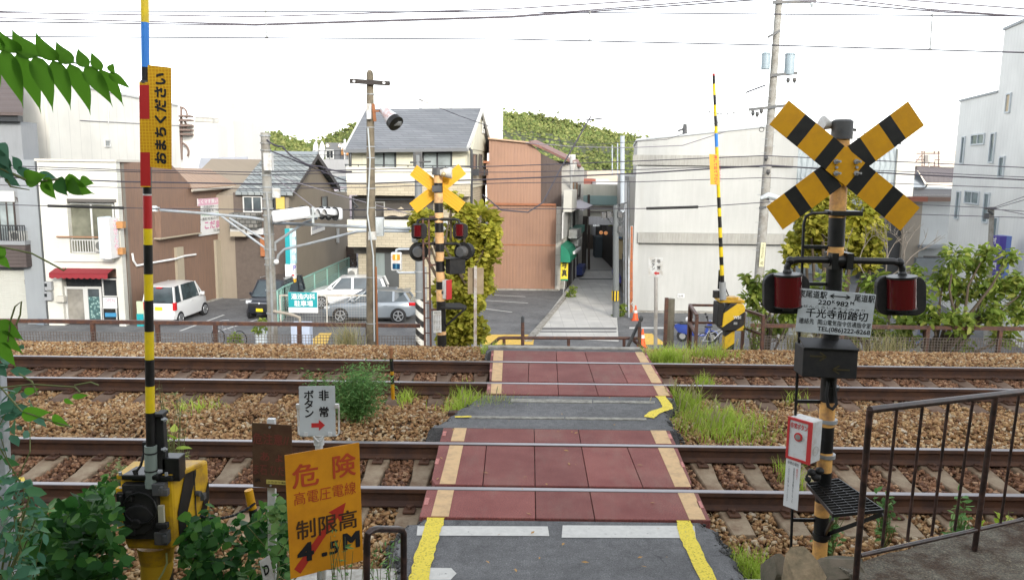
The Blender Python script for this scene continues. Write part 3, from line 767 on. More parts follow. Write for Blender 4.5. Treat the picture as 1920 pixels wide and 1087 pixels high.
# upper bracket and single-stringer ladder
b = MB(); b.box(-.06,.13,-.065,.065,-.012,.018,M=Matrix.Translation(at(1571,400,YS))); b.build('ladder_bracket',P_bk,sg,bevel=.004)
b = MB(); b.tube([at(1555,399,YS),at(1522,400,YS),at(1511,406,YS),at(1507,420,YS),at(1500,600,YS),at(1492,760,YS),at(1482,1060,YS)],.0095,8)
for x0,y0 in ((1505,463),(1502,532),(1493,752),(1485,974)):
	b.bar(at(x0,y0,YS),at(1560 - (y0 - 400) * .045,y0 + .6,YS),.012,.022)
b.build('ladder',P_bk,sg,smooth=True)
# lamp arm with two red lamps
b = MB(); Ya = YS - .03
b.tube([at(1476,521,Ya),at(1476,500,Ya),at(1481,490,Ya),at(1494,487,Ya),at(1540,487,Ya),at(1620,489,Ya),at(1675,490,Ya),at(1688,494,Ya),at(1692,503,Ya),at(1692,527,Ya)],.021,12)
for x,y in ((1482,489),(1687,492),(1476,510),(1692,514)): b.ball(at(x,y,Ya),.028,12)
for x in (1558,1586): b.box(-.02,.02,-.07,.07,-.05,.05,M=Matrix.Translation(at(x,488,YS - .01)))
b.tube([at(1553,488,Ya - .0),at(1592,489,Ya)],.036,12)
b.build('lamp_arm',P_bk,sg,smooth=True)
def lamp(x0,x1,y0,y1,lx0,lx1,ly0,ly1,Yl,parent):
	pl = Plate((x0,y0),(x1,y0 + (x1 - x0) * .0122),(x0,y1),Yl)
	o = pl.board('lamp',P_bk2,parent,th=.05,corner=.07 * (pl.h / .27),bevel=.006)
	c0,c1 = at((lx0 + lx1) / 2,ly1,Yl - .035),at((lx0 + lx1) / 2,ly0,Yl - .035); r = (at(lx1,ly0,Yl - .035) - at(lx0,ly0,Yl - .035)).length / 2
	b = MB(); b.cyl(c0,c1,r,r,28); b.build('lens',M_lens,o,smooth=True)
	b = MB(); up = (c1 - c0).normalized(); b.cyl(c1,c1 + up * .012,r * 1.06,r * 1.06,28); b.build('lens_cap',P_bk,o,smooth=True); b = MB(); b.cyl(c0,c0 - up * .008,r * 1.05,r * 1.05,28); b.build('lens_cap',P_bk,o,smooth=True)
	b = MB(); q = at((lx0 + lx1) / 2,ly1 + 7,Yl - .012); k = r / .09; b.box(-.035 * k,.035 * k,-.012,.012,-.012 * k,.012 * k,M=Matrix.Translation(q)); b.build('maker_plate',P_gm,o)
	return o
lamp(1433,1519,513,588,1453,1502,517,573,YS - .05,sg)
lamp(1645,1738,517,591,1665,1716,521,577,YS - .05,sg)
# name board
pl = Plate((1501,540),(1643,552),(1491,621),YS - .062)
nb = pl.board('name_board',P_wg,sg,th=.004,corner=.006)
pl.text('東尾道駅',nb,T_bk,-.02,.80,.36,.97,.01)
pl.text('尾道駅',nb,T_bk,.72,.80,.99,.97,.01)
b = MB()
for (u0,v0,u1,v1) in ((.4,.885,.66,.885),(.4,.885,.45,.93),(.4,.885,.45,.84),(.66,.885,.61,.93),(.66,.885,.61,.84)): b.bar(pl.p(u0,v0,.003),pl.p(u1,v1,.003),.005,.002,up=pl.n)
b.build('double_arrow',T_bk,nb)
pl.text('220',nb,T_bk,.25,.665,.42,.775,.012); pl.text('K',nb,T_bk,.435,.715,.475,.79,.012); pl.text('982',nb,T_bk,.49,.665,.655,.775,.012); pl.text('M',nb,T_bk,.675,.715,.725,.79,.012)
pl.text('せんこうじまえふみきり',nb,T_bk,.06,.575,.88,.635,.0)
pl.text('千光寺前踏切',nb,T_bk,.11,.36,.93,.57,.014)
pl.text('連絡先',nb,T_bk,.03,.2,.23,.33,.006); pl.text('岡山電気指令信通指令室',nb,T_bk,.28,.2,.985,.33,.006)
pl.text('TEL(086)222-8268',nb,T_bk,.285,.03,.985,.165,.012)
# direction box
pl = Plate((1507,651),(1610,656),(1504,706),YS - .14)
db = pl.board('direction_indicator',P_bk2,sg,th=.16,bevel=.006)
b = MB(); b.prism([pl.p(-.0,.97,.012),pl.p(1,.97,.012),pl.p(.97,1.18,-.12),pl.p(.03,1.18,-.12)],(0,0,.008)); b.build('visor',P_bk,db)
m_dim = plain('dim_arrow',(.055,.042,.014),.5,var=.2)
for grp in (((.12,.72,.42,.72),(.42,.72,.3,.86),(.42,.72,.3,.58)),((.55,.3,.86,.3),(.55,.3,.67,.44),(.55,.3,.67,.16))):
	b = MB()
	for (u0,v0,u1,v1) in grp: b.bar(pl.p(u0,v0,.002),pl.p(u1,v1,.002),.009,.002,up=pl.n)
	b.build('dim_arrow',m_dim,db)
b = MB(); b.tube([at(1553,715,YS - .06),at(1549,740,YS - .075),at(1553,762,YS - .08),at(1561,767,YS - .08),at(1568,758,YS - .075),at(1566,735,YS - .06),at(1562,712,YS - .055)],.011,8); b.build('cable',P_bk2,sg,smooth=True)
for y in (788,853,1002,726):
	b = MB(); q = at(1553 - (y - 780) * .055,y,YS); b.cyl(q - Vector((0,0,.012)),q + Vector((0,0,.012)),.058,.058,20); b.build('clamp',P_bk if y > 990 or y < 730 else P_gr,sg,smooth=True)
# emergency push-button box, turned to the left
c0 = at(1521,832,YS - .11); ang = rad(52)
fx,fy = Vector((math.cos(ang),-math.sin(ang),0)),Vector((-math.sin(ang),-math.cos(ang),0))   # along the face, out of the face
hw,hh,dp = .082,.135,.12
A = at(1523,793,YS - .16); dz = Vector((0,0,-.272))
b = MB(); tl = A - fx * .165; b.prism([tl,A,A + dz,tl + dz],-fy * dp); eb = b.build('button_box',P_wh,sg,bevel=.004)
pf = Plate.__new__(Plate); pf.O = tl + dz; pf.R = A - tl; pf.U = -dz; pf.w,pf.h = pf.R.length,pf.U.length; pf.r,pf.u = pf.R.normalized(),pf.U.normalized(); pf.n = pf.r.cross(pf.u)
b = MB()
for (u0,v0,u1,v1) in ((-.02,-.01,1.02,.05),(-.02,.95,1.02,1.01),(-.02,.05,.07,.95),(.86,.05,1.02,.95)): b.prism([pf.p(u0,v0,.006),pf.p(u1,v0,.006),pf.p(u1,v1,.006),pf.p(u0,v1,.006)],-pf.n * .012)
b.build('red_frame',T_rd,eb)
pf.text('非常ボタン',eb,T_rd,.1,.76,.84,.9,.02,d=.003)
b = MB(); q = pf.p(.47,.58); b.cyl(q,q + pf.n * .008,.028,n=20); b.build('push_button',T_rd,eb)
b = MB(); b.cyl(q + pf.n * .008,q + pf.n * .011,.018,n=20); b.build('button_cover',P_gr,eb)
sd = A + (-fy) * .06 + dz * .72; b = MB(); nn = fx; rr = [sd + (Vector((0,0,1)) * math.sin(k * math.pi / 12) + fy * math.cos(k * math.pi / 12)) * .03 + fx * .001 for k in range(25)]; b.tube(rr,.0012,4,cap=False); b.build('hole_cover',P_gr,eb)
A2 = A + dz - fx * .06; b = MB(); tl2 = A + dz - fx * .165; dz2 = Vector((0,0,-.33)); b.prism([tl2,A2,A2 + dz2,tl2 + dz2],-fy * .004); nt_ = b.build('notice',plain('notice_white',(.68,.68,.67),.5),sg)
pf2 = Plate.__new__(Plate); pf2.O = tl2 + dz2; pf2.R = A2 - tl2; pf2.U = -dz2; pf2.w,pf2.h = pf2.R.length,pf2.U.length; pf2.r,pf2.u = pf2.R.normalized(),pf2.U.normalized(); pf2.n = pf2.r.cross(pf2.u)
pf2.text('非常の場合',nt_,T_bk,.12,.88,.9,.95); pf2.text('踏\n切\n内\nで',nt_,T_rd,.74,.62,.86,.84,lines=.9)
for u,t_ in ((.55,'自動車などが\n動けなくなった'),(.2,'このボタンを\n強く押してください')):
	pf2.text('\n'.join(t_.replace('\n','')),nt_,T_bk,u,.12,u + .1,.84,lines=.9)
# grating step with brace, and a lump of cable boxes
b = MB(); z = at(1540,905,YS).z; pa,pb,pc,pd = G(1513,908,z),G(1572,899,z),G(1656,957,z),G(1562,966,z)
ring = [pa,pb,pb.lerp(pc,.45),pc,pd]
for i in range(5): b.bar(ring[i],ring[(i + 1) % 5],.008,.02)
for i in range(1,13):
	t = i / 13; e = pa.lerp(pd,t); f_ = pb.lerp(pc,t); b.bar(e,f_,.005,.016)
for i in range(1,4): b.bar(pa.lerp(pb,i / 4),pd.lerp(pc,i / 4),.004,.008)
b.build('step_grating',P_bk,sg)
b = MB(); b.bar(at(1546,1003,YS),pc - Vector((0,0,.02)),.012,.025); b.bar(at(1546,1003,YS),pd - Vector((0,0,.02)),.012,.025); b.build('step_brace',P_bk,sg)
b = MB()
for x,y,r in ((1522,885,.03),(1530,893,.035),(1515,898,.022),(1537,882,.03)): b.ball(at(x,y,YS - .06),r,8,sc=(1,1,.8))
b.tube([at(1520,880,YS - .05),at(1512,893,YS - .07),at(1516,905,YS - .07),at(1532,905,YS - .06)],.008,6); b.build('cable_box',P_bk2,sg,smooth=True)
# ---------------------------------------------------------------- railing and concrete ramp, right foreground
RA,RB = at(1618,900,3.95),at(1835,900,4.45)
rdir = Vector((RB.x - RA.x,RB.y - RA.y,0)).normalized(); rn = Vector((rdir.y,-rdir.x,0))
def RV(px,py,off=0):
	d = ray(px,py); t = (RA - CAMP).dot(rn) / d.dot(rn); return CAMP + d * t + rn * off
rl = thing('handrail','dark brown steel railing with upright bars on the concrete ramp','railing',RV(1606,1085))
tl_,tr_ = RV(1631,768),RV(1920,734); bl_,br_ = RV(1612,1041),RV(1920,973)
ext = 1.9
b = MB(); b.tube([tl_,tl_ + (tr_ - tl_) * ext],.0195,12); b.build('top_rail',P_dbr,rl,smooth=True)
b = MB(); b.tube([bl_,bl_ + (br_ - bl_) * ext],.013,10); b.build('bottom_rail',P_dbr,rl,smooth=True)
b = MB(); b.tube([tl_,RV(1603,1100)],.0165,10); b.build('post',P_dbr,rl,smooth=True)
b = MB(); pt = RV(1867,741); b.tube([pt,RV(1827,1031)],.0165,10); b.build('post',P_dbr,rl,smooth=True)
b = MB(); off = (pt - tl_); pt2 = pt + off; b.tube([pt2,pt2 - Vector((0,0,.86))],.0165,10); b.build('post',P_dbr,rl,smooth=True)
for (xa,ya_,xb,yb_) in ((1682,764,1654,1023),(1730,757,1701,1014),(1779,750,1747,1003),(1825,745,1790,994),(1911,736,1876,980),(1958,731,1921,971),(2002,727,1962,963)):
	b = MB(); b.tube([RV(xa,ya_),RV(xb,yb_)],.0085,8); b.build('baluster',P_dbr,rl,smooth=True)
zt = RV(1827,1031).z
e0,e1 = G(1560,1066,zt),G(1920,968,zt); dv = (e1 - e0).normalized(); e1 = e0 + dv * 5; e0 = e0 + dv * .05
back = Vector((dv.y,-dv.x,0)) * 3.0
b = MB(); nu = 60;
rings = []
for i in range(nu + 1):
	c = e0.lerp(e1,i / nu); jit = random.uniform(-.006,.006); n_u = -back.normalized()
	rings.append([c + Vector((0,0,-1.2)) + n_u * .03,c + n_u * (.012 + jit) + Vector((0,0,-.03)),c + n_u * jit + Vector((0,0,random.uniform(-.006,.004))),c - n_u * .06 + Vector((0,0,random.uniform(-.006,.006))),c - n_u * .25 + Vector((0,0,random.uniform(-.008,.008))),c - n_u * 3.0,c - n_u * 3 + Vector((0,0,-1.2))])
b.loft(rings); struct(b.build('ramp_wall',concrete_d),'old mossy concrete edge of the ramp below the railing')
def rock(name,px,py,Y,sx,sy,sz,mt,label,seed,rz=0):
	import bmesh
	rr = random.Random(seed); bm = bmesh.new(); bmesh.ops.create_icosphere(bm,subdivisions=4,radius=1)
	pl_ = [(Vector((rr.uniform(-1,1),rr.uniform(-1,1),rr.uniform(-.6,1))).normalized(),rr.uniform(.42,.66)) for _ in range(11)]
	for v in bm.verts:
		for n_,d in pl_:
			k = v.co.dot(n_) - d
			if k > 0: v.co -= n_ * k * 1.0
	q = at(px,py,Y); M_ = Matrix.Translation(q) @ Matrix.Rotation(rz,4,'Z') @ Matrix.Diagonal((sx,sy,sz,1)); bm.transform(M_)
	me = bpy.data.meshes.new(name); bm.to_mesh(me); bm.free(); me.materials.append(mt)
	return tag(link(name,me),label,'rock','boulders below the ramp')
m_rock = plain('tan_rock',(.34,.25,.15),.9,var=.25,scale=6,grime=(.12,.1,.06),gamt=.42,gscale=5,bmp=.9,bscale=25)
m_rock2 = plain('brown_rock',(.15,.12,.085),.9,var=.25,scale=6,grime=(.06,.06,.035),gamt=.45,gscale=5,bmp=.9,bscale=25)
rock('boulder',1512,1088,4.05,.2,.16,.22,m_rock,'tan angular boulder below the left end of the railing',3,.4)
rock('boulder',1462,1082,4.35,.14,.16,.2,m_rock2,'dark mossy boulder left of the tan one',5,1.2)
rock('boulder',1575,1068,4.3,.3,.18,.12,m_rock2,'flat brown boulder tucked behind the tan one at the railing',8,.2)
# ---------------------------------------------------------------- gate machine at the left, arm raised
YG = 4.65
gt = thing('crossing_gate','raised near crossing gate with yellow and black arm and large yellow machine box','crossing gate',at(292,1100,YG + .2),'crossing gates')
BANDS = [(757,0),(703,1),(649,0),(593,1),(531,0),(480,1),(423,0),(392,3),(329,4),(325,0)]
p_lo,p_hi = at(283.5,905,YG - .02),at(267,-320,YG - .02)
def pos(y): return p_lo.lerp(p_hi,(905 - y) / (905 + 320))
b = MB(); b.tube([pos(860),pos(757)],.0265,16,0)
for y0,y1,mi in ((757,703,1),(703,649,0),(649,593,1),(593,531,0),(531,480,1),(480,423,0),(423,392,1),(392,329,3),(329,326,4),(326,313,0),(313,120,0),(120,92,0),(92,12,2),(12,-60,1),(-60,-130,0),(-130,-200,1),(-200,-270,0),(-270,-320,3)):
	r = .0265 - (757 - y0) * 6.2e-6
	b.tube([pos(y0),pos(y1)],[r,r],16,mi,cap=False)
b.tube([pos(121),pos(116)],[.034,.026],16,0)
b.build('gate_arm',[P_bk,P_ye,P_bl,P_rd,P_wh],gt,smooth=True)
# sleeve and lettered flag
hexm = plain('hex_reflective',(.68,.37,.01),.4,var=.05)
_m,_n,_b = nodes_of('hex_sheet'); _v = N(_n,'ShaderNodeTexVoronoi'); _v.feature = 'DISTANCE_TO_EDGE'; _v.inputs['Scale'].default_value = 55; _v.inputs['Randomness'].default_value = .12
_n.links.new(scaled(_n,(1,.02,1)),_v.inputs['Vector']); setc(_n,_b,ramp(_n,_v.outputs['Distance'],[(.0,(.7,.42,.015)),(.09,(.7,.42,.015)),(.14,(.55,.26,.004)),(1,(.6,.3,.005))])); _b.inputs['Roughness'].default_value = .4; HEX = _m
b = MB()
for y0,y1,mi in ((313,311,1),(311,248,0),(248,187,1),(187,125,0),(125,120,1)):
	a,c = pos(y0) + Vector((.004,-.031,0)),pos(y1) + Vector((.004,-.031,0)); x = Vector((.028,0,0)); b.prism([a - x,a + x,c + x,c - x],(0,.004,0),mi)
b.build('sleeve',[P_rd,HEX],gt)
pl = Plate((277,122),(321,127),(278.5,313),YG - .05)
fb = pl.board('flag_board',HEX,gt,th=.003,bevel=0)
text('おまちください',fb,T_bk,pl.p(.80,.045),pl.u,-pl.r,pl.h * .89,pl.w * .52,bold=.035,proud=.002)
# machine: box, side, mechanism
pf_l,pf_r = at(224,910,YG),at(322,914,YG)
zb = at(270,1030,YG).z; zt_ = at(270,897,YG).z
m_hz,_n,_b = nodes_of('machine_stripes')
_q = N(_n,'ShaderNodeSeparateXYZ'); _n.links.new(_n.nodes.new('ShaderNodeTexCoord').outputs['Object'],_q.inputs[0])
def hazard(name,ox,oy,oz,fx_,fy_,fz_,per,ph,yc=(.68,.41,.02)):
	m,n,bb = nodes_of(name); q = N(n,'ShaderNodeSeparateXYZ'); n.links.new(n.nodes.new('ShaderNodeTexCoord').outputs['Object'],q.inputs[0])
	tot = None
	for k,c in enumerate((fx_,fy_,fz_)):
		mm = n.nodes.new('ShaderNodeMath'); mm.operation = 'MULTIPLY_ADD'; n.links.new(q.outputs[k],mm.inputs[0]); mm.inputs[1].default_value = c / per
		if tot is None: mm.inputs[2].default_value = ph
		else: n.links.new(tot,mm.inputs[2])
		tot = mm.outputs[0]
	fr = n.nodes.new('ShaderNodeMath'); fr.operation = 'FRACT'; n.links.new(tot,fr.inputs[0])
	c = ramp(n,fr.outputs[0],[(0,(.015,.015,.016)),(.5,yc)],'CONSTANT')
	g = ramp(n,noise(n,7,8,rough=.7),[(.5,(0,0,0)),(.75,(1,1,1))]); c = mix(n,mix(n,.5,(0,0,0),g),c,(.12,.08,.04))
	setc(n,bb,c); bb.inputs['Roughness'].default_value = .5; MATS[name] = m; return m
HZ = hazard('machine_hazard',0,0,0,.25,1.0,-.9,.42,.12)
wv = Vector((pf_r.x - pf_l.x,0,0)); dep = .34
b = MB(); x0,x1,y0,y1 = pf_l.x,pf_r.x,YG,YG + dep
b.loft([[(x0 + .02,y0,zb),(x1 - .01,y0,zb),(x1 + .05,y1,zb),(x0 + .03,y1,zb)],[(x0,y0,zb + .08),(x1,y0,zb + .08),(x1 + .1,y1,zb + .1),(x0,y1,zb + .1)],[(x0,y0,zt_),(x1,y0,zt_),(x1 + .1,y1,zt_),(x0,y1,zt_)]])
b.build('machine_box',P_my,gt,bevel=.02)
# black stripe panels on the right flank
def flank(t,zf): return Vector((x1 + .1 * t,y0 + dep * t,zb + (zt_ - zb) * zf)) + Vector((.006,-.002,0))
b = MB(); pn = [(.1,.5),(.35,1.0),(.62,1.0),(.62,.88),(.3,.35),(.3,.05),(.12,.02)]
b.prism([flank(*q) for q in pn],(-.003,.001,0)); pn = [(.72,.05),(.95,.45),(.95,.7),(.7,.3)]; b.prism([flank(*q) for q in pn],(-.003,.001,0)); b.build('black_stripe',P_bk,gt)
b = MB(); b.prism([flank(.55,.05),flank(.575,.05),flank(.575,.95),flank(.55,.95)],(.002,0,0)); b.build('door_seam',P_bk2,gt)
b = MB(); q = flank(.6,.62); b.cyl(q,q + Vector((.03,-.008,0)),.018); b.tube([q + Vector((.03,0,.01)),q + Vector((.045,.01,-.03)),q + Vector((.04,.03,-.05)),q + Vector((.02,.03,-.03))],.006,6); b.box(-.012,.012,-.02,.02,-.05,-.01,M=Matrix.Translation(q + Vector((.035,.02,0)))); b.build('padlock',P_gm,gt)
b = MB(); b.prism([(x0 - .012,y0 - .012,zt_ - .005),(x1 + .012,y0 - .012,zt_ - .005),(x1 + .112,y1 * 1 - .12,zt_ - .005),(x0 - .012,y1 - .12,zt_ - .005)],(0,0,.035)); b.build('lid',P_my,gt,bevel=.01)
b = MB(); b.prism([(x0 + .04,y0 - .05,zt_ + .012),(x1 - .06,y0 - .05,zt_ + .012),(x1 - .03,y0 + .1,zt_ + .012),(x0 + .06,y0 + .1,zt_ + .012)],(0,0,.03)); b.build('lid_plate',P_bk,gt,bevel=.006)
cxm,czm = x0 + .1,(zb + zt_) / 2
b = MB(); b.box(x0 + .035,x1 - .075,y0 - .045,y0 + .01,zb + .09,zt_ - .02); b.cyl((cxm + .03,y0 - .06,czm - .01),(cxm + .03,y0 - .02,czm - .01),.095,n=28); b.cyl((cxm + .02,y0 - .075,czm - .03),(cxm + .02,y0 - .05,czm - .03),.03,n=16)
b.build('mechanism',P_bk2,gt,bevel=.006)
for (xa,xb,za,zb_,nm) in ((x0 + .005,x0 + .05,zt_ - .16,zt_ - .07,'latch'),(x1 - .095,x1 - .02,zt_ - .085,zt_ - .01,'hinge'),(x1 - .1,x1 - .02,zb + .06,zb + .14,'hinge')):
	b = MB(); b.box(xa,xb,y0 - .06,y0 + .0,za,zb_); b.cyl((xb - .012,y0 - .068,za + .02),(xb - .012,y0 - .068,zb_ - .01),.012,n=8); b.build(nm,P_bk if nm == 'latch' else P_gm,gt,bevel=.004)
for (u,z) in ((.02,zt_ + .03),(.12,zt_ + .045),(.2,zt_ + .045),(.3,zt_ + .03),(.02,zt_ - .07),(.03,zb + .09)):
	b = MB(); b.cyl((x0 + u,y0 - .02,z),(x0 + u,y0 - .02,z + .02),.011,n=6); b.build('bolt',P_gr,gt)
b = MB(); q = at(293,1032,YG + .17); q2 = at(294,1050,YG + .17); q3 = at(296,1200,YG + .17)
r_ = .105; b.tube([q + Vector((0,0,.05)),q2],[.115,.1],20,0); b.tube([q2,q3],[.098,.098],20,1); b.build('pedestal',[P_my,HZ],gt,smooth=True)
b = MB(); b.tube([at(312,1036,YG + .06),at(313,1055,YG + .055),at(306,1072,YG + .055),at(297,1087,YG + .05)],.006,6); b.build('straw_rope',plain('rope',(.45,.47,.2),.9),gt,smooth=True)
# arm holder
b = MB(); b.tube([pos(913),pos(826)],.036,18); b.build('damper_tube',plain('grey_green_tube',(.2,.24,.21),.5,var=.1),gt,smooth=True)
for y in (877,840):
	b = MB(); b.tube([pos(y + 2),pos(y - 1)],.039,14); b.build('cable_tie',P_bk2,gt)
def pbox(name,xa,ya_,xb,yb_,Y,dpt,mt,bevel=.004):
	a,c = at(xa,yb_,Y),at(xb,ya_,Y); b = MB(); b.box(a.x,c.x,Y,Y + dpt,a.z,c.z); return b.build(name,mt,gt,bevel=bevel)
pbox('holder',290,776,305,880,YG + .0,.05,P_bk2)
pbox('holder_bracket',289,776,304,782,YG - .03,.09,P_bk2)
pbox('stop_bracket',267,829,276,850,YG - .01,.04,P_bk2)
pbox('switch_box',305,859,335,902,YG + .0,.1,P_bk,.005)
pbox('arm_base',247,893,322,901,YG - .03,.08,P_bk)
b = MB(); b.tube([at(270,850,YG - .01),at(264,872,YG - .03),at(254,886,YG - .03),at(252,896,YG - .03)],.008,6); b.tube([at(252,880,YG - .03),at(256,892,YG - .03)],.014,8); b.build('spring_rod',P_bk2,gt,smooth=True)
for y in (786,842):
	b = MB(); q = at(303,y,YG - .02); b.cyl(q,q + Vector((.035,-.005,.003)),.008,n=6); b.cyl(q + Vector((.012,0,0)),q + Vector((.022,0,0)),.014,n=6)
	b.build('clamp_bolt',P_gr,gt)
pbox('slot_plate',297,948,306,982,YG - .055,.02,plain('slot_cream',(.4,.38,.28),.6),.002)
pbox('side_flange',222,915,232,1000,YG - .03,.04,P_my); pbox('latch',236,922,246,940,YG - .07,.04,P_bk2); pbox('latch',238,985,252,1004,YG - .07,.04,P_bk2); pbox('hinge',296,918,313,930,YG - .075,.04,P_gm); pbox('hinge',292,982,312,992,YG - .075,.04,P_bk2)
b = MB(); q = at(262,953,YG - .07); b.tube([q + Vector((math.cos(k * .524) * .1,0,math.sin(k * .524) * .1)) for k in range(13)],.008,5); b.build('cover_ring',P_bk,gt)
# short post with a sagging chain
cp = thing('chain_post','short yellow topped post holding a dark chain beside the gate machine','post',at(482,1000,5.0))
b = MB(); a,c = at(485,1010,5.0),at(466,918,5.0); d = (c - a); b.tube([a,a + d * .62],.028,14,1); b.tube([a + d * .62,c],.028,14,0); b.build('post_tube',[P_or,P_bk],cp,smooth=True)
b = MB(); a,c = at(375,967,4.75),at(478,943,4.98); L = 22
for i in range(L):
	t = i / L; p = a.lerp(c,t) - Vector((0,0,.05 * 4 * t * (1 - t))); t2 = (i + 1) / L; q = a.lerp(c,t2) - Vector((0,0,.05 * 4 * t2 * (1 - t2)))
	b.bar(p.lerp(q,-.15),p.lerp(q,1.15),.016 if i % 2 else .008,.008 if i % 2 else .016)
b.build('chain',P_bk2,cp)
# ---------------------------------------------------------------- boards at the left
dg_ = thing('danger_board','yellow height limit warning board with red lettering and red diagonal arrow','warning sign',at(608,1120,3.95))
m_dg = plain('danger_yellow',(.64,.265,.006),.5,var=.1,scale=3,grime=(.5,.19,.006),gamt=.42,gscale=4)
pl = Plate((533.5,853),(673.5,829),(545,1085),3.72,3.93)
bd = pl.board('board',m_dg,dg_,th=.003,bevel=.0008)
T_dr = plain('faded_red',(.42,.055,.015),.5,var=.2,scale=20)
T_dk = plain('faded_black',(.05,.022,.008),.5,var=.3,scale=20)
uv = [(.12,.06),(.20,.03),(.67,.445),(.76,.385),(.735,.545),(.53,.47),(.605,.475)]
pl.poly('arrow',plain('arrow_red',(.4,.03,.015),.45),bd,[(.05,.075),(.13,.025),(.66,.415),(.705,.36),(.78,.525),(.54,.475),(.6,.445)],.0012)
pl.text('危',bd,T_dr,.08,.72,.43,.91,.015); pl.text('険',bd,T_dr,.62,.74,.94,.93,.015)
pl.text('高電圧電線',bd,T_dr,.09,.585,.93,.69,.0,d=.0025)
pl.text('制限高',bd,T_dk,.10,.3,.93,.46,.012,d=.0028)
pl.text('4',bd,T_bk,.1,.115,.32,.27,.035,d=.003); pl.text('.',bd,T_bk,.42,.12,.5,.155,.03,d=.003); pl.text('5',bd,T_bk,.53,.12,.66,.23,.02,d=.003); pl.text('M',bd,T_bk,.72,.13,.96,.27,.045,d=.003)
b = MB(); b.tube([at(608,1300,3.98),at(606,845,3.98)],.014,10); b.build('post',P_wh,dg_,smooth=True)
# rusty board on a white post
rb = thing('notice_board','rusty weathered metal notice board with faded red lettering on white square post','notice board',at(510,1100,4.15))
m_rs = plain('rusted_plate',(.12,.075,.04),.6,.3,var=.25,scale=4,grime=(.075,.035,.02),gamt=.5,gscale=4)
pl = Plate((472,792),(547,797),(474.5,912),4.1)
bd = pl.board('board',m_rs,rb,th=.003)
T_fr = plain('ghost_red',(.17,.04,.028),.6,var=.3,scale=40)
pl.text('危注意//',bd,T_fr,.02,.68,.93,.85,.01); pl.text('あ ょ',bd,T_fr,.2,.42,.75,.56,.01); pl.text('ま石 ひだり',bd,T_fr,.02,.2,.97,.36,.0)
pl.text('JR',bd,T_bk,.05,.08,.2,.14,.02); pl.rect('sticker',plain('sticker_yellow',(.5,.45,.12),.5),bd,.34,.065,.9,.13)
pl.text('ふみきり連絡',bd,T_bk,.37,.08,.87,.115,d=.003)
for v in (.04,.95):
	b = MB(); q = pl.p(.45,v); b.cyl(q,q + pl.n * .006,.006,n=8); b.build('bolt',P_gr,bd)
b = MB(); a,c = at(512,1200,4.16),at(509,784,4.16); b.bar(a,c,.042,.03,up=(0,1,0)); b.build('post',P_wh,rb,bevel=.003)
# emergency button pointer board
eg = thing('emergency_button_sign','pale emergency button board with red arrow pointing right, on white post','sign',at(600,1120,4.75),'emergency button direction signs')
pl = Plate((560,724),(628,723),(562,817),4.7)
bd = pl.board('board',P_wg,eg,th=.003,corner=.004)
pl.text('非\n\n常',bd,T_bk,.55,.38,.83,.92,.025,lines=.78); pl.text('ボ\nタ\nン',bd,T_bk,.14,.38,.41,.92,.02,lines=.9)
def arrow_uv(u0,u1,v,t=.035,hd=.13,hv=.075):
	s_ = 1 if u1 > u0 else -1
	return [(u0,v - t),(u1 - s_ * hd,v - t),(u1 - s_ * hd,v - hv),(u1,v),(u1 - s_ * hd,v + hv),(u1 - s_ * hd,v + t),(u0,v + t)]
pl.poly('arrow',T_rd,bd,arrow_uv(.33,.71,.215,.045,.17,.11))
b = MB(); Yb = 4.715
b.tube([at(561,757,Yb),at(558,760,Yb),at(560,812,Yb),at(564,817,Yb),at(586,817,Yb),at(597,828,Yb)],.006,6); b.tube([at(629,757,Yb),at(635,760,Yb),at(636,811,Yb),at(632,816,Yb),at(608,817,Yb),at(601,828,Yb)],.006,6)
for x,y in ((560,760),(632,760),(575,812),(620,812)): b.box(-.012,.012,-.022,.005,-.012,.012,M=Matrix.Translation(at(x,y,Yb)))
b.build('wire_frame',P_wh,eg,smooth=True)
b = MB(); b.tube([at(603,1200,4.76),at(598,815,4.76)],.024,14); b.cyl(at(598,833,4.76),at(598,818,4.76),.032,n=14); b.build('post',P_wh,eg,smooth=True)
# small tilted plate with a letter
sp = Plate((486,1052),(505,1040),(496,1100),4.0)
o = sp.board('letter_plate',P_wh,None,th=.003); tag(o,'small tilted white plate with letter D low among the leaves','sign plate')
sp.text('D',o,T_bk,.25,.38,.75,.75,.03)
# loop handrail at the head of the path
b = MB(); Yh = 3.6
b.tube([at(686,1250,Yh - .12),at(688,1010,Yh - .12),at(690,1000,Yh - .12),at(696,994,Yh - .1),at(706,991,Yh - .07),at(745,991,Yh + .06),at(753,993,Yh + .09),at(757,1000,Yh + .1),at(757,1250,Yh + .1)],.0165,12)
tag(b.build('hoop_rail',P_dbr,smooth=True),'dark brown tubular hoop railing beside the path at the bottom','hoop railing')
# pale post in the climbers at the left edge
b = MB(); b.bar(at(16,1080,3.6),at(-6,690,3.6),.06,.05,up=(0,1,0)); tag(b.build('support_post',plain('pale_post',(.5,.53,.58),.6,grime=(.3,.3,.28)),bevel=.005),'pale square post overgrown with creeper at the left edge','post')
# short marker stakes
b = MB(); q0,q1 = at(737,748,9.15),at(733,652,9.15);
for t0,t1,mi in ((0,.3,0),(.3,.48,1),(.48,.55,0),(.55,.8,1),(.8,1,2)): b.tube([q0.lerp(q1,t0),q0.lerp(q1,t1)],.022,8,mi)
tag(b.build('marker_stake',[P_or,P_bk,plain('stake_rust',(.28,.12,.05),.8)]),'thin orange and black banded marker stake between the tracks','marker stake')
b = MB(); q = G(855,774,-.08); b.box(q.x - .09,q.x + .09,q.y - .05,q.y + .06,-.16,-.06); tag(b.build('iron_block',M_rust,bevel=.008),'small dark rusty iron block left of the middle asphalt','iron block')
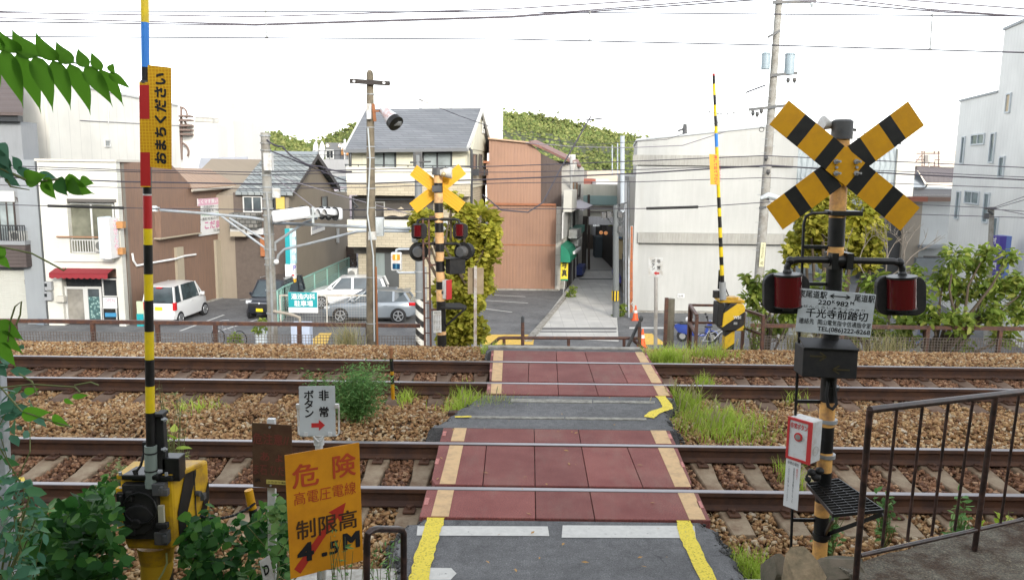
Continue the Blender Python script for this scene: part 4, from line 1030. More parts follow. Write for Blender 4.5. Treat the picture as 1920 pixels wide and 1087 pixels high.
# ================================================================ BEYOND THE TRACKS: far crossing gear, fences, poles, wires
P_fy = plain('far_orange_yellow',(.78,.42,.02),.5,var=.05)
P_cr = plain('pole_cream_orange',(.75,.45,.2),.6,var=.12,scale=5,grime=(.35,.2,.1),gamt=.36,gscale=6)
YF = 13.0
fs = thing('crossing_signal','far crossing signal seen from behind, ribbed yellow crossbuck and two pairs of lamps','crossing signal',at(829,660,YF),'crossing signals')
b = MB(); p0,p1 = at(829,664,YF),at(821,316,YF)
banded(b,p0,p1,.075,.07,[(664,1),(626,0),(619,1),(562,0),(540,1),(525,0),(507,1),(487,0),(470,1),(454,0),(434,1),(416,0),(398,1),(380,0),(362,1),(344,0)],664,318,16)
b.build('pole',[P_cr,P_bk],fs,smooth=True)
b = MB(); b.cyl(at(821,328,YF),at(821,315,YF),.1,.09,16); b.build('pole_cap',P_gm,fs,smooth=True)
b = MB(); q = at(823,324,YF - .05); b.loft([[q + Vector((.02 + k * .19,-.02 - k * .03,0)) + Vector((0,math.cos(a) * (.05 + .03 * k),math.sin(a) * (.05 + .045 * k))) for a in [i * math.pi / 6 for i in range(12)]] for k in (0,.5,1)])
b.build('horn_speaker',P_wh,fs,smooth=True)
b = MB(); q = at(831.5,327,YF - .16); b.ball(q,.04,10); b.build('horn_mouth',plain('brass',(.5,.4,.22),.4,.5),fs,smooth=True)
def ribbed_arm(c,e,hw,y):
	d = e - c; L = d.length; d.normalize(); nn = Vector((d.z,0,-d.x)); b = MB()
	b.prism([c - d * L - nn * hw,c + d * L - nn * hw,c + d * L + nn * hw,c - d * L + nn * hw],(0,.01,0))
	for k in range(-2,3): b.bar(c - d * L + nn * (k * hw * .45) - Vector((0,.006,0)),c + d * L + nn * (k * hw * .45) - Vector((0,.006,0)),hw * .17,.012,up=(0,1,0))
	return b.build('crossbuck_arm',P_fy,fs)
c = at(820.5,354,YF + .11)
ribbed_arm(c,at(775,319,YF + .11),.1,0); ribbed_arm(c + Vector((0,.022,0)),at(867,317,YF + .13),.1,0)
b = MB(); b.box(-.075,.075,-.1,.1,-.05,.05,M=Matrix.Translation(at(820,354,YF))); b.build('crossbuck_clamp',P_gm,fs,bevel=.006)
for y,xl,xr in ((411,784,860),(457,787,862)):
	b = MB(); Yl = YF + (-.05 if y < 420 else .08)
	b.tube([at(xl - 1,y + 10,Yl),at(xl,y + 2,Yl),at(xl + 8,y,Yl),at(821,y,Yl),at(xr - 6,y,Yl),at(xr,y + 2,Yl),at(xr + 2,y + 10,Yl)],.024,10)
	b.build('lamp_arm',P_bk2,fs,smooth=True)
lamp(771,800,419,448,775.5,790,422,443,YF - .1,fs)
lamp(849,877,419,448,854,869,420,442,YF - .1,fs)
for x,dx in ((785,0),(868,1)):
	b = MB(); q = at(x,472,YF + .1); nv = Vector((.35 * dx,.94,0)).normalized()
	b.cyl(q,q + nv * .02,.16,.155,28); b.build('lamp',P_bk2,fs,smooth=True)
	lo_ = bpy.context.scene.collection.objects[-1] if False else None
	b = MB(); b.tube([q,q - nv * .05,q - nv * .13],[.1,.1,.075],20); b.build('lamp_housing',P_gm,fs,smooth=True)
	b = MB(); b.tube([q + nv * .02,q + nv * .2],[.12,.13],20,cap=False); b.build('lamp_visor',P_bk2,fs,smooth=True)
b = MB(); b.box(-.14,.14,-.09,.09,-.12,.12,M=Matrix.Translation(at(854,499,YF + .05)) @ Matrix.Rotation(.5,4,'Z')); b.box(-.2,.19,-.12,.14,.12,.135,M=Matrix.Translation(at(853,498,YF + .05)) @ Matrix.Rotation(.5,4,'Z'))
b.build('direction_indicator',P_bk2,fs,bevel=.008)
b = MB(); M_ = Matrix.Translation(at(835,542,YF - .02)) @ Matrix.Rotation(-.6,4,'Z'); b.box(-.07,.07,-.06,.06,-.155,.155,M=M_); eb = b.build('button_box',P_wh,fs,bevel=.008)
b = MB(); b.box(.07,.085,-.065,.065,-.16,.16,M=M_); b.build('red_frame',T_rd,eb)
b = MB(); b.box(-.02,.01,-.075,-.06,-.07,-.02,M=M_); b.build('hole_cover',P_gm,eb)
pl = Plate((812,583),(827,582),(813,624),YF - .1); nb = pl.board('notice',P_wh,fs,th=.004)
pl.text('使用方法',nb,T_bk,.1,.88,.9,.95)
for u in (.1,.3,.5,.7): pl.text('非\n常\nの\n場\n合\nは\n押\nす',nb,T_bk,u,.1,u + .1,.82,lines=.9)
b = MB(); z = at(830,577,YF).z;
ring = [at(826,578,YF - .12),at(870,575,YF - .15),at(875,578,YF + .05),at(862,574,YF + .35),at(829,576,YF + .3)]
ring = [Vector((p.x,p.y,z)) for p in ring]; b.prism(ring,(0,0,.03))
b.build('step_plate',P_bk2,fs)
b = MB()
for e in (ring[1],ring[2]): b.bar(e,at(831,615,YF),.015,.03)
b.build('step_brace',P_bk2,fs)
b = MB()
for x0,x1 in ((793,797),(804,808)): b.bar(at(x0,412,YF - .08),at(x1,660,YF - .08),.022,.03)
for k in range(9): b.bar(at(793.3 + k * .45,428 + k * 28,YF - .08),at(804.5 + k * .4,428 + k * 28,YF - .08),.02,.016)
for y in (407,497,581): b.bar(at(805,y,YF - .08),at(822,y - 1,YF),.02,.03)
b.build('ladder',P_rb,fs)
# ---- far barrier
YH = 13.2
fg = thing('crossing_gate','far crossing gate, slim arm raised, yellow machine with black diagonal and WB1','crossing gate',at(1372,655,YH),'crossing gates')
q0,q1 = at(1355,545,YH - .05),at(1338,138,YH - .05)
def pos2(y): return q0.lerp(q1,(545 - y) / 407)
b = MB(); ys_ = [545,515,495,479,460,442,423,402,386,366,347,286,272,247,234,215,195,177,157,142,138]; mi_ = [0,1,0,1,0,1,0,1,0,1,1,1,2,1,0,1,0,1,0,3]
for i in range(len(mi_)): r = .034 - i * .0006; b.tube([pos2(ys_[i]),pos2(ys_[i + 1])],[r,r],10,mi_[i],cap=(i in (0,19)))
b.build('gate_arm',[P_bk,P_ye,P_bl,P_rd],fg,smooth=True)
pl = Plate((1330,289),(1347,290),(1332,346),YH - .09); fb = pl.board('flag_board',plain('flag_orange',(.75,.38,.02),.45),fg,th=.004)
text('押して出て下さい',fb,T_rd,pl.p(.45,.97),-pl.u,pl.r,pl.h * .94,pl.w * .4,bold=.02); text('とじこめられたら',fb,T_rd,pl.p(1.0,.8),-pl.u,pl.r,pl.h * .7,pl.w * .22)
b = MB(); b.box(-.02,.02,.02,.05,-.02,.3,M=Matrix.Translation(at(1349,540,YH))); b.build('holder',P_bk2,fg,bevel=.004)
b = MB(); b.tube([pos2(562),pos2(528)],.055,14); b.build('damper_tube',P_gr,fg,smooth=True)
b = MB(); b.box(-.06,.05,-.03,.08,-.06,.06,M=Matrix.Translation(at(1345,552,YH))); b.build('switch_box',P_bk2,fg,bevel=.006)
b = MB(); b.tube([at(1358,535,YH),at(1366,554,YH),at(1359,556,YH)],.01,6); b.build('spring_rod',P_bk2,fg)
def vz(px,py,Y): return at(px,py,Y)
a_,c_ = at(1350,620,YH),at(1398,568,YH)
HZ2 = hazard('far_hazard',0,0,0,-.75,0,1,.46,.02,(.72,.46,.02))
b = MB(); x0,x1 = a_.x + .03,c_.x; z0,z1 = a_.z,c_.z
b.prism([(x0,YH,z0),(x1 - .02,YH,z0),(x1,YH,z0 + .06),(x1,YH,z1 - .08),(x1 - .03,YH,z1 - .02),(x0 + .12,YH,z1),(x0 + .02,YH,z1 - .14)],(0,.36,0))
mb_ = b.build('machine_box',HZ2,fg,bevel=.015)
b = MB(); b.box(x0 - .08,x0 + .02,YH + .02,YH + .34,z0 + .08,z1 - .02); b.build('mechanism',P_bk2,fg,bevel=.008)
b = MB(); b.box(x0 - .06,x1 - .02,YH - .015,YH + .37,z1,z1 + .05); b.box(x0 + .05,x1 - .12,YH + .02,YH + .2,z1 + .05,z1 + .09); b.build('lid',[P_my],fg,bevel=.008)
text('WB1',mb_,T_wh,(at(1375,597.5,YH - .001).x,YH - .001,at(1375,597.5,YH).z),(1,0,0),(0,0,1),at(1389,597,YH).x - at(1375,597,YH).x,.052,bold=.02,proud=.004)
pp = at(1379,606,YH); b = MB(); b.box(-.03,.03,-.004,0,-.02,.02,M=Matrix.Translation(pp)); b.build('data_plate',P_gr,mb_)
b = MB(); b.box(at(1362,620,YH).x,at(1380,620,YH).x,YH + .06,YH + .24,at(1370,690,YH).z,z0); b.build('pedestal',HZ2,fg,bevel=.006)
# brown guard rails round the far barrier
bg_ = thing('guard_frame','brown angle iron guard frame round the far gate machine','guard frame',at(1350,655,YH + .5))
zt2 = at(1300,583,YH + .3).z; zm2 = at(1300,617,YH + .3).z; zb2 = zt2 - 1.0
xs_ = [at(1297,583,YH + .3).x,at(1413,583,YH + .3).x]
FP = [(xs_[0],YH - .1),(xs_[0] + .1,YH + .9),(xs_[1] - .2,YH + .9),(xs_[1] + .05,YH - .1)]
for i,(x,y) in enumerate(FP + [((FP[1][0] + FP[2][0]) / 2 - .35,YH + .9),(xs_[1] - .15,YH + .35)]):
	b = MB(); b.box(x - .025,x + .025,y - .025,y + .025,zb2,zt2 - .02); b.build('post',P_rb,bg_)
for z in (zt2,zm2):
	for i in range(3):
		b = MB(); b.bar((*FP[i],z),(*FP[i + 1],z),.05,.04); b.build('rail_bar',P_rb,bg_)
# ---- rails at the top of the far steps
st = thing('step_railing','low brown pipe barrier across the head of the far steps','barrier',at(1070,660,14.1))
b = MB(); b.tube([at(915,651,14.1),at(936,634,14.1),at(945,633,14.1),at(1196,634,14.1)],.03,8); b.build('top_rail',P_rb,st,smooth=True)
b = MB(); b.tube([at(950,654,14.1),at(1193,654,14.1)],.018,8); b.build('bottom_rail',P_rb,st,smooth=True)
for x in (945,1066,1170):
	b = MB(); b.tube([at(x,634,14.1),at(x,668,14.1)],.028,8); b.build('post',P_rb,st,smooth=True)
for x,y0,lab in ((980,592,'left brown bollard post with grey tip beside the far landing'),(1199,600,'right brown bollard post with hooked grey cap beside the far landing')):
	b = MB(); b.tube([at(x,668,13.85),at(x,y0 + 12,13.85)],.032,10,0); b.tube([at(x,y0 + 12,13.85),at(x,y0 + 2,13.85),at(x,y0,13.85)],[.032,.03,.012],10,1)
	if x > 1100: b.ball(at(x + 3,597,13.85),.05,10,1,sc=(.8,.8,1.2))
	tag(b.build('bollard',[P_rb,P_gm],smooth=True),lab,'bollard','bollards of the far landing')
b = MB(); b.tube([at(1176,652,14.0),at(1197,607,14.0)],.03,8); tag(b.build('stair_handrail',P_gm),'dark slanting handrail going down the far steps','handrail')
b = MB(); b.tube([at(1187,637,14.3),at(1215,660,14.3)],.03,8); tag(b.build('stair_handrail',P_rb),'brown slanting rail at the right foot of the barrier','handrail')
# traffic cones
def cone(px,py,h,lab):
	q = G(px,py,S + .004); t = thing('traffic_cone',lab,'traffic cone',q,'traffic cones'); b = MB(); b.tube([q + Vector((0,0,.03)),q + Vector((0,0,h))],[h * .2,h * .04],14,0); b.build('cone_body',plain('cone_orange',(.75,.1,.02),.5),t,smooth=True)
	b = MB(); b.box(-h * .26,h * .26,-h * .26,h * .26,0,.035,M=Matrix.Translation(q)); b.build('cone_base',plain('cone_base',(.5,.07,.02),.6),t)
	b = MB(); b.tube([q + Vector((0,0,h * .5)),q + Vector((0,0,h * .68))],[h * .135,h * .098],14,0,cap=False); b.build('reflective_band',P_wh,t)
cone(1191,600,.72,'orange traffic cone at the corner of the white building by the alley')
cone(1204,650,.75,'orange traffic cone on the yellow paving behind the landing')
# emergency sign beyond the tracks
es = thing('emergency_button_sign','small emergency button board with red arrow pointing left, beyond the tracks','sign',at(1231,655,13.6),'emergency button direction signs')
pl = Plate((1216,482),(1243,483),(1216,519),13.6); bd = pl.board('board',P_wh,es,th=.004)
pl.text('非\n\n常',bd,T_bk,.58,.38,.84,.9,.02,lines=.8); pl.text('ボ\nタ\nン',bd,T_bk,.2,.36,.45,.9,.015,lines=.9); pl.poly('arrow',T_rd,bd,arrow_uv(.75,.35,.2,.05,.2,.11))
b = MB(); b.tube([at(1229,668,13.63),at(1230,519,13.63)],.033,10); b.build('post',plain('dull_white_post',(.5,.48,.45),.6,grime=(.33,.3,.26)),es,smooth=True)
# back of a board on a white post left of the crossing
bb_ = thing('sign_back','tan back of a board on a rust spotted white post beside the yellow bush','sign',at(890,655,13.4))
b = MB(); a_,c_ = at(877,551,13.45),at(907,502,13.45); b.box(a_.x,c_.x,13.45,13.46,a_.z,c_.z); b.build('board',plain('tan_board',(.4,.31,.2),.6,grime=(.28,.21,.13),gscale=3),bb_)
b = MB(); b.bar(at(891,658,13.4),at(891.5,499,13.4),.05,.04,up=(0,1,0)); b.build('post',plain('spotted_post',(.58,.56,.52),.6,grime=(.3,.16,.09),gamt=.35,gscale=6),bb_)
# two old stakes right of the landing
b = MB(); b.bar(at(1246,668,13.7),at(1250,558,13.7),.06,.05,up=(0,1,0)); tag(b.build('stake',P_rb),'thin rusty iron stake beside the grey stump post','stake')
b = MB(); q = at(1257,560,13.75); b.tube([at(1253,672,13.75),q],[.085,.08],10); tag(b.build('stump_post',plain('weathered_wood',(.2,.18,.14),.9,var=.3,scale=6,grime=(.1,.09,.06))),'weathered grey wooden post wrapped with wire right of the landing','post')
# ---------------------------------------------------------------- brown mesh fences along the embankment edge
def fence(x0,x1,y,zt,posts,label,zmesh):
	t = thing('mesh_fence',label,'fence',((x0 + x1) / 2,y,-.8),'brown fences along the far side of the railway')
	b = MB(); b.box(x0,x1,y - .03,y + .03,zt - .07,zt); b.build('top_rail',P_rb,t)
	for p in posts:
		b = MB(); b.box(p - .035,p + .035,y - .035,y + .035,-1.2,zt - .07); b.build('post',P_rb,t)
	b = MB(); n = int((x1 - x0) / .055)
	for i in range(n): x = x0 + (x1 - x0) * i / n; b.box(x - .004,x + .004,y - .045,y - .037,-1.2,zmesh)
	for i in range(int((zmesh + 1.2) / .055) + 1): z = zmesh - i * .055; b.box(x0,x1,y - .046,y - .036,z - .004,z + .004)
	b.build('wire_mesh',plain('wire_grey',(.16,.13,.11),.6),t)
YFN = 14.75
zf = at(100,600,YFN).z
L_ = lambda px: at(px,640,YFN).x
fence(-14,L_(788),YFN,at(300,601,YFN).z,[L_(p) for p in (-140,30,176,297,405,562,690)],'rusty brown mesh fence along the left embankment edge',at(100,621,YFN).z)
fence(L_(1415),16,YFN + .3,at(1700,610,YFN + .3).z,[L_(p) for p in (1422,1590,1753,1892,2050)],'rusty brown mesh fence along the right embankment edge',at(1700,632,YFN + .3).z)
# ---------------------------------------------------------------- poles
M_wood = plain('pole_wood',(.2,.165,.115),.85,var=.25,scale=7,grime=(.1,.085,.06),gamt=.45,gscale=5,bmp=.4)
M_cpole = plain('pole_concrete',(.33,.32,.29),.85,var=.12,scale=3,grime=(.2,.18,.15),gamt=.4,gscale=3,bmp=.2)
M_cp2 = plain('pole_concrete_dark',(.2,.2,.19),.85,var=.15,grime=(.14,.13,.12))
YP = 14.6
wp = thing('wooden_pole','weathered wooden pole with dark crossarm and white floodlight','utility pole',at(697,655,YP))
b = MB(); b.tube([at(697,672,YP),at(694,145,YP),at(693.5,137,YP),at(693,132,YP)],[.1,.062,.058,.035],18); b.build('pole',M_wood,wp,smooth=True)
b = MB(); b.bar(at(656,152,YP - .1),at(731,157,YP - .1),.06,.08); b.build('crossarm',plain('dark_timber',(.05,.042,.038),.8),wp)
for x,y in ((664,153),(720,156)):
	b = MB(); q = at(x,y,YP - .15); b.cyl(q,q + Vector((0,-.02,0)),.025,n=10); b.build('insulator',T_wh,wp)
b = MB(); a_,c_ = at(688,224,YP - .12),at(696,195,YP - .12); b.box(a_.x,c_.x,YP - .16,YP - .06,a_.z,c_.z); b.build('junction_box',P_wh,wp,bevel=.006)
b = MB(); b.bar(at(700,195,YP - .05),at(703,228,YP - .05),.05,.05,up=(0,1,0)); b.bar(at(700,209,YP - .06),at(716,208,YP - .1),.03,.03); b.build('lamp_bracket',plain('rust_orange',(.3,.12,.05),.8),wp)
q0,q1 = at(716,203,YP - .12),at(737,226,YP - .3); fd = (q1 - q0).normalized()
b = MB(); b.tube([q0,q0 + fd * .06,q1],[.05,.075,.135],20); fl_ = b.build('floodlight',plain('flood_white',(.55,.62,.66),.5,grime=(.4,.12,.08),gamt=.3,gscale=4),wp,smooth=True)
b = MB(); b.tube([q1,q1 + fd * .1],[.14,.145],20); b.build('visor',P_bk,fl_,smooth=True)
for k in range(4):
	b = MB(); q = q1 + fd * .105 + Vector((0,0,.02 + .02 * (k - 2))); b.bar(q - Vector((.09,0,0)),q + Vector((.09,0,0)),.006,.006); b.build('louvre',P_gr,fl_)
for y in (178,240,276,297,317,354,390,520,606):
	b = MB(); q = at(695 + (y - 200) * .005,y,YP); b.cyl(q,q + Vector((0,0,.018)),.07 + (y - 150) * 7e-5,n=16); b.build('hoop',P_gr,wp)
b = MB(); b.tube([at(690,240,YP - .1),at(694,300,YP - .12),at(689,400,YP - .12),at(700,480,YP - .14),at(702,640,YP - .14)],.014,6); b.build('cable',P_wg,wp,smooth=True)
b = MB(); b.bar(at(705,500,YP - .05),at(708,655,YP - .05),.03,.03,up=(0,1,0)); b.build('conduit',plain('rust_orange',(.3,.12,.05),.8),wp)
b = MB(); q = at(697,449,YP); b.cyl(q,q + Vector((0,0,.15)),.09,.088,18); b.build('white_band',P_wh,wp,smooth=True)
YC = 17.6
cpz = S
cpl = thing('signal_pole','concrete pole carrying grey cantilever arms and white traffic signals, left of centre','utility pole',Vector((at(509,640,YC).x,YC,S)))
top = at(497,249,YC); bot = Vector((at(511,640,YC).x + .03,YC,S))
b = MB(); b.tube([bot,top],[.12,.095],20); b.build('pole',M_cpole,cpl,smooth=True)
for y in (256,270,283,308,330,352,362,374,392,405,440,468,485,497,545,588):
	b = MB(); q = at(497 + (y - 249) * .037,y,YC); b.cyl(q,q + Vector((0,0,.03)),.117,n=16); b.build('clamp',P_gr,cpl)
P_pipe = plain('pale_blue_pipe',(.42,.47,.52),.45,.2,var=.08,grime=(.35,.36,.36))
def arm_tube(nm,pts,r,Ys,mt=None):
	b = MB(); b.tube([at(x,y,Y) for (x,y),Y in zip(pts,Ys)],r,10); return b.build(nm,mt or P_pipe,cpl,smooth=True)
arm_tube('cantilever_arm',[(505,418),(560,420),(690,426),(770,429)],.034,[YC,YC,YC - .4,YC - .5])
arm_tube('cantilever_arm',[(519,490),(522,478),(534,467),(575,458),(670,434),(690,433),(770,434)],.03,[YC,YC,YC,YC - .1,YC - .4,YC - .4,YC - .5])
arm_tube('cantilever_arm',[(500,413),(470,408),(380,400),(300,394)],.032,[YC] * 4)
arm_tube('brace',[(499,466),(490,460),(415,405)],.024,[YC] * 3); arm_tube('brace',[(502,452),(488,445),(430,409)],.024,[YC] * 3)
arm_tube('brace',[(516,470),(516,455),(570,418),(595,408)],.03,[YC] * 4); arm_tube('brace',[(505,420),(540,408),(590,404)],.02,[YC] * 4)
b = MB(); b.cyl(at(290,396,YC),at(290,386,YC),.08,.05,14); b.box(-.09,.09,-.05,.05,-.02,.02,M=Matrix.Translation(at(290,390,YC))); b.build('end_cap',P_wg,cpl)
b = MB(); a_,c_ = at(497,320,YC - .2),at(511,287,YC - .2); b.box(a_.x,c_.x,YC - .3,YC - .13,a_.z,c_.z); b.build('junction_box',P_wh,cpl,bevel=.01)
b = MB(); b.cyl(at(518,371,YC - .15),at(518,353,YC - .15),.09,n=16); b.build('transformer_can',P_wh,cpl,bevel=.008)
b = MB(); b.tube([at(500,360,YC - .16),at(505,420,YC - .16),at(512,640,YC - .18)],.03,8); b.build('conduit',P_gr,cpl,smooth=True)
b = MB(); b.tube([at(512,583,YC - .15),at(545,589,YC - .2),at(562,595,YC - .2),at(563,612,YC - .2)],.035,8); b.build('cable_elbow',plain('beige_pipe',(.42,.37,.3),.6),cpl,smooth=True)
b = MB(); b.ball(at(518,491,YC - .18),.06,12); b.build('insulator',T_wh,cpl,smooth=True)
# vehicle signals: white housings with visors
S_wh = plain('signal_white',(.66,.67,.68),.45,var=.05)
def vehicle_signal(p,d,label,sc):
	"""horizontal three-lamp signal: centre p, long axis d"""
	p,d = Vector(p),Vector(d).normalized(); nrm = Vector((d.y,-d.x,0)).normalized(); up = d.cross(nrm) * -1
	if up.z < 0: up = -up
	t = thing('traffic_light',label,'traffic light',p,'vehicle traffic lights over the street')
	M_ = Matrix(((d.x,nrm.x,up.x,p.x),(d.y,nrm.y,up.y,p.y),(d.z,nrm.z,up.z,p.z),(0,0,0,1))) @ Matrix.Scale(sc,4)
	b = MB(); b.box(-.62,.62,-.09,.09,-.2,.2,M=M_); b.build('housing',S_wh,t,bevel=.05)
	for k in (-1,0,1):
		b = MB(); rr = []
		for s_ in (.09,.3,.48):
			rr.append([M_ @ Vector((k * .4 + .17 * math.cos(a),s_ - (.0 if math.sin(a) > -.2 else s_ * .5 - .05),.17 * math.sin(a))) for a in [math.pi * i / 10 - .25 for i in range(14)]])
		b.loft(rr,cap=False,close=False); vs = b.build('visor',S_wh,t,smooth=True,fix=False); m_ = vs.modifiers.new('s','SOLIDIFY'); m_.thickness = .012
		b = MB(); b.cyl(M_ @ Vector((k * .4,.085,0)),M_ @ Vector((k * .4,.1,0)),.15,n=20); b.build('lens',plain('lens_dark',(.03,.03,.03),.2),t)
	return t
vehicle_signal(at(546,402,YC - .6),(-1,-.35,-.14),'white traffic light with its back turned, left of the pair on the concrete pole',.64)
vehicle_signal(at(620,400,YC - .3),(.9,-.9,.02),'white traffic light with hooded lamps, right of the pair on the concrete pole',.66)
b = MB(); b.bar(at(560,408,YC - .5),at(600,404,YC - .5),.06,.06); b.tube([at(587,418,YC - .5),at(587,388,YC - .5)],.03,8); b.build('signal_bracket',P_wg,cpl)
# signal seen from behind, beyond the wooden pole
vs_ = thing('traffic_light','grey back of a three lamp traffic light behind the far crossing signal','traffic light',at(832,435,YC - .5),'vehicle traffic lights over the street')
a_,c_ = at(771,456,YC - .5),at(895,416,YC - .5)
b = MB(); b.box(a_.x,c_.x,YC - .5,YC - .3,a_.z,c_.z); b.build('housing',plain('signal_back',(.5,.51,.5),.5,var=.06),vs_,bevel=.06)
for k in range(3):
	b = MB(); x = a_.x + (c_.x - a_.x) * (.2 + .3 * k); b.tube([(x,YC - .3,(a_.z + c_.z) / 2),(x,YC - .05,(a_.z + c_.z) / 2)],[.17,.19],16,cap=False); b.build('visor',P_wh,vs_)
b = MB(); a_,c_ = at(703,442,YC - .6),at(719,408,YC - .6); b.box(a_.x,c_.x,YC - .7,YC - .52,a_.z,c_.z); b.box(a_.x + .04,a_.x + .1,YC - .72,YC - .7,a_.z + .05,c_.z - .05); b.build('control_box',P_wg,cpl,bevel=.008)
# ---- pedestrian light on the striped grey pole across the street
YQ = 31.3
gp = thing('lamp_post','grey steel post with black and white striped foot across the street','post',G(790,640,S))
stripe = hazard('bw_stripes',0,0,0,.9,0,1.0,.52,.1,(.6,.58,.52))
b = MB(); x = at(786,640,YQ).x; zz = lambda y: at(786,y,YQ).z
b.tube([(x + .03,YQ,S),(x + .02,YQ,zz(560))],.17,16,1); b.tube([(x + .02,YQ,zz(560)),(x,YQ,zz(291))],[.155,.14],16,0); b.build('pole',[plain('pole_grey',(.19,.2,.2),.6,var=.1),stripe],gp,smooth=True)
b = MB(); b.tube([(x + .26,YQ,S),(x + .26,YQ,zz(500))],.055,8); b.build('conduit',P_gr,gp,smooth=True)
for y in (470,510,547): b = MB(); b.cyl((x,YQ,zz(y)),(x,YQ,zz(y) + .05),.17,n=16); b.build('clamp',P_gr,gp)
b = MB(); b.box(-.16,.16,-.12,.12,-.25,.3,M=Matrix.Translation((x - .02,YQ,zz(300)))); b.tube([(x - .3,YQ - .1,zz(305)),(x + .5,YQ - .1,zz(303))],.04,6); b.build('pole_fittings',P_gm,gp)
pls = thing('pedestrian_light','white pedestrian light with lit orange standing man','pedestrian light',at(743,489,YQ))
a_,c_ = at(733.5,507,YQ),at(753,473,YQ); b = MB(); b.box(a_.x,c_.x,YQ - .1,YQ + .15,a_.z,c_.z); b.build('housing',P_wh,pls,bevel=.05)
def lens(y0,y1,mt):
	p,q = at(736,y1,YQ - .1),at(750,y0,YQ - .1); b = MB(); b.box(p.x,q.x,YQ - .13,YQ - .1,p.z,q.z); return b.build('lens',mt,pls,bevel=.03),p,q
g_on = glow('lamp_orange',(1.0,.16,.01),.32)
o,p,q = lens(477,487.5,g_on); xm = (p.x + q.x) / 2
def man(o,p,q,mt):
	b = MB(); hgt = q.z - p.z; b.ball(Vector((xm,YQ - .135,p.z + hgt * .82)),.03,8); b.box(xm - .03,xm + .03,YQ - .14,YQ - .131,p.z + hgt * .4,p.z + hgt * .7); b.box(xm - .025,xm - .004,YQ - .14,YQ - .131,p.z + hgt * .08,p.z + hgt * .4); b.box(xm + .004,xm + .025,YQ - .14,YQ - .131,p.z + hgt * .08,p.z + hgt * .4); b.build('standing_man',mt,o)
man(o,p,q,glow('lamp_white',(1.0,.6,.2),.5))
o,p,q = lens(494,504.5,plain('lens_blue',(.01,.05,.11),.2)); man(o,p,q,plain('man_blue',(.05,.18,.28),.3))
b = MB(); b.tube([at(742,474,YQ),at(743,469,YQ),at(748,467,YQ),at(786,467,YQ)],.045,8); b.build('bracket',P_pipe,pls,smooth=True); b = MB(); b.tube([at(744,508,YQ),at(748,511,YQ),at(786,511,YQ)],.045,8); b.build('bracket',P_pipe,pls,smooth=True)
# ---- tall concrete pole at the right
YU = 31.5
up_ = thing('utility_pole','tall leaning concrete pole with transformers in front of the white building','utility pole',Vector((at(1424,500,YU).x - .3,YU,S)))
b = MB(); top = at(1462,-20,YU); m1 = at(1441,280,YU); lo = at(1424,510,YU); dn = (lo - m1); bt = lo + dn * ((lo.z - S) / -dn.z if dn.z else 1)
b.tube([bt,lo,m1,top],[.21,.19,.16,.125],18); b.build('pole',M_cpole,up_,smooth=True)
for (x0,y0,x1,y1,tilt) in ((1427,99,1445,130,0),(1470,100,1491,140,0)):
	a_,c_ = at(x0,y1,YU - .1),at(x1,y0,YU - .1); r = (c_.x - a_.x) / 2; b = MB(); xm_ = (a_.x + c_.x) / 2
	b.tube([(xm_,YU - .1,a_.z),(xm_,YU - .1,c_.z - .05),(xm_,YU - .1,c_.z)],[r,r,r * .85],16); b.cyl((xm_,YU - .1,c_.z - .07),(xm_,YU - .1,c_.z - .05),r * 1.1,n=16); b.build('transformer',plain('transformer_grey',(.27,.33,.36),.5,var=.05),up_,smooth=True)
for (xa,ya_,xb,yb_,w_) in ((1449,5,1530,3,.06),(1440,70,1462,58,.05),(1444,142,1495,137,.06),(1404,206,1475,198,.06),(1424,390,1436,388,.05)):
	b = MB(); b.bar(at(xa,ya_,YU - .15),at(xb,yb_,YU - .15),w_ * 1.8,w_ * 1.8); b.build('crossarm',P_gm,up_)
for (x,y) in ((1478,146),(1490,146),(1412,208),(1420,210),(1428,204),(1523,4),(1437,292),(1441,318)):
	b = MB(); q = at(x,y,YU - .18); b.tube([q,q - Vector((0,0,.1)),q - Vector((0,0,.2))],[.06,.08,.03],8); b.build('insulator',P_gm if y > 140 else P_wg,up_)
for y in list(range(170,470,13)):
	b = MB(); xx = 1449 - (y - 170) * .084; q = at(xx,y,YU - .12); s_ = 1 if (y // 13) % 2 else -1; b.tube([q - Vector((.16 if s_ > 0 else .26,0,0)),q + Vector((.26 if s_ > 0 else .16,0,0))],.012,5); b.build('step_bolt',P_gr,up_)
b = MB(); b.tube([at(1426,372,YU - .2),at(1440,366,YU - .25),at(1462,372,YU - .3)],[.07,.12,.09],12); b.build('splice_box',P_wg,up_,smooth=True)
pl = Plate((1427,455),(1436,455),(1423,500),YU - .22); ob = pl.board('address_plate',plain('pale_yellow',(.6,.57,.35),.6),up_,th=.01); pl.text('十\n四\n日\n元\n町',ob,T_bk,.25,.35,.75,.95,lines=.95); pl.text('40',ob,T_bk,.2,.08,.8,.22)
b = MB()
for i in range(14): a0,a1 = i * .52,(i + 1) * .52; c = at(1428,243,YU - .2); b.bar(c + Vector((math.cos(a0),0,math.sin(a0))) * .09,c + Vector((math.cos(a1),0,math.sin(a1))) * .09,.02,.02)
b.build('cable_ring',P_bk2,up_)
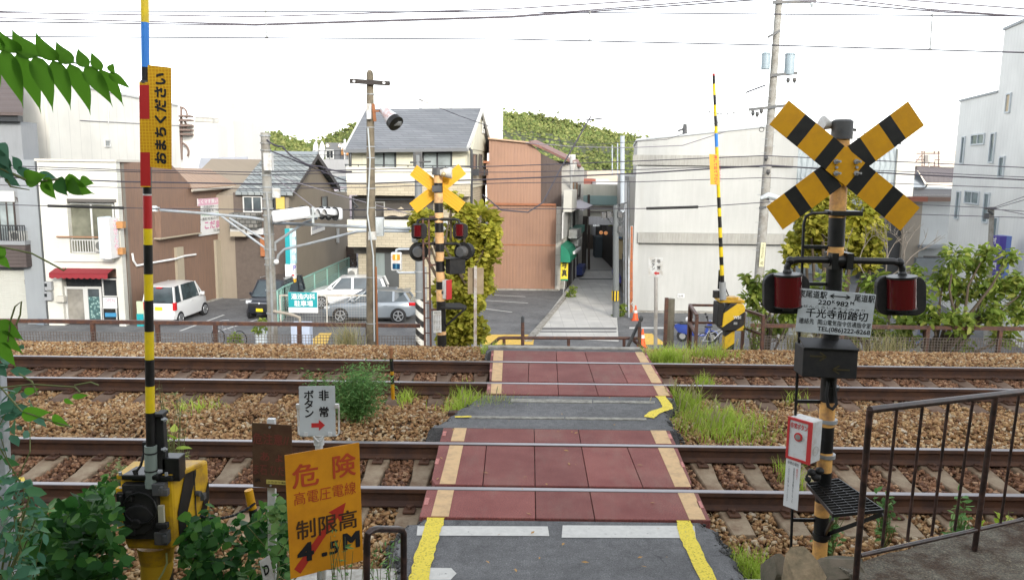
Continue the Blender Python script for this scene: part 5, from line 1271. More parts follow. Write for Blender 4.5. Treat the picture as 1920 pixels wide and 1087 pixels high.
# ---------------------------------------------------------------- wires
M_wire = plain('wire_dark',(.05,.045,.06),.6,var=.1)
M_wire2 = plain('wire_pale',(.2,.185,.21),.6,var=.1)
def wire(pts,Y,r,label,name='overhead_wire',mt=None,sag=0,Y2=None,group='overhead wires'):
	P = [at(x,y,Y + ((Y2 - Y) * i / (len(pts) - 1) if Y2 else 0)) for i,(x,y) in enumerate(pts)]; Q = []
	for i in range(len(P) - 1):
		n = 8 if sag else 3
		for j in range(n):
			t = j / n; p = P[i].lerp(P[i + 1],t); p.z -= sag * 4 * t * (1 - t); Q.append(p)
	Q.append(P[-1]); b = MB(); b.tube(Q,r,5); o = b.build(name,mt or M_wire,smooth=True)
	return tag(o,label,'wire',group)
YW = 11.2
wire([(-200,21),(960,23),(1920,31),(2200,34)],YW,.0085,'thin messenger wire above the contact wire')
wire([(-200,66),(0,69),(960,74),(1440,85),(1920,99),(2200,108)],YW,.0095,'lowest of the thin railway wires crossing the top sky')
for i,(x,y0,y1,dx) in enumerate(((498,21,69,2),(1106,24,76,0),(1748,29,92,-4))):
	b = MB(); b.tube([at(x,y0,YW),at(x + dx,y1,YW)],.009,6); b.ball(at(x,y0,YW),.02,8); b.ball(at(x + dx,y1,YW),.022,8); o = b.build('wire_dropper',P_gr)
	tag(o,('left','middle','right')[i] + ' short vertical hanger between the two railway wires','wire hanger','wire hangers')
wire([(-200,22),(0,24),(480,32),(960,17),(1232,0),(1500,-20)],12.5,.012,'thin sky wire that sags left and leaves the top near the middle',mt=M_wire2)
wire([(-200,30),(0,34),(480,46),(960,31),(1340,1),(1600,-22)],12.6,.012,'upper of the twin feeder wires rising to the right',mt=M_wire2)
wire([(-200,37),(0,41),(480,48),(960,33),(1420,0),(1650,-18)],12.7,.012,'lower of the twin feeder wires rising to the right',mt=M_wire2)
wire([(1690,0),(1920,17),(2100,30)],12.9,.012,'short wire at the top right corner',mt=M_wire2)
wire([(1560,-4),(1740,18),(1920,31),(2100,42)],13.0,.012,'wire descending to the right behind the contact wire',mt=M_wire2)
wire([(1500,2),(1780,24),(1920,31),(2100,37)],13.1,.012,'wire descending from the concrete pole top to the right',mt=M_wire2)
YL = 16.5
wire([(-100,307),(240,319),(480,323),(700,318),(960,311),(1200,302),(1433,292),(1700,304),(2000,318)],YL + 2,.011,'dark cable highest of the bundle across the houses')
wire([(-100,312),(240,322),(480,328),(700,323),(960,323),(1200,318),(1437,311),(1700,322),(2000,336)],YL + 2.1,.009,'second dark cable of the bundle across the houses')
wire([(-100,328),(0,332),(240,341),(480,345),(700,344),(960,335),(1200,325),(1440,310),(1700,327),(2000,341)],YL + 2.2,.017,'thick dark cable of the bundle across the houses')
wire([(-100,345),(240,352),(480,354),(700,351),(960,343),(1200,341),(1437,333),(1700,345),(2000,356)],YL + 2.3,.009,'lowest dark cable of the bundle across the houses')
wire([(-100,381),(90,386),(290,391),(480,393),(700,393),(960,392),(1212,391),(1309,388),(1440,379),(1690,401),(1920,408),(2100,411)],YL + 1,.009,'single cable at balcony height carrying two black sleeves')
for i,(xa,ya_,xb,yb_,lb) in enumerate(((90,386,232,390,'black insulating sleeve on a cable in front of the white shop'),(1212,391,1309,388,'black insulating sleeve on a cable in front of the white building'))):
	b = MB(); b.tube([at(xa,ya_,YL + 1),at(xb,yb_,YL + 1)],.03,8); tag(b.build('cable_sleeve',P_bk2,smooth=True),lb,'cable sleeve','cable sleeves')
wire([(500,262),(530,275),(560,300),(600,312),(660,322)],17.5,.018,'looping cable from the concrete pole to the grey house',sag=.04)
wire([(500,280),(580,312),(650,340)],17.6,.014,'cable falling from the concrete pole to the right')
wire([(515,332),(590,390)],17.4,.01,'pale stay wire from the pole down to the traffic lights',mt=M_wire2)
wire([(515,330),(650,370),(800,410)],17.2,.01,'pale stay wire from the pole past the wooden pole',mt=M_wire2)
wire([(731,157),(760,176),(860,217),(960,252),(1100,272),(1250,262),(1390,215)],14.6,.009,'service wire from the wooden crossarm over the roof',Y2=31)
wire([(1108,218),(1048,322),(1018,380),(990,398),(940,394),(905,365)],22,.02,'black cable hanging down in front of the orange building',sag=.0)
wire([(1108,222),(1140,211),(1275,192),(1310,205),(1350,214),(1400,210)],22,.012,'wavy cable strung above the white building')
wire([(1095,226),(1130,222)],22.2,.02,'short dark rod crossing the hanging black cable')
wire([(1398,174),(1435,160)],20,.02,'short thick dark cable left of the tall pole')
wire([(985,268),(1090,276),(1180,277),(1280,273),(1360,247)],23,.012,'blue grey cable strung below the hilltop',mt=M_wire2)
wire([(1436,375),(1500,376),(1640,380),(1860,390),(1930,404)],20.3,.009,'thin cable from the tall pole to the slim post on the right')
for i,(x0,y0,x1,y1) in enumerate(((1858,391,1930,365),(1858,392,1930,397),(1858,393,1930,372))): wire([(x0,y0),(x1,y1)],30,.012,('upper','lower','middle')[i] + ' wire fanning out from the slim post by the pale building')
for i in range(4): wire([(1478 + i * 5,6),(1462 + i * 4,110)],19.8,.005,('first','second','third','fourth')[i] + ' thin drop line beside the tall pole top, counted from the left',mt=M_wire2)
# ================================================================ BUILDINGS
class Wall:
	"""vertical plane through two ground points; pixels of the photograph are carried onto it"""
	def __init__(s,A,B):
		s.A = Vector((A[0],A[1],0)); s.d = (Vector((B[0],B[1],0)) - s.A).normalized(); s.n = Vector((s.d.y,-s.d.x,0))
		if (CAMP - s.A).dot(s.n) < 0: s.n = -s.n
	def P(s,px,py,off=0):
		r = ray(px,py); t = (s.A + s.n * off - CAMP).dot(s.n) / r.dot(s.n); return CAMP + r * t
	def U(s,px,py): return (s.P(px,py) - s.A).dot(s.d)
	def W(s,u,z,off=0): return s.A + s.d * u + s.n * off + Vector((0,0,z))
	def slab(s,b,u0,u1,z0,z1,o0,o1,mi=0):
		b.prism([s.W(u0,z0,o0),s.W(u1,z0,o0),s.W(u1,z1,o0),s.W(u0,z1,o0)],s.n * (o1 - o0),mi); return b
	def rc(s,x0,y0,x1,y1):
		xm,ym = (x0 + x1) / 2,(y0 + y1) / 2
		u0,u1 = s.U(x0,ym),s.U(x1,ym); z1,z0 = s.P(xm,y0).z,s.P(xm,y1).z
		return min(u0,u1),max(u0,u1),z0,z1
	def rect(s,name,mt,parent,x0,y0,x1,y1,o0=0,o1=.05,bevel=0):
		u0,u1,z0,z1 = s.rc(x0,y0,x1,y1); return s.slab(MB(),u0,u1,z0,z1,o0,o1).build(name,mt,parent,bevel=bevel)
	def poly(s,name,mt,parent,pts,o0,o1):
		b = MB(); b.prism([s.P(x,y,0) + s.n * o0 for x,y in pts],s.n * (o1 - o0)); return b.build(name,mt,parent)
	def window(s,parent,x0,y0,x1,y1,fm,gm,nx=2,ny=1,fw=.05,name='window',sill=None):
		u0,u1,z0,z1 = s.rc(x0,y0,x1,y1); b = MB()
		for (a,c,e,f) in ((u0,u1,z1 - fw,z1),(u0,u1,z0,z0 + fw),(u0,u0 + fw,z0 + fw,z1 - fw),(u1 - fw,u1,z0 + fw,z1 - fw)): s.slab(b,a,c,e,f,.0,.07)
		for i in range(1,nx): m_ = u0 + (u1 - u0) * i / nx; s.slab(b,m_ - fw * .5,m_ + fw * .5,z0 + fw,z1 - fw,.0,.06)
		for i in range(1,ny): m_ = z0 + (z1 - z0) * i / ny; s.slab(b,u0 + fw,u1 - fw,m_ - fw * .4,m_ + fw * .4,.0,.055)
		w_ = b.build(name,fm,parent)
		s.slab(MB(),u0 + fw,u1 - fw,z0 + fw,z1 - fw,.005,.02).build('pane',gm,w_)
		if sill: s.slab(MB(),u0 - .05,u1 + .05,z0 - .05,z0,.0,.12).build('sill',sill,w_)
		return w_
def solid(name,pts,z0,z1,mt,parent=None):
	b = MB(); b.prism([(p[0],p[1],z0) for p in pts],(0,0,z1 - z0)); return b.build(name,mt,parent)
def zof(px,py,Y): return at(px,py,Y).z
def xof(px,Y,py=450): return at(px,py,Y).x
gl = glass(); gl2 = glass('window_glass_pale',(.16,.18,.18),.12); gl3 = glass('window_glass_dark',(.015,.017,.018))
curtain = siding('curtain',(.5,.5,.46),.12,True,.3,.1)
fr_w = plain('frame_white',(.55,.55,.53),.5,var=.06); fr_b = plain('frame_black',(.03,.032,.035),.45); fr_br = plain('frame_bronze',(.06,.045,.038),.45)
ac_m = plain('ac_white',(.5,.5,.47),.5,var=.05,grime=(.35,.33,.29),gamt=.35)
def ac_unit(parent,wall,x0,y0,x1,y1,o=.05,th=.3):
	o_ = wall.rect('air_conditioner',ac_m,parent,x0,y0,x1,y1,o,o + th,bevel=.015)
	u0,u1,z0,z1 = wall.rc(x0,y0,x1,y1); r = min(u1 - u0,z1 - z0) * .38; c = wall.W(u0 + (u1 - u0) * .4,(z0 + z1) / 2,o + th)
	b = MB(); b.tube([c,c + wall.n * .012],[r,r],20); b.build('fan_grille',plain('ac_grille',(.13,.13,.12),.6),o_); return o_
# ---- 1 grey house at the far left
Y1 = 35.4
h1 = thing('townhouse','grey rendered house with metal shutter and small balcony at the left edge','house',(xof(30,Y1),Y1,S))
w1 = Wall((-30,Y1),(-20,Y1)); g1 = stucco('grey_render',(.25,.26,.27),.15)
xr = xof(62,Y1,230); xr2 = xof(94,Y1,600); z1 = zof(20,228,Y1)
b = MB(); b.box(-34,xof(44,Y1,300),Y1,Y1 + 1.2,S,z1); b.box(xof(44,Y1,300),xr2 - .85,Y1,Y1 + 5,S,zof(50,302,Y1)); b.build('wall',g1,h1)
b = MB(); b.box(xr2 - .85,xr2,Y1 - .25,Y1 + 6,S,zof(60,300,Y1)); b.build('pilaster',stucco('grey_render_b',(.28,.3,.315),.1),h1)
b = MB(); z2 = zof(20,217,Y1 - .5); q0,q1 = at(43,217,Y1 - .5),at(46,146,Y1 + 5); b.prism([(-34,q0.y,q0.z),q0,q1,(-34,q1.y,q1.z)],(0,0,.14))
b.build('roof',siding('brown_metal_roof',(.1,.075,.068),.3,False,.5,.15),h1)
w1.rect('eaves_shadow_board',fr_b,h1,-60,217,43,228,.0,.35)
w1.window(h1,-30,360,30,460,fr_br,gl2,4,1,name='window')
w1.rect('lintel_panel',fr_w,h1,-30,358,29,378,.03,.09)
b = MB(); u0,u1 = w1.U(-40,440),w1.U(62,440); zt,zb = zof(30,420,Y1),zof(30,453,Y1)
w1.slab(b,u0,u1,zt - .05,zt,.55,.6)
for i in range(24): u = u0 + (u1 - u0) * i / 23; w1.slab(b,u - .015,u + .015,zb,zt - .05,.56,.59)
b.build('balcony_rail',fr_b,h1)
w1.rect('balcony_band',siding('brown_boards',(.085,.065,.06),.16,False,.5,.15),h1,-40,455,65,497,.0,.65)
w1.rect('balcony_edge',g1,h1,-40,449,64,456,.0,.68)
ac_unit(h1,w1,26,432,58,450,.15,.28)
w1.rect('shutter',siding('cream_shutter',(.5,.5,.45),.085,False,.6,.08),h1,-40,506,57,603,.0,.06)
w1.rect('door',fr_b,h1,62,521,77,598,.0,.06); w1.rect('letter_box',plain('dark_box',(.06,.04,.035),.5),h1,50,523,56,532,.06,.16)
b = MB(); b.tube([w1.P(30,370,.1),w1.P(36,380,.1),w1.P(40,425,.1)],.035,8); b.build('drain_pipe',fr_br,h1)
w1.rect('base_plinth',plain('blue_grey',(.18,.22,.26),.7),h1,78,595,92,610,.26,.4)
# ---- 2 white shop with red awning, its long brown flank
Y2 = 34.9
sh = thing('shop','narrow white two storey shop with red scalloped awning, brown ribbed flank behind','shop building',(xof(170,Y2),Y2,S))
white_tile = tiles('white_board',(.66,.65,.58),(.62,.61,.55),(.52,.51,.46),30,.09,.7,.35,.008)
w2 = Wall((-30,Y2),(-10,Y2))
xl,xr = xof(92,Y2,600),G(257,603,S).x; Wb = Wall(G(257,603,S),G(470,543,S))
zt2 = zof(150,303,Y2)
def u2(px,py=450): return w2.P(px,py).x
# front built round its openings: upper recess and shop front
uo = (u2(128,420),u2(217,420)); so_ = (u2(118,560),u2(221,560)); zo = (zof(170,475,Y2),zof(170,373,Y2)); zs = (S,zof(170,503,Y2))
b = MB()
for (a,c,e,f) in ((xl,uo[0],zs[1],zt2),(uo[1],xr,zs[1],zt2),(uo[0],uo[1],zo[1],zt2),(uo[0],uo[1],zs[1],zo[0]),(xl,so_[0],S,zs[1]),(so_[1],xr,S,zs[1])): b.box(a,c,Y2,Y2 + .35,e,f)
b.build('front_wall',white_tile,sh)
b = MB(); b.box(xl,xr - .05,Y2 + .6,Y2 + 5,S,zt2 - .05); b.box(xl,xl + .1,Y2 + .35,Y2 + .6,S,zt2 - .1); b.build('inner_wall',plain('shop_inner',(.22,.2,.17),.8),sh)
b = MB(); b.box(xl - .06,xr + .06,Y2 - .08,Y2 + 5,zt2,zt2 + .1); b.build('parapet',plain('parapet_cream',(.55,.52,.46),.7),sh)
w2r = Wall((-30,Y2 + .3),(-10,Y2 + .3))
w2r.rect('panel',white_tile,sh,82,378,132,476,-.1,.0)
w2r.window(sh,131,380,217,475,fr_w,glass('shop_glass',(.1,.1,.075),.1),2,1,.08)
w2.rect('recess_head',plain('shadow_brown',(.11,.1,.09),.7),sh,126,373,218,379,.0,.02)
b = MB(); u0,u1 = u2(108,444),u2(205,444); z = zof(160,444,Y2); b.box(u0,u1,Y2 - .12,Y2 - .06,z - .03,z + .03); b.build('rusty_rail',plain('rust_rail',(.3,.16,.09),.8,var=.3),sh)
b = MB(); u0,u1 = u2(137,460),u2(182,460); z0,z1_ = zof(160,474,Y2),zof(160,449,Y2); b.box(u0,u1,Y2 - .1,Y2 - .06,z1_ - .04,z1_); b.box(u0,u1,Y2 - .1,Y2 - .06,z0,z0 + .04)
for i in range(10): u = u0 + (u1 - u0) * i / 9; b.box(u - .015,u + .015,Y2 - .095,Y2 - .065,z0 + .04,z1_ - .04)
b.build('window_guard',fr_w,sh)
ac_unit(sh,w2,182,449,207,471,-.15,.35)
w2.rect('belt_moulding',white_tile,sh,102,478,214,490,.0,.1)
bx = w2.rect('box_sign',plain('box_sign_blue',(.55,.61,.66),.4),sh,204,405,213,481,.1,.9,bevel=.03)
w2.rect('sign_face',T_wh,bx,213.3,407,225,481,.12,.88)
pk = plain('pink_letters',(.55,.25,.35),.5)
xs0 = w2.P(225.2,440,.88).x + .003
text('ご\nせ\nん\nや',bx,pk,(w2.P(215,470,.885).x,Y2 - .885,zof(218,470,Y2 - .885)),(1,0,0),(0,0,1),.19,1.35,lines=.95)
for y in (421,470): w2.rect('sign_bracket',plain('rust_plate',(.45,.22,.08),.8,var=.25),sh,224,y - 6,236,y + 6,.0,.3)
# red awning with scalloped edge
aw = plain('awning_red',(.24,.018,.026),.7,var=.12,scale=9)
b = MB(); u0,u1 = u2(105,510),u2(213,510); za,zb_ = zof(160,503,Y2),zof(160,512,Y2 - .5)
b.prism([(u0,Y2 - .02,za),(u0,Y2 - .55,zb_),(u0,Y2 - .55,zb_ - .03),(u0,Y2 - .02,za - .03)],(u1 - u0,0,0))
n = 10
for i in range(n):
	a,c = u0 + (u1 - u0) * i / n,u0 + (u1 - u0) * (i + 1) / n
	b.prism([(a,Y2 - .55,zb_ - .02),(c,Y2 - .55,zb_ - .02)] + [(c + (a - c) * k / 6,Y2 - .55,zb_ - .2 - .05 * math.sin(math.pi * k / 6)) for k in range(7)],(0,.02,0))
b.build('awning',aw,sh)
# shop front
w2s = Wall((-30,Y2 + .25),(-10,Y2 + .25))
w2s.rect('shop_back',gl3,sh,118,520,222,606,-.2,-.1)
w2s.window(sh,124,537,163,604,fr_w,glass('door_glass',(.17,.16,.14),.1),1,1,.1,name='door')
d2 = w2s.window(sh,163,537,193,604,fr_w,gl,1,1,.1,name='door')
vo_m,n_,bb_n = nodes_of('leaf_film'); vv = N(n_,'ShaderNodeTexVoronoi'); vv.inputs['Scale'].default_value = 9; n_.links.new(n_.nodes.new('ShaderNodeTexCoord').outputs['Object'],vv.inputs['Vector'])
setc(n_,bb_n,ramp(n_,vv.outputs['Distance'],[(.2,(.32,.45,.42)),(.45,(.07,.15,.15)),(.8,(.05,.1,.1))])); bb_n.inputs['Roughness'].default_value = .4
w2s.rect('patterned_film',vo_m,d2,167,556,189,597,.025,.03)
w2s.window(sh,193,522,222,556,fr_w,gl3,1,1,.05); w2s.window(sh,193,576,221,604,fr_w,gl3,1,1,.05)
w2s.rect('transom',gl3,sh,124,520,193,528,-.05,.03)
po = w2s.rect('poster',T_wh,sh,195,557,221,577,.05,.08);
u0,u1,z0,z1_ = w2s.rc(198,559,217,566); text('OPEN',po,pk,(w2s.W(u0,z0,.09)),(1,0,0),(0,0,1),u1 - u0,z1_ - z0)
w2s.rect('blue_goods',plain('goods_blue',(.05,.25,.45),.5),sh,199,586,220,593,-.05,.1)
for y0 in (527,546):
	m_ = w2.rect('meter',plain('meter_grey',(.3,.31,.32),.5),sh,88,y0,101,y0 + 16,.0,.2,bevel=.02); w2.rect('dial',gl3,m_,88.5,y0 + 3,93,y0 + 9,.2,.22)
w2.rect('post_box',plain('cream_box',(.5,.48,.42),.6),sh,110,554,125,565,.0,.25,bevel=.02)
# brown ribbed flank
brn = siding('brown_ribbed',(.24,.145,.098),.12,True,.5,.28,c2=(.16,.11,.088),sharp=.6)
zt_a = Wb.P(236,304).z; zt_b = Wb.P(362,352).z; A0,B0 = Wb.U(257,560),Wb.U(470,500)
uA,uB = Wb.U(318,315),Wb.U(362,350)
b = MB(); prof = [(A0 - .72,S),(B0,S),(B0,zt_b),(uB,zt_b),(uA,zt_a),(A0 - .72,zt_a)]
b.prism([Wb.W(u,z) for u,z in prof],-Wb.n * 4.2); b.build('flank_wall',brn,sh)
b = MB(); rA,rB,rC,rD = Wb.P(360,353,.3),Wb.P(447,346,.3),Wall(Wb.W(0,0,-2.4),Wb.W(5,0,-2.4)).P(397,317),Wall(Wb.W(0,0,-2.4),Wb.W(5,0,-2.4)).P(318,314)
b.prism([rA,rB,rC,rD],(0,0,-.09)); b.build('roof',siding('tan_roof',(.36,.24,.16),.35,True,.8,.15),sh)
b = MB(); b.tube([rA + Vector((0,0,-.12)),rB + Vector((0,0,-.12))],.07,8); b.build('gutter',plain('gutter_beige',(.4,.36,.3),.6),sh)
beige = plain('beige_post',(.36,.31,.23),.7,var=.1)
Wb.rect('flank_post',beige,sh,328,463,341,536,.0,.14); Wb.rect('flank_post',beige,sh,403,449,414,562,.0,.14); Wb.rect('flank_post',beige,sh,465,440,473,545,.0,.2)
Wb.poly('flank_panel',brn,sh,[(291,392),(366,386),(366,436),(291,447)],.0,.3)
Wb.poly('panel_rim',beige,sh,[(288,446),(367,435),(367,437.5),(288,449)],.0,.34)
b = MB(); b.tube([Wb.P(248,475,.08),Wb.P(250,488,.08),Wb.P(256,498,.08),Wb.P(300,490,.08),Wb.P(330,485,.2),Wb.P(345,480,.1),Wb.P(367,477,.08)],.05,8); b.build('conduit',T_wh,sh)
b = MB(); b.tube([Wb.P(446,500,.06),Wb.P(447,548,.06)],.04,6); b.build('drain_pipe',T_wh,sh)
o = Wb.poly('wall_kerb',concrete,sh,[(257,606),(470,545),(470,541),(257,600)],.0,.15)
# sign on the flank
sgn = Wb.poly('wall_sign',plain('sign_offwhite',(.66,.66,.64),.5),sh,[(367.5,373),(426.5,369.5),(429.5,434),(370.5,443)],.05,.1)
o_ = Wb.P(368.5,387,.11); e_ = Wb.P(426.8,383,.11)
Wb.poly('sign_header',plain('pale_pink',(.6,.35,.43),.5),sgn,[(367.5,373),(426.5,369.5),(427,381),(368,386)],.1,.106)
def wtext(parent,wall,body,mt,x0,y0,x1,y1,off=.11,bold=0,lines=1):
	a = wall.P(x0,y1,off); c = wall.P(x1,y1,off); zt_ = wall.P(x0,y0,off).z
	w_ = (Vector((c.x - a.x,c.y - a.y,0))).length
	return text(body,parent,mt,a,Vector((c.x - a.x,c.y - a.y,0)),(0,0,1),w_,zt_ - a.z,bold=bold,lines=lines)
T_gr = plain('letter_green',(.1,.4,.15),.5)
wtext(sgn,Wb,'よくマす買います!!',T_wh,370,375,424,383,.115,.02)
for y,t_,x0,x1 in ((390,'+写真証明サービス+',380,416),(398,'+出張撮影も +焼増し+',372,425),(405,'+引伸し・額装+',378,418),(413,'+遺影写真の作成も+',376,422)): wtext(sgn,Wb,t_,T_gr if y == 405 else T_bk,x0,y - 4,x1,y + 1.5)
wtext(sgn,Wb,'こだま',plain('letter_pink',(.55,.2,.33),.5),384,415,413,430,.11,.03); wtext(sgn,Wb,'TEL.0848-24-1212',T_bk,400,430,427,434.5)
for x in (374,418):
	b = MB(); q = Wb.P(x,421,.105); b.tube([q,q + Wb.n * .01],[.1,.1],12); b.build('brown_dot',plain('dot_brown',(.2,.08,.04),.5),sgn)
# ---- 3 large pale block behind the shop
bk = thing('office_block','tall windowless cream block with sloping outline behind the white shop','building',(-26,50,S))
A,B = Vector((at(96,300,41.5).x,41.5,0)),Vector((at(339,300,59.5).x,59.5,0)); W3 = Wall(A,B); cream = stucco('cream_wall',(.62,.6,.53),.08,.4); cream.node_tree.nodes['Principled BSDF'].inputs['Roughness'].default_value = .8
zt3 = W3.P(103,154).z
b = MB(); b.prism([(A.x,A.y,S),(B.x,B.y,S),(B.x - 9,B.y,S),(A.x - 9,A.y,S)],(0,0,zt3 - S)); b.build('wall',siding('cream_panels',(.74,.72,.65),1.1,True,.1,.06,sharp=.9),bk)
b = MB(); b.prism([(A.x + .08,A.y - .08,zt3),(B.x + .08,B.y,zt3),(B.x - 9,B.y,zt3),(A.x - 9,A.y - .08,zt3)],(0,0,.14)); b.build('roof_coping',fr_w,bk)
W3.window(bk,195,262,206,276,fr_w,gl2,1,1,.08)
b = MB(); b.tube([W3.P(203,205,.05),W3.P(203,232,.05)],.03,6); b.build('vent_pipe',fr_w,bk)
b = MB(); b.tube([W3.P(150,226,.03),W3.P(340,236,.03)],.02,5); b.build('wall_cable',M_wire2,bk)
# ---- 4 white flats far behind
Y4 = 78; fl4 = thing('apartment_block','distant white stepped apartment block with roof tower and spiral stair','building',(xof(390,Y4),Y4,S)); W4 = Wall((-50,Y4),(-40,Y4))
wh4 = stucco('white_render',(.68,.66,.61),.06,.3)
for (x0,y0,x1,d0,d1) in ((335,224,437,0,10),(352,236,428,-3,0),(358,222,411,-1.5,0),(371,191,427,1,8),(385,183,398,3,6)):
	b = MB(); b.box(xof(x0,Y4,240),xof(x1,Y4,240),Y4 + d0,Y4 + d1,S,zof(390,y0,Y4)); b.build('wall',wh4,fl4)
for (x0,y0,x1,y1) in ((382,212,386,221),(388,212,391,221),(393,212,396,221),(414,248,418,253),(417,280,420,285),(399,262,402,267)): W4.window(fl4,x0,y0,x1,y1,fr_w,gl,1,1,.1)
b = MB()
for k in (0,1):
	b.tube([at(366,220 + k * 8,Y4 - 1.6),at(410,222 + k * 8,Y4 - 1.6)],.03,5)
for i in range(20): b.tube([at(366 + i * 2.3,220 + i * .1,Y4 - 1.6),at(366 + i * 2.3,228 + i * .1,Y4 - 1.6)],.02,4)
b.build('roof_rail',plain('rail_grey',(.25,.24,.22),.6),fl4)
b = MB()
for cy,r in ((285,17),(215,14),(235,12)): b.tube([at(337 + r * math.sin(t * .26),cy - r * math.cos(t * .26),Y4 - 3.5) for t in range(0,9)],.1,5)
for y in (218,226,236,244,252): b.box(-.9,.6,-.5,.5,-.08,.08,M=Matrix.Translation(at(347,y,Y4 - 3.6)))
b.tube([at(340,300,Y4 - 3.5),at(340,200,Y4 - 3.5)],.12,6)
b.build('spiral_stair',plain('stair_rust',(.16,.11,.09),.7),fl4)
Y4b = 90; sm = thing('apartment_block','small far white building with roof box beside the wooded hill, left','building',(xof(452,Y4b),Y4b,S))
b = MB(); b.box(xof(437,Y4b,280),xof(465,Y4b,280),Y4b,Y4b + 8,S,zof(450,279,Y4b)); b.box(xof(448,Y4b,280),xof(457,Y4b,280),Y4b + 1,Y4b + 4,zof(450,279,Y4b),zof(450,265,Y4b)); b.build('wall',wh4,sm)
# ---- 5 grey tiled house with gable
gh = thing('tiled_house','old house with grey tiled gable roof and long beige side wall','house',(-13,47,S))
X5 = -11.9; tile_g = tiles('grey_roof_tiles',(.2,.225,.23),(.32,.34,.33),(.1,.11,.11),.34,.26,.75,.9,.03)
W5 = Wall((X5,42),(X5,58)); bei = stucco('beige_render',(.27,.225,.17),.15); pe,pr,pf_ = W5.P(538,361),W5.P(586,289),W5.P(628,351)
zw = W5.P(541,368).z; yA,yR,yB = pe.y,pr.y,pf_.y
b = MB(); b.prism([(X5,yA + .3,S),(X5,58.5,S),(X5,58.5,zw - .3),(X5,yB,zw - .1),(X5,yR,pr.z - .35),(X5,yA + .3,zw)],(-6,0,0)); b.build('wall',bei,gh)
xl5 = xof(441,yA,361)
b = MB(); b.prism([(xl5,yA,pe.z - .02),(X5 + .3,yA,pe.z - .02),(X5 + .3,yR,pr.z),(xl5,yR,pr.z)],(0,0,-.14)); b.prism([(xl5,yR,pr.z),(X5 + .3,yR,pr.z),(X5 + .3,yB,pf_.z),(xl5,yB,pf_.z)],(0,0,-.14)); b.build('roof',tile_g,gh)
b = MB(); b.bar((xl5,yR,pr.z + .06),(X5 + .32,yR,pr.z + .06),.3,.18); b.build('ridge',plain('ridge_tile',(.23,.26,.29),.7),gh)
b = MB(); b.bar((X5 + .33,yR - .1,pr.z - .12),(X5 + .33,yB,pf_.z - .12),.06,.3); b.bar((X5 + .33,yA,pe.z - .12),(X5 + .33,yR,pr.z - .12),.055,.16); b.build('barge_board',plain('barge_dark',(.05,.04,.035),.7),gh)
W5f = Wall((-30,42.6),(-10,42.6))
W5f.rect('front_wall',plain('dark_timber_wall',(.11,.085,.07),.8,var=.3),gh,441,362,537,560,-.2,.0)
W5f.window(gh,456,368,492,398,fr_w,gl,2,1,.06); W5f.window(gh,500,368,516,392,fr_b,gl3,1,1,.05)
W5f.rect('yellow_screen',plain('yellow_screen',(.55,.42,.1),.7),gh,518,369,534,392,.0,.06)
W5f.rect('lean_to_roof',tiles('mossy_tiles',(.2,.19,.17),(.13,.13,.12),(.06,.06,.055),.3,.2,.8,.8,.03),gh,441,398,492,426,.1,.9)
W5f.rect('balcony_box',beige,gh,441,432,470,441,.2,.8); W5f.rect('tarp',plain('tarp_grey',(.5,.5,.5),.6),gh,470,427,500,438,.1,.6)
b = MB()
for i in range(14): u = W5f.U(442 + i * 2,432); W5f.slab(b,u - .02,u + .02,W5f.P(450,433).z,W5f.P(450,424).z,.75,.78)
b.build('balcony_rail',fr_w,gh)
W5.window(gh,602,368,613,398,fr_br,gl2,1,1,.06)
W5.poly('drain_pipe',fr_w,gh,[(630,428),(633,428),(633,455),(630,455)],.02,.12)
sg5 = W5.poly('name_sign',T_wh,gh,[(582,425),(607,424.5),(607,431),(582,440)],.03,.08); wtext(sg5,W5,'上田歯科医院',plain('letter_navy',(.05,.07,.18),.5),584,427,605,433,.09)
W5f.rect('orange_shed',plain('orange_timber',(.35,.13,.05),.8,var=.3),gh,490,438,505,480,.0,.2)
# neighbours of the tiled house: metal roof left, lilac walls
Y6 = 52; nb1 = thing('house','low house with grey corrugated roof and lilac wall behind the tan roof','house',(xof(420,Y6),Y6,S))
b = MB(); b.box(xof(372,Y6,320),xof(470,Y6,320),Y6,Y6 + 6,S,zof(420,316,Y6)); b.build('wall',plain('lilac_wall',(.4,.36,.4),.8),nb1)
b = MB(); b.prism([at(372,314,Y6 - .3),at(458,314,Y6 - .3),at(465,294,Y6 + 3),at(376,296,Y6 + 3)],(0,0,-.1)); b.build('roof',siding('corrugated_grey',(.4,.41,.44),.22,True,.8,.12),nb1)
Y7 = 62; nb2 = thing('house','house with lilac grey wall and slate roof squeezed behind the beige gable','house',(xof(645,Y7),Y7,S))
b = MB(); b.box(xof(612,Y7,380),xof(664,Y7,380),Y7,Y7 + 6,S,zof(640,350,Y7)); b.build('wall',plain('lilac_wall',(.4,.36,.4),.8),nb2)
b = MB(); b.prism([at(600,372,Y7 - .4),at(666,352,Y7 - .4),at(666,330,Y7 + 3),at(602,332,Y7 + 3)],(0,0,-.12)); b.build('roof',tile_g,nb2)
Y8 = 70; cf = thing('terrace_cafe','dark rooftop terrace bar with folded white parasols behind the houses','building',(xof(622,Y8),Y8,S))
b = MB(); b.box(xof(588,Y8,330),xof(668,Y8,330),Y8,Y8 + 9,S,zof(625,299,Y8)); b.build('wall',stucco('grey_block',(.33,.33,.33),.2),cf)
b = MB(); b.box(xof(595,Y8,280),xof(668,Y8,280),Y8 + 3,Y8 + 9,zof(625,299,Y8),zof(625,266,Y8)); b.build('bar_house',plain('bar_grey',(.12,.125,.13),.7),cf)
W8 = Wall((-40,Y8 + 3),(-10,Y8 + 3)); W8.window(cf,611,281,626,298,fr_w,gl3,2,1,.08); W8.rect('timber_panel',plain('orange_wood',(.45,.2,.05),.6),cf,640,279,668,292,.0,.1)
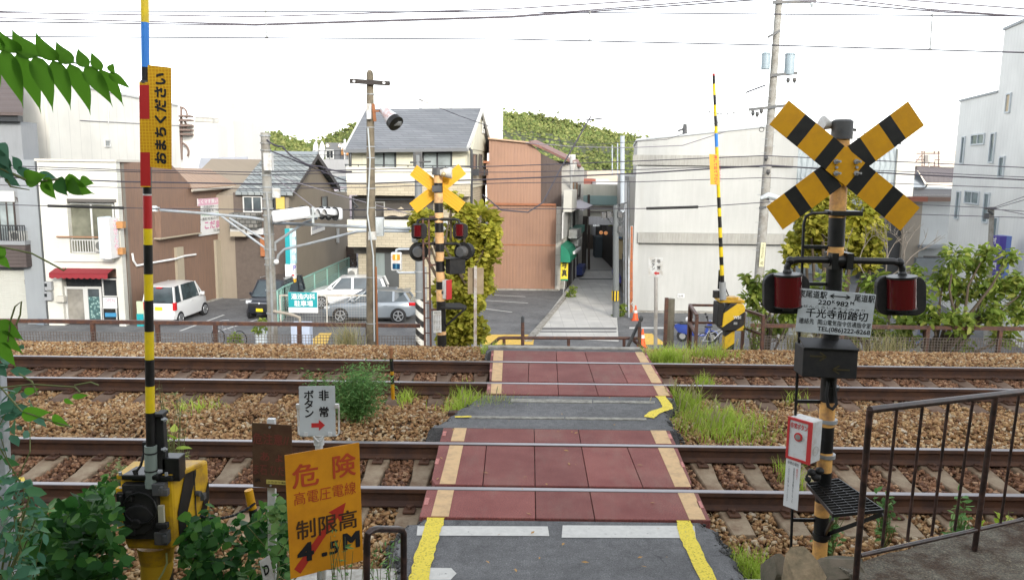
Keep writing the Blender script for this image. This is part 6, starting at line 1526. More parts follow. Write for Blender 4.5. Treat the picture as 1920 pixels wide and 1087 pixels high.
for x in (614,637):
	b = MB(); b.ball(at(x,273,Y8 + 2.9),.12,8); b.build('lamp',glow('lamp_warm',(1,.8,.5),1.5),cf)
b = MB()
for y in (283,291): b.tube([at(588,y,Y8 + .1),at(668,y,Y8 + .1)],.03,5)
for i in range(9): b.tube([at(588 + i * 10,283,Y8 + .1),at(588 + i * 10,300,Y8 + .1)],.03,5)
b.build('terrace_rail',fr_b,cf)
for i,x in enumerate((592,604)):
	b = MB(); b.tube([at(x,299,Y8 + 1.5),at(x,291,Y8 + 1.5),at(x,272,Y8 + 1.5),at(x,265,Y8 + 1.5)],[.12,.3,.2,.04],10); tag(b.build('parasol',T_wh,smooth=True),('left','right')[i] + ' folded white parasol on the rooftop terrace','parasol','folded parasols')
# tiny guest in white on the terrace
b = MB(); q = at(647,299,Y8 + 1.2); s_ = .035
pr_ = [(0,.09),(.45,.11),(.85,.17),(1.1,.2),(1.35,.2),(1.45,.07),(1.52,.09),(1.62,.11),(1.72,.08),(1.76,.02)]
b.loft([[q + Vector((math.cos(a) * r,math.sin(a) * r * .7,z)) for a in [i * math.pi / 5 for i in range(10)]] for z,r in pr_])
for sx in (-1,1): b.tube([q + Vector((sx * .2,0,1.36)),q + Vector((sx * .27,-.03,1.05)),q + Vector((sx * .24,-.15,.85))],[.06,.05,.04],6)
tag(b.build('person',plain('white_shirt',(.6,.58,.56),.8),smooth=True),'tiny person in white standing on the rooftop terrace','person')
# ---- 7 cream and brick three storey house
ch = thing('apartment_house','three storey cream and tan brick house with grey slate gable roof','house',(xof(765,42),42,S))
Yh_ = 41.5; W7 = Wall((-20,Yh_),(0,Yh_)); cr = siding('cream_siding',(.6,.57,.44),.9,True,.1,.08,sharp=.92); crp = stucco('cream_plain',(.62,.6,.5),.15)
bri = tiles('tan_brick',(.46,.4,.29),(.4,.345,.25),(.3,.27,.2),.42,.14,.75,.35,.012)
xl7,xr7 = xof(651,Yh_,400),xof(883,Yh_,400); sk = .07
def h7(x0,x1,y0,y1,z0,z1): return [(x0,y0),(x1,y0),(x1 + sk * (y1 - y0),y1),(x0 + sk * (y1 - y0),y1)]
D7 = 8.5
zlev = lambda py: zof(760,py,Yh_)
solid('upper_wall',h7(xl7,xr7,Yh_ + .6,Yh_ + D7,0,0),zlev(352),zlev(276),cr,ch)
solid('lower_wall',h7(xl7 + .3,xr7 - .05,Yh_ + 1.2,Yh_ + D7,0,0),S,zlev(352),bri,ch)
eL,eR = at(646,279,Yh_),at(877,276,Yh_); rL,rR = at(686,204,Yh_ + 4.2),at(904,203,Yh_ + 4.2)
slate = tiles('slate_roof',(.15,.16,.175),(.19,.2,.215),(.1,.105,.115),.9,.12,.7,.5,.012)
bkL,bkR = rL + (rL - eL),rR + (rR - eR); bkL.z,bkR.z = eL.z,eR.z
b = MB(); b.prism([eL,eR,rR,rL],(0,0,-.16)); b.prism([rL,rR,bkR,bkL],(0,0,-.16)); b.build('roof',slate,ch)
b = MB()
b.prism([(xr7 + sk * .6,Yh_ + .6,zlev(278)),(xr7 + sk * D7,Yh_ + D7,zlev(278)),(rR.x - .12,rR.y,rR.z - .2)],(-.2,0,0)); b.build('gable_wall',cr,ch)
b = MB(); b.bar(eR + Vector((0,0,-.1)),rR + Vector((0,0,-.1)),.1,.25); b.bar(rR + Vector((0,0,-.1)),bkR + Vector((0,0,-.1)),.1,.25); b.build('barge_board',fr_w,ch); b = MB(); b.bar(eL + Vector((0,0,-.1)),rL + Vector((0,0,-.1)),.1,.22); b.build('barge_board',fr_w,ch)
b = MB(); b.bar(eL + Vector((0,-.06,-.14)),eR + Vector((0,-.06,-.14)),.14,.14); b.build('gutter',plain('gutter_grey',(.14,.145,.15),.5),ch)
W7u = Wall((-20,Yh_ + .6),(0,Yh_ + .6))
W7u.window(ch,697,284,743,319,fr_b,gl2,2,1,.09); W7u.window(ch,792,284,848,319,fr_b,gl2,2,1,.09)
w7s = Wall((xr7 + sk * .6,Yh_ + .6),(xr7 + sk * D7,Yh_ + D7))
for (x0,x1) in ((885.5,893),(898,902)): w7s.window(ch,x0,289,x1,320,fr_br,gl,1,1,.06); w7s.rect('window_box',fr_b,ch,x0,317,x1 + 2,329,.0,.35)
w7s.window(ch,904,226,907,250,fr_w,gl3,1,4,.05)
def band7(nm,mt,x0,x1,y0,y1,o=.0,d=1.2):
	b = MB(); b.box(xof(x0,Yh_,y0),xof(x1,Yh_,y0),Yh_ - o,Yh_ + d,zlev(y1),zlev(y0)); return b.build(nm,mt,ch)
band7('balcony_parapet',crp,649,883,314,344,.0,.58); band7('brick_band',bri,650,882,344,367,-.02)
band7('balcony_parapet',crp,651,812,413,434,.05,.5); band7('brick_band',bri,652,812,434,464,.03,1.1)
b = MB(); z = zlev(311); b.box(xof(649,Yh_),xof(883,Yh_),Yh_ + .02,Yh_ + .06,z,z + .05)
for i in range(11): x = xof(650 + i * 23,Yh_); b.box(x,x + .05,Yh_ + .02,Yh_ + .06,zlev(314),z)
b.build('balcony_rail',fr_b,ch)
W7b = Wall((-20,Yh_ + 1.15),(0,Yh_ + 1.15))
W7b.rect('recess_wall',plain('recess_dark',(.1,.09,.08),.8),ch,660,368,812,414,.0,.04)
W7b.window(ch,703,378,722,412,fr_w,gl2,1,1,.06)
sun_sh = plain('sunshade_tan',(.42,.36,.27),.8,var=.1)
for (x0,x1,y0) in ((720,752,386),(752,778,386)):
	b = MB(); n = 8
	for i in range(n): a,c = x0 + (x1 - x0) * i / n,x0 + (x1 - x0) * (i + 1) / n; s0,s1 = 7 * math.sin(math.pi * i / n),7 * math.sin(math.pi * (i + 1) / n); b.quad(at(a,y0 + 2 + s0,Yh_ + .5),at(c,y0 + 2 + s1,Yh_ + .5),at(c,y0 + 22 - s1 * .6,Yh_ + .35),at(a,y0 + 22 - s0 * .6,Yh_ + .35))
	o = b.build('sun_shade',sun_sh,ch,fix=False); o.modifiers.new('s','SOLIDIFY').thickness = .02
b = MB()
for y in (374,394,407): b.tube([at(655,y,Yh_ + .1),at(812,y,Yh_ + .1)],.03,5)
b.tube([at(662,368,Yh_ + .1),at(662,412,Yh_ + .1)],.06,6); b.build('drying_rail',fr_b,ch)
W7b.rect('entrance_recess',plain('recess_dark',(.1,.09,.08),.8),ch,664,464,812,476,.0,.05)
W7b.rect('shutter_panel',siding('grey_green_panel',(.22,.26,.25),.3,True,.2,.1),ch,700,474,722,545,.0,.08)
W7b.rect('door',plain('door_dark',(.07,.075,.075),.5),ch,722,474,748,540,.0,.09)
for (pts) in ([(880,278),(884,283),(884,296),(884,392)],[(649,280),(657,288),(657,314)]):
	b = MB(); b.tube([at(x,y,Yh_ + .1) for x,y in pts],.07,8); b.build('drain_pipe',fr_b,ch,smooth=True)
b = MB(); b.tube([at(662,378,Yh_ - .05),at(671,388,Yh_ - .05),at(660,392,Yh_ - .05)],.06,6); b.build('drain_elbow',fr_b,ch,smooth=True)
ac_unit(ch,W7,655,502,672,522,.0,.4)
# ---- 8 orange corrugated house on the alley corner
Y9 = 46.9; og = thing('corner_house','house clad in faded orange corrugated sheets on the alley corner','house',(xof(975,Y9),Y9,S))
W9 = Wall((-5,Y9),(5,Y9)); orn = siding('orange_sheet',(.29,.16,.1),.19,True,.3,.14,c2=(.235,.135,.095),sharp=.6); orn2 = siding('orange_sheet_pale',(.32,.18,.115),.19,True,.3,.12,c2=(.26,.15,.105),sharp=.6)
Wal = Wall(G(1051,551,S),G(1091,505,S))       # alley face of the corner house
x9l,x9r = xof(914,Y9,450),xof(1042,Y9,450); zz9 = lambda py: zof(980,py,Y9)
b = MB(); b.prism([(x9l,Y9,S),(x9r,Y9,S),(x9r,Y9,zz9(385)),(x9l,Y9,zz9(385))],(0,.35,0)); b.build('lower_wall',orn,og)
b = MB(); b.prism([W9.P(914,386),W9.P(1014,386),W9.P(1014,288),W9.P(995,269),W9.P(917,261),W9.P(917,303),W9.P(911,305)],(0,8,0));
up9 = b.build('upper_wall',orn2,og)
dk = siding('dark_brown_sheet',(.085,.06,.05),.2,True,.4,.12)
Y9b = 47.5
b = MB(); b.prism([at(1013,386,Y9b),at(1053,390,Y9b),at(1053,308,Y9b),at(1013,287,Y9b)],(0,7,0)); b.build('brown_wall',dk,og)
W9.rect('sheet_seam',plain('rust_edge',(.3,.12,.06),.8,var=.25),og,912,458,1042,460,.0,.03); W9.rect('top_flashing',plain('rust_edge',(.3,.12,.06),.8),og,925,381,1042,385,.0,.12)
W9.rect('step_flashing',plain('rust_edge',(.3,.12,.06),.8),og,906,302,918,306,.0,.1)
b = MB(); b.prism([at(915,258,Y9 - .2),at(997,266,Y9 - .2),at(997,269,Y9 - .2),at(915,261,Y9 - .2)],(0,8,0)); b.build('roof_edge',plain('tan_flashing',(.4,.27,.18),.7),og)
b = MB(); b.prism([at(993,265,Y9 - .3),at(1016,275,Y9 - .3),at(1090,311,Y9 + 6),at(1085,300,Y9 + 14),at(1005,262,Y9 + 8)],(0,0,-.14)); b.build('roof',siding('rust_red_roof',(.2,.085,.06),.3,True,.5,.2),og)
W9.rect('corner_blocks',tiles('cream_blocks',(.5,.48,.42),(.46,.44,.4),(.33,.31,.28),.9,.6,.8,.25,.015),og,1042,388,1051,547,-.3,.02)
W9.rect('concrete_plinth',concrete,og,914,541,1047,549,.0,.2)
# rear house faces the alley
blockw = tiles('cream_blocks',(.5,.48,.42),(.46,.44,.4),(.33,.31,.28),.9,.6,.8,.25,.015)
ah = thing('alley_house','narrow cream house along the left side of the shopping alley','house',Wal.W(6,S))
b = MB(); uE = Wal.U(1091,480); zb = [Wal.P(1050,390).z,Wal.P(1050,520).z]
b.prism([Wal.W(1.9,S - 1),Wal.W(uE,S - 1),Wal.W(uE,Wal.P(1090,316).z),Wal.W(uE * .55,Wal.P(1078,303).z),Wal.W(1.9,Wal.P(1060,390).z)],-Wal.n * 4); b.build('wall',blockw,ah)
Wal.rect('pale_panel',plain('pale_panel',(.58,.57,.54),.6),ah,1053,397,1061,445,.02,.1); Wal.rect('pale_panel',cream,ah,1056,356,1066,395,.02,.5)
ac_unit(ah,Wal,1063,428,1072,444,.1,.5); ac_unit(ah,Wal,1066,446,1074,458,.1,.5)
gr_ = plain('awning_green',(.012,.2,.11),.6,var=.12)
b = MB(); c0 = Wal.P(1052,487,.1)
for k in (0,1): pass
dep = Wal.n; za_,zb2_ = Wal.P(1056,456).z,Wal.P(1056,487).z; ua,ub = Wal.U(1051,480),Wal.U(1064,480)
b.prism([Wal.W(ua,za_),Wal.W(ua,za_ - .25,.38),Wal.W(ua,(za_ + zb2_) / 2 - .1,.55),Wal.W(ua,zb2_,.55),Wal.W(ua,zb2_,0)],Wal.d * (ub - ua)); b.build('awning',gr_,ah)
b = MB(); b.tube([Wal.P(1071,585,.05),Wal.P(1071,292,.05)],.09,8); b.build('drain_pipe',plain('pipe_grey',(.45,.45,.43),.6),ah)
b = MB(); b.tube([Wal.P(1079,550,.05),Wal.P(1079,360,.05)],.06,8); b.build('drain_pipe',plain('pipe_white',(.6,.6,.58),.6),ah)
Wal.window(ah,1074,342,1081,365,plain('brown_frame',(.2,.12,.07),.7),gl3,1,1,.06); Wal.window(ah,1082,345,1087,372,fr_br,gl3,1,1,.06)
b = MB(); za = Wal.P(1070,382).z; b.prism([Wal.W(Wal.U(1065,380),za,0),Wal.W(Wal.U(1065,380),za - .35,.9),Wal.W(Wal.U(1086,392),za - .35,.9),Wal.W(Wal.U(1086,392),za,0)],(0,0,.06)); b.build('lean_to_roof',plain('lilac_tin',(.36,.33,.36),.6),ah)
for (x0,y0,x1,y1,mt,o) in ((1063,470,1070,545,fr_br,.1),(1071,395,1078,430,plain('recess_dark',(.1,.09,.08),.8),.05),(1074,480,1082,540,plain('recess_dark',(.1,.09,.08),.8),.05),(1068,424,1079,436,plain('green_sign_back',(.1,.25,.2),.6),.6)): Wal.rect('alley_fitting',mt,ah,x0,y0,x1,y1,.0,o)
b = MB(); b.bar(Wal.P(1076,474,.6),Wal.P(1088,465,.6),.12,.16); b.build('tube_lamp',T_wh,ah)
Wal.rect('blue_bin',plain('bin_blue',(.03,.05,.2),.5),ah,1078,497,1084,512,.05,.5)
# yellow photo banner
bn = thing('banner','yellow banner with black lettering for photographs at the alley corner','banner',G(1055,568,S)); Wb9 = Wall((0,45.6),(5,45.6))
yl_ = plain('banner_yellow',(.75,.6,.03),.6); o = Wb9.rect('cloth',yl_,bn,1051,485,1065,526,.0,.012); Wb9.rect('green_edge',gr_,o,1051,485,1065,488,.012,.016); Wb9.rect('green_edge',gr_,o,1051,523,1065,526,.012,.016)
wtext(o,Wb9,'写',T_bk,1053,489,1063,503,.018,.025); wtext(o,Wb9,'真',T_bk,1053,505,1063,518,.018,.025)
b = MB(); b.tube([Wb9.P(1053,574,-.02),Wb9.P(1059,527,-.02),Wb9.P(1062,484,-.02)],.025,6); b.build('banner_pole',fr_w,bn)
# ---- 9 the arcade at the end of the alley
Y10 = G(1120,505,S).y; ar = thing('arcade_entrance','dark covered arcade entrance with pale valance and hanging lanterns at alley end','arcade',(xof(1122,Y10),Y10,ALZ))
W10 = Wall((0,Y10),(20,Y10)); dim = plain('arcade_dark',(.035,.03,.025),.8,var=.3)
xa,xb = xof(1091,Y10,450),xof(1152,Y10,450)
b = MB(); z0,z1 = ALZ - .3,zof(1120,410,Y10)
b.box(xa - .4,xa,Y10,125,z0,z1); b.box(xb,xb + 4.5,Y10 + .5,125,z0,z1); [b.box(xa - .4,xb + 4.5,Y10 + .2 + 7 * i_,Y10 + 3.4 + 7 * i_,z1,z1 + .2) for i_ in range(9)]; b.box(xa - .4,xb + 4.5,125,125.3,z0,z1); b.build('hall',dim,ar)  # gaps between the roof slabs added to let sky light into the hall
for i in range(16):
	x = xa if i % 2 == 0 else xb; y = Y10 + 4 + i * 3.4; b = MB(); s_ = .6; z_ = ALZ
	b.box(x - (0 if i % 2 == 0 else s_),x + (s_ if i % 2 == 0 else 0),y,y + 1.6,z_,z_ + 1.2 + (i % 3) * .5); b.build('shop_display',[plain('display_a',(.1,.08,.06),.7),plain('display_b',(.07,.09,.1),.7),plain('display_c',(.16,.12,.09),.7)][i % 3],ar)
val = siding('valance',(.58,.58,.6),.25,True,.4,.1)
W10.rect('valance',val,ar,1103,406,1151,421,.0,.3); W10.rect('upper_wall',stucco('arcade_wall',(.42,.41,.35),.2),ar,1089,383,1166,408,-.4,.02)
W10.rect('teal_band',plain('teal_band',(.2,.29,.28),.7,var=.1),ar,1090,367,1166,384,-.3,.15); W10.rect('upper_wall',stucco('arcade_wall',(.42,.41,.35),.2),ar,1089,346,1168,368,-.9,-.1)
for y in (388,397):
	b = MB(); b.tube([W10.P(1104,y,.25),W10.P(1152,y + .6,.25)],.05,6); b.build('rail',fr_br,ar)
b = MB(); b.tube([W10.P(1104,508,.2),W10.P(1104,365,.2)],.09,8); b.build('post',fr_br,ar)
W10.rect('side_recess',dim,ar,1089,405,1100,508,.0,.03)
wtext(ar,W10,'おのみち',glow('lit_letters',(.8,.85,.85),.5),1112,420.5,1124,424.5,-1.0)
W10.rect('lime_sign',plain('lime_sign',(.35,.42,.03),.6),ar,1143,421,1151,425,-.8,-.6)
for x in (1127,1136,1145):
	q = W10.P(x,436 if x != 1136 else 437,-3.5); t_ = thing('lantern',{1127: 'left',1136: 'middle',1145: 'right'}[x] + ' of the three small lit orange lanterns inside the arcade','lantern',q,'lit lanterns in the arcade')
	b = MB(); b.ball(q,.15,10,sc=(1,1,.95)); b.build('lantern_body',glow('lantern_glow',(.9,.4,.16),.14),t_,smooth=True); b = MB(); b.tube([q + Vector((0,0,.14)),q + Vector((0,0,.85))],.02,5); b.build('cord',P_bk,t_)
# roofs and small buildings above the arcade
rr_ = plain('rust_red_tin',(.22,.06,.035),.7,var=.2)
for i,(x0,y0,x1,y1,Y,mt,lb) in enumerate(((1090,336,1142,350,74,stucco('arcade_wall2',(.5,.48,.42),.15),'pale upper storey behind the arcade with a red tin edge'),(1118,342,1168,352,70,plain('white_tin',(.6,.6,.6),.5),'white tin roofed loft over the arcade, right'),(1100,320,1170,338,85,stucco('far_tan',(.5,.42,.34),.1),'tan far roofs below the wooded hill'))):
	t_ = thing('loft_building',lb,'building',(xof((x0 + x1) / 2,Y),Y,S)); b = MB(); b.box(xof(x0,Y,340),xof(x1,Y,340),Y,Y + 5,S,zof(1120,y0,Y)); b.build('wall',mt,t_)
	if i < 2: b = MB(); b.box(xof(x0,Y,340) - .1,xof(x0,Y,340) + (xof(x1,Y,340) - xof(x0,Y,340)) * (.5 if i == 0 else 1.0),Y - .5,Y + 3,zof(1120,y1,Y),zof(1120,y1,Y) + (.7 if i == 0 else .2)); b.build('tin_roof',rr_,t_)
# ---- 10 large white building right of the alley
Y11 = 40.1; wb = thing('warehouse','large plain white building with grey stained ledge, right of the alley','building',(xof(1330,Y11),Y11,S))
W11 = Wall((0,Y11),(20,Y11)); wht = stucco('white_plaster',(.48,.48,.455),.14,.8,amt=.8); led = stucco('stained_ledge',(.4,.39,.35),.55,2.0,c2=(.22,.21,.19),amt=.9)
xl11,xr11 = xof(1189,Y11,450),xof(1486,Y11,450); Wr = Wall((xl11,Y11),(G(1152,505,S).x,Y10))
zt0,zt1 = zof(1186,264,Y11),zof(1440,238,Y11); xt = xof(1440,Y11,240); zt_e = zt0 + (zt1 - zt0) * (xr11 - xl11) / (xt - xl11)
b = MB(); b.prism([(xl11,Y11,S),(xr11,Y11,S),(xr11,Y11,zt_e),(xl11,Y11,zt0)],(1.6,12,0)); b.build('wall',wht,wb)
b = MB(); b.prism([(xl11 - .08,Y11 - .08,zt0),(xr11 + .05,Y11 - .08,zt_e),(xr11 + .05,Y11 - .08,zt_e + .1),(xl11 - .08,Y11 - .08,zt0 + .1)],(1.6,12,0)); b.build('coping',plain('coping_blue_grey',(.45,.47,.48),.6),wb)
W11.rect('stained_ledge',led,wb,1186,292,1486,311,.0,.14); W11.rect('stained_ledge',led,wb,1194,437,1486,456,.0,.3)
W11.rect('recess_shadow_line',plain('ledge_line_dark',(.14,.14,.13),.8),wb,1196,456,1486,458,.0,.04); W11.rect('joint',plain('ledge_line_dark',(.14,.14,.13),.8),wb,1196,311,1486,313,.0,.02)  # lower line is the shadow under the ledge, put in as dark colour
W11.rect('corner_pier',wht,wb,1187,312,1196,600,.0,.2)
sgp = W11.rect('name_plate',T_wh,wb,1270,551,1283,558,.0,.04); wtext(sgp,W11,'駐車',T_bk,1272,552.5,1281,557,.05)
rus = worn('rust_streak',(.42,.13,.04),(.28,.08,.03),.38,2.2)
b = MB(); b.prism([W11.P(1178,612,.3),W11.P(1187,612,.3),W11.P(1187,424,.3),W11.P(1182,424,.3)],(0,.08,0)); sgn2 = b.build('side_signboard',wht,wb)
b = MB(); pts = [W11.P(1179,605,.312),W11.P(1186.5,606,.312),W11.P(1186.5,425,.312),W11.P(1183,424,.312)]; b.prism(pts,(0,.004,0)); b.build('rust_streak',rus,sgn2)
W11.rect('base_kerb',concrete,wb,1180,583,1490,590,.0,.25)
# alley flank with pipes and meter boxes
solid('alley_wall',[(xl11,Y11 + .05),(G(1152,505,S).x,Y10),(G(1152,505,S).x + 5,Y10),(xl11 + 5,Y11 + .05)],S - 1,zof(1165,330,48),stucco('alley_render',(.4,.39,.36),.3),wb)
for (x0,y0,x1,y1,mt,o) in ((1164,390,1172,440,plain('pipe_box',(.3,.3,.29),.6),.3),(1160,445,1168,480,plain('tan_meter',(.35,.27,.15),.6),.35),(1160,433,1166,446,plain('meter_blue',(.1,.2,.4),.5),.4),(1158,513,1166,522,plain('sign_blue',(.06,.06,.3),.5),.4),(1168,480,1176,560,plain('recess_dark',(.1,.09,.08),.8),.1),(1171,330,1178,400,plain('pipe_box',(.3,.3,.29),.6),.2)): Wr.rect('alley_fitting',mt,wb,x0,y0,x1,y1,.0,o)
for x in (1170,1174,1179):
	b = MB(); b.tube([Wr.P(x,600 - (1180 - x) * 3,.25),Wr.P(x,340,.25)],.05,6); b.build('drain_pipe',T_wh if x == 1174 else P_gr,wb)
# roof aerials
for i,(x,y0,y1) in enumerate(((1284,232,252),(1298,226,250),(1322,238,250),(1330,186,246),(1346,180,246),(1352,190,246),(1364,208,245),(1376,196,244))):
	b = MB(); b.tube([at(x,y1 + 14,Y11 + 4),at(x,y0,Y11 + 4)],.03,5); b.tube([at(x - 5,y0 + 8,Y11 + 4),at(x + 5,y0 + 7,Y11 + 4)],.015,4); tag(b.build('aerial',P_gr),'thin roof aerial on the white building, ' + ORD[i] + ' from the left','aerial','aerials on the white roof')
b = MB(); q = at(1284,244,Y11 + 2); b.tube([q + Vector((0,0,-.5)),q + Vector((0,0,.3))],[.16,.1],8); b.tube([q + Vector((-.35,0,-.05)),q + Vector((.05,0,.1))],.06,6); tag(b.build('roof_vent',P_gm),'small dark fitting at the roof edge of the white building','roof vent')
# alley pole
b = MB(); q = at(1155,593,38.5); b.tube([Vector((q.x,q.y,S)),at(1154.5,385,38.5)],[.17,.13],14,0);
o = b.build('pole',plain('pole_dark',(.13,.14,.14),.7,var=.15),None,smooth=True); pa_ = thing('utility_pole','dark narrow pole with yellow and black guard in the alley mouth','utility pole',Vector((q.x,q.y,S))); adopt(o,pa_)
b = MB(); q2,q3 = at(1154.5,563,38.4),at(1154.5,545,38.4); b.tube([q2,q3],.2,14); b.build('guard',hazard('pole_guard',0,0,0,1,0,0,.14,.1,(.6,.42,.02)),pa_)
b = MB();
for (x0,y0,x1,y1) in ((1130,404,1155,402),(1134,403,1148,420),(1142,400,1142,408),(1152,386,1175,380),(1152,405,1172,398),(1155,420,1170,415)): b.tube([at(x0,y0,38.5),at(x1,y1,38.5)],.035,6)
for x,y in ((1132,404),(1142,403),(1166,388),(1162,402),(1163,430)): b.box(-.1,.1,-.1,.1,-.14,.14,M=Matrix.Translation(at(x,y,38.4)))
b.build('pole_fittings',P_gm,pa_)
b = MB(); b.tube([at(1167,400,39.5),at(1167,255,39.5)],.11,10); b.tube([at(1158,268,39.5),at(1158,330,39.5)],.03,5); b.tube([at(1148,330,39.5),at(1148,272,39.5)],.03,5); tag(b.build('mast',plain('mast_blue_grey',(.42,.46,.5),.6)),'slim pale mast rising above the alley by the white building','mast')
b = MB(); b.tube([at(1071,300,55),at(1071,290,55)],.3,10); adopt(b.build('vent_cap',fr_w),ah)
# ---- 11 tarpaulin covered building and neighbours on the right
Y12 = 56; tb = thing('tarp_building','building wrapped in grey blue tarpaulin behind the right crossbuck','building',(xof(1590,Y12),Y12,S)); W12 = Wall((20,Y12),(40,Y12))
m,n_,bb = nodes_of('tarpaulin'); setc(n_,bb,mix(n_,noise(n_,.6,5),(.3,.34,.35),(.42,.46,.47))); bb.inputs['Roughness'].default_value = .5
wv = N(n_,'ShaderNodeTexWave'); wv.inputs['Scale'].default_value = .9; wv.inputs['Distortion'].default_value = 6; wv.inputs['Detail'].default_value = 3; n_.links.new(n_.nodes.new('ShaderNodeTexCoord').outputs['Object'],wv.inputs[0]); bump(n_,bb,wv.outputs['Fac'],.6,.15)
b = MB(); b.box(xof(1478,Y12,350),xof(1676,Y12,350),Y12,Y12 + 10,S,zof(1580,270,Y12)); b.build('wrapped_wall',m,tb)
b = MB(); b.box(xof(1676,Y12,350),xof(1710,Y12,350),Y12 - .2,Y12 + 8,S,zof(1690,279,Y12)); b.build('white_wall',cream,tb)
b = MB()
for i in range(9): b.tube([at(1585 + i * 12,272,Y12 + .2),at(1585 + i * 12,246,Y12 + .2)],.03,4)
for y in (250,260): b.tube([at(1590,y,Y12 + .2),at(1676,y,Y12 + .2)],.03,4)
b.build('scaffold_rail',P_gr,tb)
b = MB(); q = at(1686,271,Y12); b.tube([q,q + Vector((0,0,.3))],[.15,.06],8); b.build('roof_vent',P_gm,tb)
Y13 = 60; th = thing('tiled_house','small house with dark ridge tiles and pale blue gable beside the pale tall building','house',(xof(1745,Y13),Y13,S)); W13 = Wall((20,Y13),(40,Y13)); dkr = siding('dark_violet_roof',(.115,.1,.105),.35,True,.5,.15)
b = MB(); b.box(xof(1704,Y13,350),xof(1790,Y13,350),Y13,Y13 + 7,S,zof(1745,352,Y13)); b.build('wall',plain('blue_grey_wall',(.33,.37,.41),.7),th)
b = MB(); b.prism([at(1700,352,Y13 - .3),at(1719,318,Y13 + .5),at(1737,350,Y13 - .3)],(0,6,0)); b.build('gable',plain('blue_grey_wall',(.33,.37,.41),.7),th)
b = MB(); b.prism([at(1718,315,Y13 - .5),at(1795,317,Y13 + 1),at(1795,343,Y13 - .6),at(1737,343,Y13 - .6)],(0,0,.1)); b.prism([at(1700,355,Y13 - .5),at(1718,315,Y13 - .5),at(1722,317,Y13 - .5),at(1704,357,Y13 - .5)],(0,5,0)); b.build('roof',dkr,th)
b = MB(); b.bar(at(1716,315,Y13 - .4),at(1795,317,Y13 + 1),.3,.2); b.build('ridge',plain('ridge_dark',(.09,.08,.08),.7),th)
b = MB(); b.prism([at(1700,366,Y13 - 1.6),at(1790,369,Y13 - 1.6),at(1790,357,Y13),at(1703,356,Y13)],(0,0,.1))
for i in range(24): b.ball(at(1702 + i * 3.7,367,Y13 - 1.65),.14,6)
b.build('lower_roof',plain('dark_tiles',(.1,.1,.105),.7,var=.3),th)
b = MB(); b.tube([at(1739,345,Y13 - .6),at(1735,352,Y13 - .5),at(1722,354,Y13 - .4)],.06,6); b.build('gutter',P_gm,th)
Y14 = 50; lw = thing('annex','low white walled annex with brown eaves strip in front of the tiled house','building',(xof(1740,Y14),Y14,S)); W14 = Wall((20,Y14),(40,Y14))
b = MB(); b.box(xof(1716,Y14,420),xof(1800,Y14,420),Y14,Y14 + 6,S,zof(1750,377,Y14)); b.build('wall',stucco('annex_white',(.52,.54,.54),.1),lw)
b = MB(); b.box(xof(1690,Y14,420),xof(1722,Y14,420),Y14 - .3,Y14 + 5,S,zof(1705,378,Y14)); b.build('side_wall',stucco('annex_tan',(.3,.26,.21),.2),lw)
W14.rect('eaves',plain('eaves_brown',(.17,.11,.085),.7),lw,1688,369,1790,377,.2,.6); W14.rect('eaves_cap',plain('eaves_red',(.24,.08,.05),.7),lw,1694,368,1726,377,.6,.9)
b = MB(); b.box(xof(1664,Y14,420),xof(1691,Y14,420),Y14 - .1,Y14 + 4,S,zof(1678,415,Y14)); b.build('dark_bay',plain('bay_dark',(.05,.05,.05),.6),lw)
W14.window(lw,1666,418,1689,480,fr_b,gl3,2,3,.06); W14.rect('stair_wall',plain('stair_grey',(.2,.22,.23),.7),lw,1708,482,1770,520,.1,.6); W14.rect('low_roof',plain('low_roof',(.26,.27,.28),.7),lw,1716,458,1772,463,.0,1.0)
W14.rect('stair_rail',fr_br,lw,1722,478,1766,480,.6,.66)
Y15 = 80; fr15 = thing('pipe_frame','rusty pipe framework standing on a far roof beside the pale building','roof frame',(xof(1738,Y15),Y15,3)); b = MB()
for x in (1711,1729,1733,1752,1760): b.tube([at(x,316,Y15),at(x,287 if x < 1725 else 283,Y15)],.06,5)
for y,xa_,xb_ in ((288,1711,1762),(300,1711,1762),(312,1711,1762)): b.tube([at(xa_,y,Y15),at(xb_,y,Y15)],.05,5)
b.tube([at(1711,312,Y15),at(1730,288,Y15)],.04,5); b.build('frame',plain('frame_rust',(.16,.11,.1),.7),fr15)
b = MB(); b.tube([at(1742,304,Y15),at(1742,290,Y15)],[.5,.5],10); b.tube([at(1742,316,Y15),at(1742,304,Y15)],.07,5); b.build('tank',plain('tank_pale',(.5,.45,.4),.6),fr15)
Y16 = 140; fw = thing('building','far warm white building low on the horizon, right of the tarpaulin','building',(xof(1740,Y16),Y16,S)); b = MB(); b.box(xof(1706,Y16,300),xof(1800,Y16,300),Y16,Y16 + 8,S,zof(1750,279,Y16)); b.build('wall',siding('warm_panels',(.62,.55,.46),1.2,False,.2,.08),fw)
for i in range(4): Wall((0,Y16),(50,Y16)).rect('window_band',plain('warm_glass',(.4,.33,.26),.4),fw,1712,284 + i * 9,1796,286 + i * 9,.0,.1)
